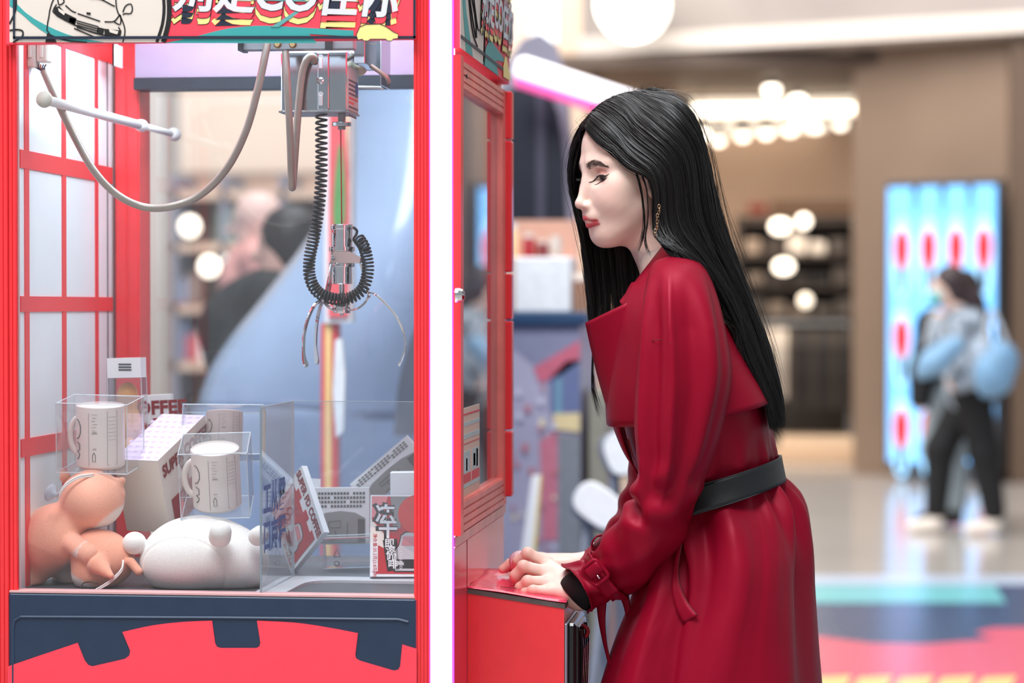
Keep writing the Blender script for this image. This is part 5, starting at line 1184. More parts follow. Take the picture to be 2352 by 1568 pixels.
tot([(737,742),(775,742),(772,1568),(737,1568)], 5.42, .04, mat('totem_post_red','#e04a55',.4), 'post'); tot([(746,742),(761,742),(760,1568),(746,1568)], 5.41, .01, mat('totem_post_yellow','#fbd08a',.4), 'post_stripe')
tot([(770,780),(785,776),(792,860),(788,990),(772,1005),(764,900)], 5.39, .02, mat('totem_light','#eef3f8',.4), 'white_tag')
# ================================================================ the woman at the machine
from mathutils.bvhtree import BVHTree
PSI = math.radians(23); cs_, sn_ = math.cos(PSI), math.sin(PSI)
YH = 3.745; H0 = P(1450, 420, YH)
HB = np.stack([-_r*cs_-_f*sn_, _r*sn_-_f*cs_, _u], 1)          # columns: forward, towards her left ear, up
def HL(p): return H0+HB@np.array(p, float)
EYE = np.array([.0555, .0310, .0065])
SLC = np.array([.0700,.0315,.0027]); SLR = np.array([.0090,.0165,.0047]); SLM = np.array(Matrix.Rotation(math.radians(-33), 3, 'Z'))
def slit(s, k): return SLC+np.array([-.545,.839,.10])*SLR[1]*s+np.array([.004,0,k*SLR[2]*math.sqrt(max(0,1-s*s))])
def head_sdf(p):
    q = (p-H0)@HB; q = np.c_[q[:,0], np.abs(q[:,1]), q[:,2]]
    d = ell(q, (-.014,0,.048), (.094,.071,.086))
    d = smin(d, ell(q, (.022,0,-.018), (.056,.057,.064)), .03)
    d = smin(d, ell(q, (.030,0,-.064), (.034,.036,.034)), .025)
    d = smin(d, ell(q, (.0475,0,-.0835), (.0145,.0155,.0140)), .016)
    d = smin(d, cap(q, (.004,.050,-.038), (.042,.018,-.080), .0135, .011), .022)
    d = smin(d, ell(q, (.042,.035,-.024), (.025,.023,.026)), .022)
    d = smin(d, ell(q, (.036,.045,-.002), (.022,.017,.017)), .020)
    d = smax(d, -ell(q, (.0800,.0300,.0070), (.0130,.0175,.0105)), .012)
    d = smin(d, cap(q, (.0695,.010,.0275), (.056,.043,.0275), .0095, .0095), .012)
    d = smin(d, cap(q, (.0735,0,.014), (.0870,0,-.0305), .0058, .0060), .010)
    d = smin(d, ell(q, (.0874,0,-.0358), (.0070,.0070,.0062)), .008)
    d = smin(d, ell(q, (.0745,.0092,-.0380), (.0100,.0048,.0054)), .007)
    d = smax(d, -ell(q, (.0820,.0055,-.0445), (.0052,.0026,.0030)), .0025)
    d = smin(d, ell(q, (.0660,0,-.053), (.0135,.021,.013)), .010)
    lipu = smin(cap(q, (.0772,.0035,-.0552), (.0655,.0210,-.0610), .0035, .0020), ell(q, (.0775,0,-.0560), (.0050,.006,.0034)), .002)
    d = smin(d, lipu, .0030)
    d = smin(d, cap(q, (.0732,.0,-.0668), (.0650,.0195,-.0628), .0045, .0022), .0035)
    d = smax(d, -cap(q, (.0822,0,-.0613), (.0675,.0225,-.0618), .0011, .0008), .0018)
    lid = np.linalg.norm(q-EYE, axis=1)-.0136
    d = smin(d, lid, .004)
    d = smax(d, -ell(q, SLC, SLR, SLM.T), .0014)
    # crease above the lid
    d = d+.0006*np.exp(-((np.linalg.norm(q-EYE-[0,0,.0], axis=1)-.0142)/.002)**2)*(q[:,2] > .0105)*(q[:,2] < .017)
    ear = smax(ell(q, (-.004,.0690,-.002), (.0150,.0075,.0290), np.array(Matrix.Rotation(math.radians(14),3,'X'))), -ell(q, (.000,.0775,.000), (.0085,.0050,.0180)), .003)
    d = smin(d, ear, .004)
    return d
NK = [P(1492,505,3.75), P(1530,578,3.75), P(1566,650,3.75)]
JT = dict(shN=P(1585,700,3.62), elN=P(1512,1205,3.60), wrN=P(1335,1366,3.668), shF=P(1585,700,3.87), elF=P(1490,1222,3.865), wrF=P(1335,1308,3.808))
def body_sdf(p):
    d = smin(cap(p, NK[0], NK[1], .050, .047), cap(p, NK[1], NK[2], .047, .055), .01)
    d = smin(d, cap(p, P(1590,720,3.68), P(1590,720,3.81), .07), .05)
    d = smin(d, cap(p, P(1590,800,3.745), P(1630,1060,3.745), .085, .075), .04)
    d = smin(d, cap(p, P(1630,1060,3.745), P(1660,1220,3.745), .075, .085), .04)
    for s, k in (('N', -1), ('F', 1)):
        d = smin(d, cap(p, JT['sh'+s], JT['el'+s], .038, .026), .02); d = smin(d, cap(p, JT['el'+s], JT['wr'+s], .026, .0225), .015)
        hip = P(1670,1250,3.745+.055*k); kn = np.array([hip[0]-.02, 3.745+.08*k, .48]); an = np.array([hip[0]+.03-.05*(k > 0), 3.745+.08*k, .09])
        d = smin(d, cap(p, hip, kn, .070, .048), .02); d = smin(d, cap(p, kn, an, .048, .030), .02)
        d = smin(d, cap(p, an-[.0,0,.045], an+[-.15,0,-.06], .038, .028), .02)
    return smax(d, -(p[:,2]-.004), .004)
# hands: finger chains as (pixel x, pixel y, depth)
hN = dict(I=[(1254,1292,3.712),(1212,1270,3.706),(1189,1288,3.712),(1187,1306,3.722)], M=[(1254,1314,3.692),(1202,1300,3.684),(1183,1321,3.688),(1187,1336,3.700)],
          R=[(1258,1337,3.672),(1212,1334,3.667),(1194,1349,3.672),(1200,1357,3.684)], K=[(1266,1357,3.656),(1224,1355,3.652),(1206,1360,3.658),(1212,1363,3.670)])
rN = dict(I=(.0104,.0084,.0077,.0066), M=(.0104,.0086,.0079,.0068), R=(.0100,.0081,.0075,.0065), K=(.0094,.0072,.0066,.0060))
hF = dict(I=[(1238,1290,3.765),(1200,1284,3.772),(1172,1294,3.775),(1154,1307,3.772)], M=[(1240,1284,3.785),(1200,1280,3.795),(1176,1294,3.797),(1162,1306,3.795)],
          R=[(1244,1284,3.805),(1206,1282,3.815),(1186,1296,3.815),(1176,1306,3.812)], K=[(1252,1288,3.822),(1222,1290,3.832),(1206,1300,3.832),(1198,1306,3.83)])
def hand_sdf(ch, rad, wr, thumb, web):
    C = {k: [P(*q) for q in v] for k, v in ch.items()}; wr = np.array(wr); T = [P(*q) for q in thumb]
    def f(p):
        palm = None
        for k in C:
            c = cap(p, wr+(C[k][0]-wr)*.12, C[k][0], .0175, rad[k][0]); palm = c if palm is None else smin(palm, c, .014)
        d = palm
        fing = None
        for k in C:
            c = None
            for i in range(3):
                s = cap(p, C[k][i], C[k][i+1], rad[k][i], rad[k][i+1]); c = s if c is None else smin(c, s, .004)
            c = smin(c, np.linalg.norm(p-C[k][1], axis=1)-rad[k][1]*1.06, .003)
            fing = c if fing is None else np.minimum(fing, c)
        d = smin(d, fing, .0045)
        t = smin(cap(p, T[0], T[1], .0135, .0105), cap(p, T[1], T[2], .0105, .0080), .006)
        return smin(d, t, .008)
    return f, C
fN, CN_ = hand_sdf(hN, rN, JT['wrN'], [(1308,1330,3.70),(1256,1318,3.735),(1214,1316,3.745)], 0)
fFh, CF_ = hand_sdf(hF, rN, JT['wrF'], [(1310,1300,3.78),(1250,1300,3.755),(1214,1304,3.748)], 0)
def full_sdf(p): return smin(smin(head_sdf(p), body_sdf(p), .018), smin(fN(p), fFh(p), .002), .010)
woman = thing('person', (P(1650,0,3.745)[0], 3.745, 0), 'woman in a belted dark red trench coat leaning over the joystick', 'person')
SKIN = np.array(lin('#f8d8ca')); LIP = np.array(lin('#cf5a60')); SHADOWC = np.array(lin('#d08f84')); BLUSH = np.array(lin('#f0bdb2')); BROW = np.array(lin('#5d4a45')); LINER = np.array(lin('#3a2927'))
def skin_col(V):
    q = (V-H0)@HB; a = np.c_[q[:,0], np.abs(q[:,1]), q[:,2]]; c = np.tile(SKIN, (len(V),1))
    def bl(t, col):
        nonlocal c; t = np.clip(t,0,1)[:,None]; c = c*(1-t)+col*t
    hd = q[:,2] > -.11
    n = .5+.5*np.sin(a[:,0]*210+a[:,2]*170)*np.sin(a[:,2]*260-a[:,1]*190)
    bl(.25*n, BLUSH*1.02)
    bl(hd*.55*np.exp(-(np.linalg.norm((a-[.092,0,-.037])/[.016,.010,.010], axis=1))**2), BLUSH); bl(hd*.35*np.exp(-(np.linalg.norm((a-[.060,.044,-.020])/[.03,.022,.020], axis=1))**2), BLUSH)
    es = np.exp(-(((a[:,1]-.036)/.0125)**4+((a[:,2]-.0142)/.0062)**4)); bl(hd*.85*es*(a[:,0] > .04), SHADOWC)
    le = np.exp(-(((a[:,1]-.036)/.011)**4+((a[:,2]+.0034)/.0032)**2)); bl(hd*.45*le*(a[:,0] > .04), SHADOWC*.75)
    # lips
    up = smin(cap(a, (.0772,.0035,-.0552), (.0655,.0210,-.0610), .0035, .0020), ell(a, (.0775,0,-.0560), (.0050,.006,.0034)), .002)
    lo_ = cap(a, (.0732,.0,-.0668), (.0650,.0195,-.0628), .0045, .0022)
    ld = np.minimum(up, lo_); bl(hd*np.clip(1-(ld-.0003-.0016*np.clip((a[:,1]-.004)/.016,0,1))/.0014, 0, 1)*np.clip((.0245-a[:,1])/.003,0,1)*(a[:,0] > .05), LIP)
    # brow: arched band
    s = np.clip((a[:,1]-.0115)/(.0475-.0115), 0, 1); zc = .0236+.0044*np.sin(math.pi*s)-.0030*s; wd = np.interp(s, [0,.15,.6,1], [.0036,.0046,.0038,.0012])
    inb = np.clip(1.25-np.abs(a[:,2]-zc)/wd, 0, 1)*(a[:,1] > .0105)*(a[:,1] < .049)*(a[:,0] > .04); bl(hd*.8*np.clip(inb*1.6,0,1), BROW)
    # knuckles
    for C in (CN_, CF_):
        for k in C:
            for i in (1, 2): bl(.55*np.exp(-(np.linalg.norm(V-C[k][i], axis=1)/.0125)**4), BLUSH*np.array([1,.86,.84]))
            bl(.5*np.exp(-(np.linalg.norm(V-C[k][3], axis=1)/.013)**2), BLUSH*np.array([1,.84,.82]))
    shoe = (V[:,2] < .13); bl(shoe*1.0, np.array([.012,.011,.011])); leg = (V[:,2] < .62) & ~shoe; bl(leg*1.0, np.array([.02,.02,.022]))
    return c
mb = MB()
def neck_sdf(p): return smin(cap(p, NK[0], NK[1], .050, .047), cap(p, NK[1], NK[2], .047, .055), .01)
def head_part(p): return smin(head_sdf(p), neck_sdf(p), .018)
def arm_part(p):
    d = np.minimum(cap(p, JT['elN'], JT['wrN'], .026, .0225), cap(p, JT['elF'], JT['wrF'], .026, .0225)); return smin(d, smin(fN(p), fFh(p), .002), .010)
for f, lo, hi, h in ((head_part, H0-[.15,.13,.19], H0+[.16,.13,.155], .0015), (arm_part, *BB(1128,1405,1372,1232,3.61,3.88), .0015)):
    lo_, hi_ = np.minimum(lo, hi), np.maximum(lo, hi); V, Q = sdf_mesh(f, lo_, hi_, h, 3); mb.add(V, Q.tolist())
nfine = len(mb.v)
def rest_sdf(p): return smin(body_sdf(p), .02+np.linalg.norm(p-NK[0], axis=1), .001)
V, Q = sdf_mesh(body_sdf, np.array([P(1330,0,3.6)[0]-.25,3.5,-.02]), np.array([P(1800,0,3.7)[0]+.1,4.0,P(0,600,3.75)[2]]), .011, 2); mb.add(V, Q.tolist())
body = mb.build('body', mat('skin', (1,1,1), .42, noise=.0, attr='col', sss=.35, spec=.4, bump=.05, bscale=900), woman, smooth=True)
AV = np.array(mb.v); ca = body.data.color_attributes.new('col', 'FLOAT_COLOR', 'POINT'); ca.data.foreach_set('color', np.c_[skin_col(AV), np.ones(len(AV))].astype(np.float32).ravel())
def onskin_many(pl, lift=0.0):
    """slide head-local points onto the skin"""
    w_ = np.array([HL(p) for p in pl])
    for _ in range(5):
        d = head_sdf(w_); e = .0006; g = np.stack([head_sdf(w_+np.array(x)*e)-d for x in np.eye(3)], 1)/e; w_ = w_-(d/(np.sum(g*g,1)+1e-9))[:,None]*g
    g /= np.linalg.norm(g,axis=1)[:,None]+1e-9; return w_+g*np.broadcast_to(lift,(len(w_),))[:,None]
# eyes
gaze = np.array([.90,.10,-.40]); gaze /= np.linalg.norm(gaze)
for sgn in (1, -1):
    ec = HL(EYE*[1,sgn,1]); mb = MB(); mb.ball(ec, .0124, 40, 30); eo = mb.build('eye', mat('eye', (1,1,1), .08, noise=0, attr='col', coat=.5), woman, smooth=True)
    Vv = np.array(mb.v); gd = HB@(gaze*[1,sgn,1] if sgn > 0 else gaze*[1,1,1]); ang = np.arccos(np.clip(((Vv-ec)/.0124)@gd,-1,1))
    cc_ = np.where((ang < .26)[:,None], [.004,.003,.003], np.where((ang < .66)[:,None], [.035,.018,.012], [.62,.56,.54])); ca = eo.data.color_attributes.new('col','FLOAT_COLOR','POINT'); ca.data.foreach_set('color', np.c_[cc_, np.ones(len(Vv))].astype(np.float32).ravel())
    up_l = [slit(t,1.0) for t in (-.85,-.65,-.45,-.2,.1,.4,.7,.92)]; up_l += [up_l[-1]+np.array([-.0022,.0030,.0014]), up_l[-1]+np.array([-.0045,.0058,.0034])]
    lp = spline(onskin_many([q*[1,sgn,1] for q in up_l], .0003), 26); rr = np.interp(np.linspace(0,1,26), [0,.2,.6,.85,1], [.0005,.0010,.0014,.0010,.0002]); mb = MB(); mb.tube(lp, rr, 6); mb.build('eyeliner', mat('eyeliner','#1c1413',.5,noise=0), woman, smooth=True)
    mb = MB()
    for i in range(26):
        t = i/25; b = lp[int(1+23*t)]; out = HB@(np.array([1.0,(-.15+.9*t)*sgn,-.35+.15*t])/1.1); L = .0048+.003*t; mb.tube(spline([b, b+out*L*.55+[0,0,-.0006], b+out*L+[0,0,.0008]], 5), [.00030,.00028,.00022,.00016,.00008], 4)
    mb.build('lashes', mat('eyeliner','#1c1413',.5,noise=0), woman)
    lo_l = [slit(t,-1.0)*[1,sgn,1] for t in (-.5,-.2,.1,.4,.7,.95)]; mb = MB(); mb.tube(spline(onskin_many(lo_l, .0001), 14), np.interp(np.linspace(0,1,14),[0,.5,1],[.0003,.0010,.0008]), 5); mb.build('lower_lash_line', mat('soft_liner','#4a3230',.6,noise=0), woman)
    mb = MB(); rb_ = random.Random(5); PA, PB_ = [], []
    for i in range(190):
        s = rb_.random(); y = .0115+.036*s; z = .0236+.0044*math.sin(math.pi*s)-.0030*s+rb_.uniform(-1,1)*np.interp(s,[0,.15,.6,1],[.0030,.0040,.0031,.0008])
        PA.append(np.array([.075-.3*(y-.01),y*sgn,z])); PB_.append(np.array([.073-.3*(y-.01),(y+.0036)*sgn,z+.0020*(1-1.9*s)]))
    PA = onskin_many(PA, .0001); PB_ = onskin_many(PB_, .0005)
    for a_, b_ in zip(PA, PB_): mb.tube([a_, (a_+b_)/2+HB[:,0]*.0003, b_], [.00020,.00018,.00006], 3)
    mb.build('eyebrow', mat('brow_hair','#57463f',.7,noise=0), woman)

# ---------------------------------------------------------------- trench coat
COAT = mat('burgundy_twill', '#820822', .46, noise=.04, nscale=12, bump=.06, bscale=1500, sheen=0, spec=.5)
COAT.node_tree.nodes['Principled BSDF'].inputs['Specular Tint'].default_value = (1.0, .20, .28, 1)
COATD = mat('burgundy_lining', '#600a18', .6, noise=.04)
def stations(st, nv):
    """rows (Lx,Ly,Rx,Ry,Y,hd) -> smooth centre, half-axes"""
    A = []
    for lx_, ly_, rx_, ry_, Y, hd in st:
        a, b = P(lx_, ly_, Y), P(rx_, ry_, Y); A.append(np.r_[(a+b)/2, (b-a)/2, hd])
    return spline(np.array(A), nv)
def loft(st, nv, nu, disp=None, ex=.92, t0=0.0, t1=2*math.pi, v0=0.0, v1=1.0, off=0.0, closed=True, shift=None):
    S = stations(st, 240); vs = np.linspace(v0, v1, nv); ts = np.linspace(t0, t1, nu, endpoint=not closed)
    G = np.zeros((nv, nu, 3)); X = np.linspace(0,1,240)
    for i, v in enumerate(vs):
        s = np.array([np.interp(v, X, S[:,k]) for k in range(7)]); c, a, hd = s[:3], s[3:6], s[6]
        ct, st_ = np.cos(ts), np.sin(ts); ct = np.sign(ct)*np.abs(ct)**ex; st_ = np.sign(st_)*np.abs(st_)**ex
        al = np.linalg.norm(a); rad = a[None]*ct[:,None]+np.array([0,1.,0])[None]*(hd*st_)[:,None]
        nr = a[None]/al*np.cos(ts)[:,None]*hd+np.array([0,1.,0])[None]*(al*np.sin(ts))[:,None]; nr /= np.linalg.norm(nr,axis=1)[:,None]
        dd = off+(disp(v, ts) if disp else 0.0)
        G[i] = c+rad+nr*np.broadcast_to(dd, ts.shape)[:,None]
        if shift is not None: G[i] += shift(v, ts)
    return G
gauss = lambda x, w: np.exp(-(x/w)**2)
TS = [(1480,625,1598,592,3.745,.075),(1458,662,1640,645,3.745,.135),(1442,720,1668,712,3.745,.165),(1434,800,1702,800,3.745,.172),(1428,900,1740,885,3.745,.168),(1440,990,1766,960,3.745,.158),(1466,1080,1775,1025,3.745,.142),(1486,1160,1781,1078,3.745,.130),
      (1490,1200,1800,1122,3.745,.142),(1492,1245,1830,1175,3.745,.170),(1492,1300,1849,1255,3.745,.195),(1478,1365,1856,1345,3.745,.213),(1442,1450,1866,1440,3.745,.228),(1404,1568,1881,1568,3.745,.245),(1345,1800,1905,1800,3.745,.275),(1310,1990,1925,1990,3.745,.295)]
NT = len(TS)-1
def tv(s): # station index -> v in arc-length parameter used by spline (power .6)
    A = []
    for lx_, ly_, rx_, ry_, Y, hd in TS: a, b = P(lx_,ly_,Y), P(rx_,ry_,Y); A.append(np.r_[(a+b)/2,(b-a)/2,hd])
    d = np.r_[0, np.cumsum(np.maximum(np.linalg.norm(np.diff(np.array(A),axis=0),axis=1),1e-9)**.6)]; return float(np.interp(s, range(NT+1), d/d[-1]))
VB = tv(7)
def tri(x): return np.abs((x/math.pi) % 2-1)*2-1           # crisp folds
def coat_disp(v, t):
    lo_ = np.clip((v-VB)/.06, 0, 1); dn_ = np.clip((v-VB)/(1-VB), 0, 1)
    near = gauss(v-VB-.05, .08)
    d = lo_*(.0075*np.sin(9*t+3.2*dn_+.8)*(1-.45*dn_)+.0070*np.sin(5*t-2.0*dn_+1.7)*np.minimum(1, dn_*3))
    d = d+.006*near*np.sin(19*t+9*np.sin(2*t))+.006*near*np.sin(13*t+2)
    d = d+lo_*.004*tri(14*t+6*dn_)*(1-dn_)
    up_ = gauss(v-VB+.05, .05); d = d+.008*up_*np.sin(11*t+1+20*(v-VB))*(.6+.4*np.sin(3*t))
    # overlap edge of the front panel
    d = d+lo_*.016*np.clip((4.02+.22*dn_-t)/.035, 0, 1)*np.clip((t-2.2)/.3,0,1)*np.minimum(1,dn_*4)
    d = d-lo_*.020*gauss(t-4.14-.22*dn_, .10)*np.minimum(1,dn_*4)
    d = d*(1-.85*gauss(v-VB, .022))+lo_*.005*tri(17*t+10*dn_)*np.exp(-dn_*5)*(1-gauss(v-VB,.03))
    return d
coat = None
G = loft(TS, 150, 220, coat_disp)
mb = MB(); mb.grid(G, True); coat = mb.build('trench_coat', COAT, woman, smooth=True, thick=.002)
bvh_coat = BVHTree.FromPolygons([tuple(v) for v in mb.v], mb.f)
def cast(px, py, bv, lift=.003):
    d = _d(px, py); d = d/np.linalg.norm(d); h = bv.ray_cast(Vector(CAM), Vector(d)); 
    return None if h[0] is None else np.array(h[0])-d*lift
def cpart(mb, name, m=COAT, **k): return mb.build(name, m, coat, smooth=True, **k)
# back yoke cape
G = []
for s in np.linspace(0,1,26):
    row = []
    for t in np.linspace(4.85, 7.6, 60):
        hem = np.interp(t, [4.85,5.3,5.9,6.28,7.6], [tv(4.75),tv(4.62),tv(4.42),tv(4.30),tv(4.3)]); v = tv(.7)+(hem-tv(.7))*s
        row.append((v, t))
    G.append(row)
S_ = None
def patch(rows, off):
    ts = np.array([t for _, t in rows[0]]); out = []
    cache = loft(TS, 400, len(ts), lambda v, t: coat_disp(v, t)*.6, t0=ts[0], t1=ts[-1], closed=False)
    for i, r in enumerate(rows):
        out.append([]); 
        for j, (v, t) in enumerate(r):
            k = v*399; k0 = int(min(398, k)); p = cache[k0][j]*(1-(k-k0))+cache[k0+1][j]*(k-k0)
            c = cache[k0].mean(0); nr = np.array([math.cos(t)*.8, math.sin(t), 0.0]); nr /= np.linalg.norm(nr); out[-1].append(p+nr*off(i/(len(rows)-1), t))
    return np.array(out)
mb = MB(); Gp = patch(G, lambda s, t: .006+.016*s*s+.003*s*math.sin(7*t)); mb.grid(Gp); cpart(mb, 'back_cape', thick=.0025)
mb = MB(); mb.tube(Gp[24], .0006, 4); cpart(mb, 'hem_stitching', COATD)
# front storm flap
G = []
for s in np.linspace(0,1,22):
    row = []
    for t in np.linspace(3.15, 4.45, 34):
        hem = tv(4.82); v = tv(.75)+(hem-tv(.75))*s; row.append((v, t))
    G.append(row)
mb = MB(); Gf = patch(G, lambda s, t: .008+.020*s+.002*math.sin(9*t)); mb.grid(Gf); cpart(mb, 'storm_flap', thick=.0025)
mb = MB(); mb.tube(Gf[20], .0006, 4); cpart(mb, 'hem_stitching', COATD)
# lapel
def ribbon(Lp, Rp, n=40, m=8, bulge=0.0, bdir=(0,-1,0), name='lapel', material=COAT, thick=.0025):
    A = spline(np.array([P(*q) for q in Lp]), n); B = spline(np.array([P(*q) for q in Rp]), n); G = []
    for i in range(n): G.append([A[i]*(1-s)+B[i]*s+np.array(bdir)*bulge*math.sin(math.pi*s) for s in np.linspace(0,1,m)])
    mb = MB(); mb.grid(G); return cpart(mb, name, material, thick=thick)
ribbon([(1345,741,3.665),(1358,800,3.667),(1378,880,3.67),(1406,970,3.675),(1432,1035,3.68),(1464,1086,3.685)], [(1447,692,3.635),(1440,770,3.632),(1430,870,3.630),(1421,960,3.632),(1438,1030,3.655),(1466,1090,3.68)], bulge=.006)
ribbon([(1350,745,3.80),(1362,810,3.80),(1385,890,3.80),(1415,980,3.80),(1440,1045,3.79),(1470,1095,3.78)], [(1440,700,3.84),(1450,780,3.85),(1450,880,3.85),(1450,970,3.84),(1460,1040,3.82),(1480,1100,3.80)], bulge=-.004, material=COATD)
ribbon([(1440,1010,3.70),(1455,1050,3.70),(1475,1090,3.70)], [(1470,985,3.68),(1480,1040,3.68),(1495,1090,3.68)], n=14, material=COATD, name='coat_facing')
# collar: leaf on the near side, stand round the neck
ribbon([(1530,556,3.700),(1508,584,3.688),(1482,618,3.680),(1452,656,3.674),(1424,692,3.668)], [(1562,580,3.655),(1545,608,3.645),(1515,645,3.642),(1478,684,3.642),(1432,704,3.655)], bulge=.008, name='collar')
ribbon([(1424,692,3.668),(1452,656,3.674),(1482,618,3.680),(1508,584,3.688)], [(1436,697,3.70),(1466,660,3.705),(1496,622,3.71),(1520,588,3.715)], name='collar_stand', material=COATD)
# near sleeve
SS = [(1532,588,1580,588,3.640,.020),(1500,606,1618,612,3.625,.055),(1482,660,1648,680,3.605,.072),(1470,770,1671,778,3.588,.076),(1461,880,1681,862,3.580,.076),(1457,975,1664,962,3.576,.074),(1463,1050,1634,1066,3.575,.070),(1458,1108,1604,1132,3.578,.067),(1437,1160,1582,1208,3.586,.065),(1410,1203,1548,1272,3.600,.061),(1388,1238,1500,1326,3.616,.056),(1366,1266,1450,1358,3.634,.050),(1345,1283,1410,1376,3.646,.045),(1316,1294,1374,1390,3.654,.045),(1291,1299,1349,1407,3.658,.050)]
def ssv(s):
    A = []
    for lx_, ly_, rx_, ry_, Y, hd in SS: a, b = P(lx_,ly_,Y), P(rx_,ry_,Y); A.append(np.r_[(a+b)/2,(b-a)/2,hd])
    d = np.r_[0, np.cumsum(np.maximum(np.linalg.norm(np.diff(np.array(A),axis=0),axis=1),1e-9)**.6)]; return float(np.interp(s, range(len(SS)), d/d[-1]))
def sl_disp(v, t):
    up_ = np.clip((v-.10)/.12,0,1)*np.clip((.62-v)/.1,0,1)
    d = 1.35*up_*(.0048*gauss(t-(4.42+.5*v), .055)+.0050*gauss(t-(4.38+.5*v), .20)-.0075*gauss(t-(4.88+.35*v), .30)+.0070*gauss(t-(5.42-.30*v), .30)+.006*gauss(t-(3.66+.45*v), .15)-.006*gauss(t-(4.00+.42*v), .17)-.004*gauss(t-(5.95-.9*v), .16))
    el = gauss(v-.60, .075); d = d+el*(.0045*np.sin(46*v+3.4*t)+.003*np.sin(70*v-2.5*t+1))
    crook = gauss(v-.655-.035*(t-4.2), .018)*np.clip((4.75-t)/.5,0,1); d = d-.013*crook
    fo = gauss(v-.77, .07); d = d+fo*(.0045*np.sin(38*v-3*t+.6)+.005*gauss(t-4.9+2.2*(v-.77), .25))
    cf = np.clip((v-.80)/.05,0,1); d = d+cf*.0025*np.sin(7*t+25*v)
    d = d-.0055*gauss(v-ssv(11.9), .016)
    return d
axs = nrmz(P(1400,1330,3.64)-P(1320,1352,3.658))
def rim_shift(v, t):
    k = np.clip((v-ssv(12.3))/(1-ssv(12.3)),0,1); return axs[None]*(k*.024*np.clip(-np.sin(t),0,1))[:,None]
G = loft(SS, 150, 120, sl_disp, ex=.95, shift=rim_shift)
mb = MB(); mb.grid(G, True); mb.add(G[0], [tuple(range(120))])
inn = [G[-1]*.93+G[-1].mean(0)*.07, G[-12]*.82+G[-12].mean(0)*.18, G[-26]*.6+G[-26].mean(0)*.4]; sl = cpart(mb, 'sleeve')
bvh_sl = BVHTree.FromPolygons([tuple(v) for v in mb.v], mb.f)
mb = MB(); mb.grid([G[-1]]+inn, True); cpart(mb, 'sleeve_lining', COATD)
mb = MB(); mb.tube(G[-1], .0013, 6, closed=True); cpart(mb, 'cuff_hem')
Gb = loft(SS, 10, 80, sl_disp, ex=.95, v0=ssv(11.25), v1=ssv(12.05), off=.0038, shift=rim_shift); mb = MB(); mb.grid(Gb, True); cpart(mb, 'cuff_strap', thick=.003)
# strap end and buckle on the near cuff
ribbon([(1352,1330,3.592),(1368,1344,3.588),(1384,1362,3.588),(1393,1374,3.592)], [(1378,1312,3.578),(1394,1328,3.574),(1410,1346,3.576),(1421,1358,3.580)], n=10, m=5, name='cuff_strap_end', thick=.003)
def rrect(c, ax_, ay_, hw, hh, n=7, e=.35):
    o = []
    for q in np.linspace(0, 2*math.pi, 40, endpoint=False):
        x, y = math.cos(q), math.sin(q); o.append(np.array(c)+np.array(ax_)*hw*math.copysign(abs(x)**e, x)+np.array(ay_)*hh*math.copysign(abs(y)**e, y))
    return o
bc = P(1368,1315,3.568); bxd = nrmz(P(1386,1301,3.568)-P(1350,1330,3.572)); byd = nrmz(P(1388,1336,3.572)-P(1362,1304,3.570)); byd = nrmz(byd-bxd*(byd@bxd))
mb = MB(); mb.tube(rrect(bc, bxd, byd, .0135, .0165), .0030, 8, closed=True); cpart(mb, 'cuff_buckle')
mb = MB(); c0 = bc+byd*(-.004); G2 = [[c0+bxd*a+byd*b+np.array([0,-.004*math.cos(b/.0105*1.5),0]) for a in np.linspace(-.0125,.0125,6)] for b in np.linspace(-.0095,.0095,8)]; mb.grid(G2); cpart(mb, 'strap_loop', thick=.003)
mb = MB(); mb.tube([bc+byd*.004+[0,-.006,0]-bxd*.0, bc+byd*.0115+[0,-.006,0]], .0012, 8); cpart(mb, 'buckle_prong', mat('silver_prong','#e6e6ea',.15,metal=1.0))
# far sleeve with its strap loop
SF = [(1500,760,1580,760,3.86,.05),(1446,900,1560,900,3.87,.065),(1446,1040,1570,1060,3.872,.066),(1440,1100,1566,1140,3.872,.065),(1424,1150,1548,1200,3.868,.062),(1402,1194,1502,1268,3.858,.056),(1379,1230,1452,1304,3.842,.050),(1348,1260,1405,1330,3.825,.044),(1322,1276,1374,1345,3.815,.042)]
Gf = loft(SF, 70, 70, lambda v, t: .004*np.sin(40*v+3*t)*gauss(v-.6,.15)); mb = MB(); mb.grid(Gf, True); mb.add(Gf[0], [tuple(range(70))]); cpart(mb, 'sleeve')
mb = MB(); mb.grid([Gf[-1], Gf[-1]*.85+Gf[-1].mean(0)*.15, Gf[-8]*.6+Gf[-8].mean(0)*.4], True); cpart(mb, 'sleeve_lining', COATD)
lp = spline(np.array([P(*q) for q in [(1382,1228,3.81),(1370,1232,3.805),(1361,1244,3.803),(1361,1256,3.803),(1368,1268,3.805)]]), 20)
mb = MB(); mb.grid([[p+[0,-.010,0], p+[0,.010,0]] for p in lp]); cpart(mb, 'cuff_strap', thick=.003); mb = MB(); mb.ball(P(1364,1248,3.788), .0016, 8, 6); cpart(mb, 'buckle_prong', mat('silver_prong','#e6e6ea',.15,metal=1.0))
# hanging tie ends
ribbon([(1370,1378,3.66),(1374,1420,3.662),(1384,1470,3.664),(1398,1530,3.665),(1406,1600,3.666)], [(1393,1380,3.655),(1390,1430,3.658),(1394,1480,3.66),(1404,1530,3.662),(1411,1600,3.664)], n=24, m=4, name='tie_end', thick=.002)
ribbon([(1418,1358,3.66),(1432,1390,3.66),(1440,1425,3.66),(1442,1450,3.665)], [(1438,1346,3.655),(1446,1380,3.655),(1447,1420,3.657),(1446,1450,3.66)], n=18, m=4, name='tie_end', thick=.002)
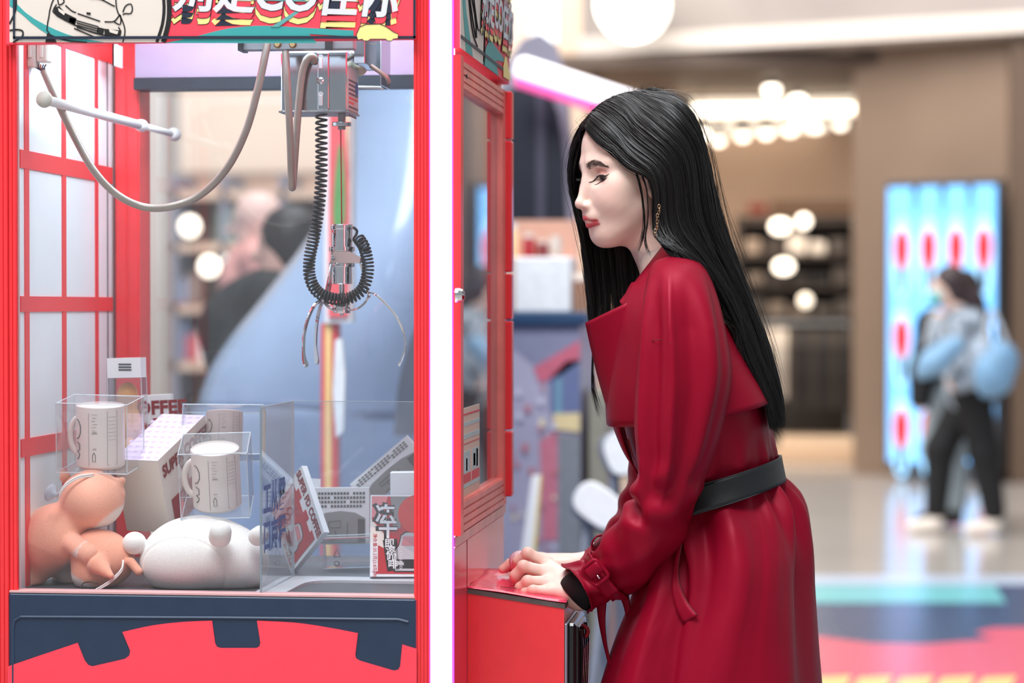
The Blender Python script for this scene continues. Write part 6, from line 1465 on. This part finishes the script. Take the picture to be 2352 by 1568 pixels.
# inner black cuff
Wd_ = nrmz(JT['elN']-JT['wrN']); mb = MB(); c0 = P(1322,1364,3.664)
ring = lambda o, r1, r2: [o+np.array([.0,1.,0])*math.cos(q)*r2+nrmz(np.cross(Wd_, [0,1.,0]))*math.sin(q)*r1 for q in np.linspace(0,2*math.pi,36,endpoint=False)]
mb.grid([ring(c0-Wd_*.006, .0270, .0240), ring(c0-Wd_*.004, .0300, .0270), ring(c0+Wd_*.015, .0300, .027), ring(c0+Wd_*.032, .028, .025)], True); mb.build('inner_cuff', mat('black_knit','#0d0d0f',.8,noise=.1,nscale=300), woman, smooth=True, thick=.002)
# belt
BS = [(1484,1134,1777,1051,3.745,.137),(1489,1166,1782,1079,3.745,.140),(1494,1196,1788,1107,3.745,.146)]
G = loft(BS, 8, 120, None, off=.011); mb = MB(); mb.grid(G, True); belt = cpart(mb, 'belt', mat('black_leather','#14181b',.45,noise=.08,nscale=60,bump=.15,bscale=600), thick=.004)
for i in (0, 7): mb = MB(); mb.tube(G[i]*.97+G[3]*.03-[0,.0022,0], .0007, 4, closed=True); cpart(mb, 'belt_stitching', mat('belt_thread','#3a4147',.5))
# pocket welt on the skirt
def on_coat(pts, lift): return [cast(a, b, bvh_coat, lift) for a, b in pts]
pk = [[(1566,1215),(1548,1300),(1543,1350),(1552,1395),(1569,1433)], [(1572,1215),(1558,1300),(1562,1345),(1580,1385),(1601,1413)]]
A = spline(np.array(on_coat(pk[0], .005)), 24); B = spline(np.array(on_coat(pk[1], .009)), 24)
mb = MB(); mb.grid([[A[i]*(1-s)+B[i]*s for s in np.linspace(0,1,5)] for i in range(24)]); cpart(mb, 'pocket_welt', thick=.002)
mb = MB(); mb.tube(B, .0012, 5); cpart(mb, 'pocket_edge', COATD)
# seams
for pts in ([(1497,782),(1520,780),(1541,789)],): 
    q = [cast(a,b,bvh_sl,.0004) for a,b in pts]
    if all(x is not None for x in q): mb = MB(); mb.tube(spline(np.array(q),10), .0006, 4); cpart(mb, 'shoulder_seam', COATD)
q = [cast(1662+6*k*1.0, 1190+40*k, bvh_coat, .0003) for k in range(0,10)]; mb = MB(); mb.tube(spline(np.array([x for x in q if x is not None]),40), .0005, 4); cpart(mb, 'side_seam', COATD)

# ---------------------------------------------------------------- hair
HAIRM = mat('black_hair', '#0b0808', .38, noise=.25, nscale=40, spec=.42, aniso=.3)
near_g = [
 [(1362,303,3.712),(1384,336,3.688),(1420,374,3.668),(1462,398,3.656),(1492,402,3.652),(1506,440,3.648),(1503,500,3.645),(1508,552,3.636),(1545,588,3.612),(1610,628,3.606),(1662,705,3.625),(1702,800,3.645),(1745,885,3.655),(1768,985,3.662)],
 [(1386,276,3.722),(1422,298,3.686),(1462,342,3.658),(1494,384,3.646),(1516,430,3.641),(1526,490,3.637),(1534,545,3.628),(1575,600,3.612),(1635,660,3.615),(1678,742,3.635),(1717,830,3.648),(1752,905,3.657),(1775,988,3.662)],
 [(1426,243,3.735),(1472,262,3.684),(1517,308,3.656),(1546,370,3.646),(1562,440,3.641),(1572,510,3.637),(1592,570,3.628),(1632,640,3.622),(1677,722,3.635),(1717,802,3.648),(1752,880,3.657),(1782,986,3.664)],
 [(1470,220,3.745),(1522,236,3.696),(1562,284,3.668),(1587,350,3.660),(1602,430,3.657),(1617,510,3.655),(1642,590,3.652),(1677,670,3.650),(1712,760,3.656),(1747,850,3.664),(1788,984,3.672)],
 [(1500,211,3.755),(1552,227,3.728),(1591,280,3.718),(1613,350,3.712),(1631,430,3.708),(1656,520,3.705),(1691,620,3.700),(1726,710,3.696),(1759,800,3.692),(1785,890,3.688),(1798,984,3.684)],
 [(1490,206,3.80),(1545,224,3.805),(1586,278,3.80),(1609,350,3.79),(1626,430,3.78),(1650,520,3.77),(1686,620,3.76),(1721,710,3.745),(1753,800,3.735),(1780,890,3.72),(1793,980,3.70)],
 [(1450,222,3.83),(1500,260,3.845),(1540,330,3.845),(1570,420,3.84),(1600,520,3.83),(1640,620,3.82),(1680,710,3.80),(1720,800,3.78),(1760,890,3.75),(1785,975,3.72)]]
far_g = [
 [(1361,302,3.712),(1346,310,3.735),(1332,335,3.765),(1322,375,3.785),(1318,420,3.792),(1326,470,3.80),(1338,530,3.808),(1350,600,3.81),(1360,680,3.805),(1369,760,3.795)],
 [(1385,276,3.722),(1355,284,3.745),(1328,315,3.775),(1314,360,3.790),(1310,405,3.793),(1318,455,3.795),(1332,510,3.80),(1344,580,3.805),(1352,650,3.803),(1357,720,3.797),(1362,810,3.79)],
 [(1425,245,3.735),(1385,248,3.755),(1345,276,3.785),(1320,325,3.805),(1312,385,3.812),(1318,445,3.815),(1330,500,3.82),(1342,570,3.822),(1350,640,3.82),(1355,710,3.81),(1360,790,3.80)],
 [(1470,220,3.745),(1430,222,3.775),(1390,250,3.815),(1365,320,3.835),(1360,400,3.84),(1370,480,3.84),(1385,560,3.838),(1398,640,3.83),(1404,720,3.815),(1405,770,3.80)],
 [(1500,211,3.755),(1480,218,3.795),(1450,265,3.835),(1435,345,3.848),(1430,430,3.845),(1436,520,3.838),(1445,600,3.828),(1450,680,3.812),(1450,745,3.80)],
 [(1490,206,3.80),(1505,240,3.84),(1505,340,3.852),(1502,440,3.848),(1502,540,3.838),(1506,620,3.825),(1510,700,3.80)]]
NV_ = 110
def sheet(gs, nu):
    A = np.array([spline(np.array([P(*q) for q in g]), NV_) for g in gs])       # guides x v x 3
    S = np.stack([spline(A[:, j], nu) for j in range(NV_)], 1)                   # nu x NV_ x 3
    p = S.reshape(-1,3).copy()
    for _ in range(4):                                                           # keep the sheet off the scalp
        d = head_sdf(p); e = .001; g = np.stack([head_sdf(p+np.array(x)*e)-d for x in np.eye(3)],1)/e; g /= np.linalg.norm(g,axis=1)[:,None]+1e-9
        q = (p-H0)@HB; want = np.where(q[:,2] > -.03, .0065, .002); p = p+g*np.clip(want-d, 0, .03)[:,None]
        if _ < 3:
            T = p.reshape(S.shape)
            for __ in range(5): T[:,1:-1] = .25*T[:,:-2]+.5*T[:,1:-1]+.25*T[:,2:]; T[1:-1] = .25*T[:-2]+.5*T[1:-1]+.25*T[2:]
            p = T.reshape(-1,3)
    return p.reshape(S.shape)
hair = None
def nrm_of(S):
    du = np.gradient(S, axis=0); dv = np.gradient(S, axis=1); n = np.cross(du, dv); n /= np.linalg.norm(n, axis=2)[...,None]+1e-9
    tow = CAM-S; s = np.sign((n*tow).sum(2)); return n*np.where(s == 0, 1, s)[...,None]
def strands(S, N, n, rng, width, lift, spread, ns=42, endcut=.08):
    nu = S.shape[0]; kn = (np.linspace(0, 1, ns)**1.5)[None]; R = lambda: rng.random((n,1))
    u = R(); uu = u+.006*spread*np.sin(R()*6+kn*2.6)*np.clip(kn*3,0,1)+.0022*spread*np.sin(R()*6+kn*(4+4*R()))*np.clip(kn*3,0,1)
    uu = np.clip(uu+(np.round(u*110)/110-u)*np.clip(kn*1.3-.2, 0, .75)*.8, 0, 1)
    ve = 1-endcut*R()**1.5; fi = uu*(nu-1); fj = kn*ve*(NV_-1)
    i0 = np.clip(fi.astype(int), 0, nu-2); j0 = np.clip(fj.astype(int), 0, NV_-2); a = (fi-i0)[...,None]; b = (fj-j0)[...,None]
    def smp(T): return (T[i0,j0]*(1-a)+T[i0+1,j0]*a)*(1-b)+(T[i0,j0+1]*(1-a)+T[i0+1,j0+1]*a)*b
    nr = smp(N); l = lift*(R()**1.3)*np.clip(kn*6, .25, 1)+.0007*np.sin(kn*9+R()*6)*spread*np.clip(kn*4,0,1)
    p = smp(S)+nr*l[...,None]
    T = np.gradient(p, axis=1); T /= np.linalg.norm(T,axis=2)[...,None]+1e-9
    sd = np.cross(T, nr); sd /= np.linalg.norm(sd,axis=2)[...,None]+1e-9
    an = rng.normal(0, .5, (n,1,1)); sd = sd*np.cos(an)+nr*np.sin(an)
    w_ = (width*(.6+.8*R())*np.clip(np.minimum(1, (1-kn)*6+.12), 0, 1))[...,None]
    V = np.concatenate([p+sd*w_, p-sd*w_], 1).reshape(-1,3)
    k = np.arange(ns-1); fb_ = np.stack([k,k+1,ns+k+1,ns+k],1); Fa = (fb_[None]+(np.arange(n)*2*ns)[:,None,None]).reshape(-1,4)
    mb = MB(); mb.v = V; mb.f = Fa.tolist(); return mb
rng = np.random.default_rng(11)
Sn = sheet(near_g, 50); Nn_ = nrm_of(Sn); Sf = sheet(far_g, 40); Nf_ = nrm_of(Sf)
# solid under-layer keeps the mass opaque, with the ragged ends left to the strands
mb = MB(); ve = 99; mb.grid(Sn[:, :ve]-Nn_[:, :ve]*.003); mb.grid(Sf[:, :92]-Nf_[:, :92]*.001)
hair = mb.build('hair', HAIRM, woman, smooth=True, thick=.003)
strands(Sn, Nn_, 8200, rng, .00036, .007, 1.0).build('hair_strands', HAIRM, hair, smooth=True, kind='stuff')
strands(Sf, Nf_, 3200, rng, .00036, .005, 1.0, endcut=.25).build('hair_strands', HAIRM, hair, smooth=True, kind='stuff')
strands(Sn, Nn_, 260, rng, .00028, .022, 3.5, endcut=.35).build('flyaway_hair', HAIRM, hair, smooth=True, kind='stuff')
strands(Sf, Nf_, 90, rng, .00028, .016, 3.0, endcut=.35).build('flyaway_hair', HAIRM, hair, smooth=True, kind='stuff')
# wisps in front of the ear, long loose tail below the chin, baby hairs on the crown
mb = MB()
def wisp(pts, n, r, sp):
    for i in range(n):
        o = rng.normal(0, sp, 2); q = [(a+o[0]*(k/len(pts))+rng.normal(0,.6), b+o[1], Y+rng.normal(0,.001)) for k,(a,b,Y) in enumerate(pts)]
        c = spline(np.array([P(*z) for z in q]), 26); mb.tube(c, np.r_[np.full(18,r), np.linspace(r,.00006,8)], 4, cap=False)
wisp([(1458,388,3.664),(1470,425,3.664),(1477,470,3.664),(1480,515,3.664),(1474,550,3.664),(1464,578,3.666)], 16, .00032, 3.5)
wisp([(1474,400,3.66),(1486,440,3.657),(1488,500,3.657),(1482,545,3.657),(1486,570,3.656),(1494,586,3.652)], 12, .00032, 3.0)
wisp([(1362,790,3.79),(1360,850,3.78),(1362,900,3.775),(1375,950,3.77)], 22, .00030, 7)
wisp([(1750,880,3.655),(1765,930,3.655),(1775,970,3.66),(1790,1000,3.66)], 40, .0003, 9)
for i in range(150):
    x = rng.uniform(1420,1560); y0 = np.interp(x,[1420,1470,1530,1560],[228,212,214,232]); l = rng.uniform(8,30); k = rng.normal(0,10)
    c = spline(np.array([P(x,y0+8,3.75),P(x+k*.4,y0-l*.5,3.75+rng.normal(0,.01)),P(x+k+rng.normal(4,9),y0-l*.8,3.75+rng.normal(0,.015))]), 9); mb.tube(c, np.linspace(.0002,.00006,9), 3, cap=False)
mb.build('loose_wisps', HAIRM, hair, smooth=True, kind='stuff')
# earring chain
ear = MB(); c0 = P(1514,470,3.640)
er = MB()
for i in range(11):
    c = P(1514-.9*i+2*math.sin(i*1.3), 474+7*i, 3.622); q0 = i*1.2; e1 = _r*math.cos(q0)+_f*math.sin(q0)
    er.tube([c+e1*.0020*math.cos(q)+_u*.0030*math.sin(q) for q in np.linspace(0,2*math.pi,10,endpoint=False)], .00055, 5, closed=True)
er.build('earring', mat('gold','#e0b48c',.2,metal=1.0), woman, smooth=True)
# ================================================================ people in the distance
def fig_mesh(f, pts, pad, h):
    p = np.array(pts); V, Q = sdf_mesh(f, p.min(0)-pad, p.max(0)+pad, h, 1); mb = MB(); mb.add(V, Q.tolist()); return mb
def chain(J, R, k=.03):
    """smooth union of limbs: J list of point chains, R list of radius chains"""
    def f(p):
        d = None
        for c, r in zip(J, R):
            for i in range(len(c)-1):
                s = cap(p, c[i], c[i+1], r[i], r[i+1]); d = s if d is None else smin(d, s, k)
            if len(c) == 1: s = np.linalg.norm(p-c[0], axis=1)-r[0]; d = s if d is None else smin(d, s, k)
        return d
    return f
def figure(label, Y, J, cl, extra=None, z0=0.0, rs=1.0):
    """J: joints in pixels (optionally with depth offset); cl: colours; feet are set on the floor"""
    g = {k: P(v[0], v[1], Y+(v[2] if len(v) > 2 else 0.0)) for k, v in J.items()}
    for k in ('anL','anR'): g[k][2] = z0+.09
    root = thing('person', (g['hip'][0], Y, z0), label, 'person')
    toe = {k: g[k]+np.array([cl.get('toe',-.14), 0, -.055]) for k in ('anL','anR')}
    B = chain([[g['head']+[0,0,.03], g['head']-[0,0,.035]], [g['head'], g['neck']], [g['neck'], g['chest'], g['hip']], [g['sL'], g['eL'], g['wL']], [g['sR'], g['eR'], g['wR']], [g['hip']+[0,.06,0], g['kL'], g['anL']], [g['hip']-[0,.06,0], g['kR'], g['anR']], [g['anL']-[0,0,.04], toe['anL']], [g['anR']-[0,0,.04], toe['anR']], [g['wL']], [g['wR']], [g['head']+[-.095*math.copysign(1,-cl.get('toe',-.14)),0,-.015]]],
              [[.085,.075], [.05,.05], [.055,.10,.10], [.05,.04,.03], [.05,.04,.03], [.08,.055,.04], [.08,.055,.04], [.04,.035], [.04,.035], [.045], [.045], [.018]], .03)
    b = fig_mesh(B, list(g.values())+list(toe.values()), .14, .014); V = np.array(b.v); o = b.build('body', mat('figure_skin', (1,1,1), .55, noise=0, attr='col'), root, smooth=True)
    c = np.tile(np.array(lin(cl['skin'])), (len(V),1)); c[V[:,2] < z0+.16] = lin(cl.get('sock', cl['shoe'])); c[V[:,2] < z0+.10] = lin(cl['shoe'])
    ca = o.data.color_attributes.new('col','FLOAT_COLOR','POINT'); ca.data.foreach_set('color', np.c_[c, np.ones(len(V))].astype(np.float32).ravel())
    tw = cl.get('torso', 1.0)
    Jk = chain([[g['neck']-[0,0,.03], g['chest'], g['hip']], [g['sL'], g['eL'], g['wL']+(g['eL']-g['wL'])*.12], [g['sR'], g['eR'], g['wR']+(g['eR']-g['wR'])*.12], [g['sL'], g['sR']]], [[.075,.14*tw,.145*tw], [.085,.075,.062], [.085,.075,.062], [.08,.08]], .05)
    fig_mesh(Jk, [g[k] for k in ('neck','chest','hip','sL','eL','wL','sR','eR','wR')], .2, .014).build('jacket', mat('jacket_'+cl['jacket'][1:], cl['jacket'], .8, noise=cl.get('jn',.1), nscale=cl.get('js',20)), root, smooth=True)
    Tr = chain([[g['hip']+[0,.07,0], g['kL'], g['anL']+[0,0,.05]], [g['hip']-[0,.07,0], g['kR'], g['anR']+[0,0,.05]], [g['hip']-[0,.05,0], g['hip']+[0,.05,0]]], [[.105,.085,.065],[.105,.085,.065],[.12,.12]], .04)
    fig_mesh(Tr, [g[k] for k in ('hip','kL','kR','anL','anR')], .18, .014).build('trousers', mat('trousers_'+cl['trousers'][1:], cl['trousers'], .8), root, smooth=True)
    hp = [P(a, b_, Y+.0) for a, b_ in cl['hairpts']]; Hr = chain([[g['head']+[.02,0,.045], g['head']+[.035,0,-.01]], hp], [[.098,.085], list(np.linspace(.075,.04,len(hp)))], .04)
    fig_mesh(Hr, [g['head']]+hp, .14, .014).build('hair', mat('hair_'+cl['hair'][1:], cl['hair'], .5), root, smooth=True)
    return root, g
YW = 13.9
r1, g1 = figure('walking woman in black trousers carrying two light blue bags past the screen', YW,
    dict(head=(2176,664), neck=(2200,715), chest=(2215,775), hip=(2232,900), sL=(2225,745,.14), eL=(2160,830,.20), wL=(2160,730,.16), sR=(2225,745,-.14), eR=(2270,850,-.22), wR=(2195,880,-.24), kL=(2160,1030,.06), anL=(2150,1160,.06), kR=(2260,1040,-.06), anR=(2282,1175,-.06)),
    dict(skin='#e9c3b4', shoe='#efe4da', sock='#d98a96', jacket='#9aa6b4', jn=.95, js=9, trousers='#17171a', hair='#3a2c2e', hairpts=[(2205,660),(2235,690),(2262,735)], toe=-.13))
def bag(label, c, r, R, h_, grp):
    root = thing('bag', c-[0,0,r[2]], label, 'bag', grp); V, Q = sdf_mesh(lambda p: ell(p, c, r, R)+.012*np.sin(22*(p[:,0]-c[0])+9*(p[:,2]-c[2]))*np.cos(17*(p[:,2]-c[2])), c-.5, c+.5, .016, 1); mb = MB(); mb.add(V, Q.tolist()); mb.build('bag_body', mat('bag_'+h_[1:], h_, .6, noise=.1, nscale=6), root, smooth=True)
    mb = MB(); mb.tube(spline([c+[-.08,-.02,r[2]*.8], c+[-.03,-.05,r[2]+.16], c+[.06,-.02,r[2]*.8]], 14), .012, 8); mb.build('bag_handle', mat('bag_handle','#c9cfd6',.6), root, smooth=True)
bag('light blue puffy bag held in front by the walking woman', P(2158,822,YW-.34), (.165,.10,.075), rot('Y', -40), '#7fa7c8', 'light blue bags'); bag('light blue puffy bag hanging behind the walking woman', P(2290,852,YW-.40), (.112,.09,.165), rot('Y', 22), '#769fc2', 'light blue bags')
r2, g2 = figure('second walker in a black jacket and grey trousers beside the woman with bags', YW+.55,
    dict(head=(2205,672), neck=(2195,720), chest=(2180,790), hip=(2175,905), sL=(2180,750,.14), eL=(2170,860,.16), wL=(2150,900,.1), sR=(2140,745,-.14), eR=(2118,850,-.16), wR=(2112,925,-.14), kL=(2150,1030,.05), anL=(2172,1150,.05), kR=(2185,1030,-.05), anR=(2196,1160,-.05)),
    dict(skin='#e3bcae', shoe='#1d1c1e', sock='#1d1c1e', jacket='#222226', trousers='#94a3ad', hair='#2b2325', hairpts=[(2215,665),(2225,690)], toe=-.14))
mb = MB(); c = P(2146,686,YW-.12); mb.ball(c, (.045,.06,.05), 12, 8); mb.build('face_mask', mat('teal_mask','#6fb9bf',.6), r1, smooth=True)
# visitors seen through the machine
r3, g3 = figure('visitor in a black jacket bending down behind the curved panel', 7.4,
    dict(head=(655,575), neck=(640,650), chest=(600,760), hip=(640,1000), sL=(610,690,.16), eL=(545,800,.2), wL=(520,900,.18), sR=(620,690,-.16), eR=(570,820,-.2), wR=(500,930,-.2), kL=(640,1200,.1), anL=(640,1500,.1), kR=(660,1200,-.1), anR=(660,1500,-.1)),
    dict(skin='#e2b3a4', shoe='#1d1c1e', jacket='#0a0b0d', trousers='#1b1c20', hair='#1d1516', hairpts=[(665,570),(660,620)], torso=1.3))
r4, g4 = figure('visitor in a pink top standing beyond the one in the black jacket', 9.6,
    dict(head=(582,520), neck=(585,570), chest=(588,640), hip=(590,790), sL=(575,600,.16), eL=(550,690,.18), wL=(548,770,.1), sR=(605,600,-.16), eR=(620,690,-.2), wR=(610,770,-.2), kL=(590,950,.1), anL=(590,1300,.1), kR=(600,950,-.1), anR=(600,1300,-.1)),
    dict(skin='#f0c9bb', shoe='#7d6b60', jacket='#e7a59c', trousers='#6d5a52', hair='#e5c0b4', hairpts=[(588,515),(590,540)]))
# shop fittings beyond them
mb = zfl((328,-300),(378,1150),15.0,15.4); mb.build('trim_7', mat('grey_pillar','#a59f9b',.45), kind='structure')
sk = thing('display_cabinet', [P(500,700,14.0)[0],14.0,0], 'brown display cabinet with lit shelves on the far side of the hall', 'cabinet')
A = P(392,440,14.0); B = P(760,440,14.0)
mb = MB(); mb.box((A[0],14.45,0),(B[0],14.5,A[2]+.1)); mb.build('cabinet_back', mat('cabinet_brown','#9c8272',.5,noise=.15,nscale=3), sk)
for py in (440,560,700,830):
    z = P(0,py,14.0)[2]; mb = MB(); mb.box((A[0],14.0,z-.05),(B[0],14.45,z)); mb.build('cabinet_shelf', mat('cabinet_brown_light','#b59c8b',.5), sk)
for x in (A[0], P(505,0,14)[0], P(640,0,14)[0], B[0]-.04): mb = MB(); mb.box((x,14.0,0),(x+.04,14.45,A[2]+.1)); mb.build('cabinet_upright', mat('cabinet_dark','#6f6f7c',.5), sk)
for i, (px,py,h_) in enumerate(((415,690,'#8f9ab6'),(445,690,'#7d6a63'),(520,550,'#9fc0b5'),(560,690,'#c9a49a'),(440,820,'#b4424c'),(470,820,'#e8e3df'),(610,690,'#a58a7c'),(412,820,'#7f8fb0'),(530,820,'#4f4f5c'))):
    z = P(0, 560 if py == 550 else 700 if py == 690 else 830, 14.0)[2]; x = P(px,0,14.1)[0]; hh = .16+.03*(i % 4)
    mb = MB(); mb.box((x-.05,14.08,z),(x+.05,14.22,z+hh),.012); mb.build('gift_carton', mat('goods_'+h_[1:], h_, .6), label=('blue grey','brown','pale green','dusty pink','red','white','tan','slate blue','charcoal')[i]+' gift carton on the far display cabinet', cat='box')
for px, py in ((480,612),(538,604),(436,520)):
    p = P(px,py,13.85); r = thing('globe_lamp', p, 'small warm globe lamp fixed to the far display cabinet', 'lamp', 'globe lamps on the display cabinet'); mb = MB(); mb.ball(p, .06, 12, 8); mb.build('globe', lampmat(3.0), r, smooth=True); mb = MB(); mb.tube([p+[0,.03,0], p+[0,.20,0]], .012, 6); mb.build('lamp_arm', mat('lamp_black','#2a2622',.5), r)
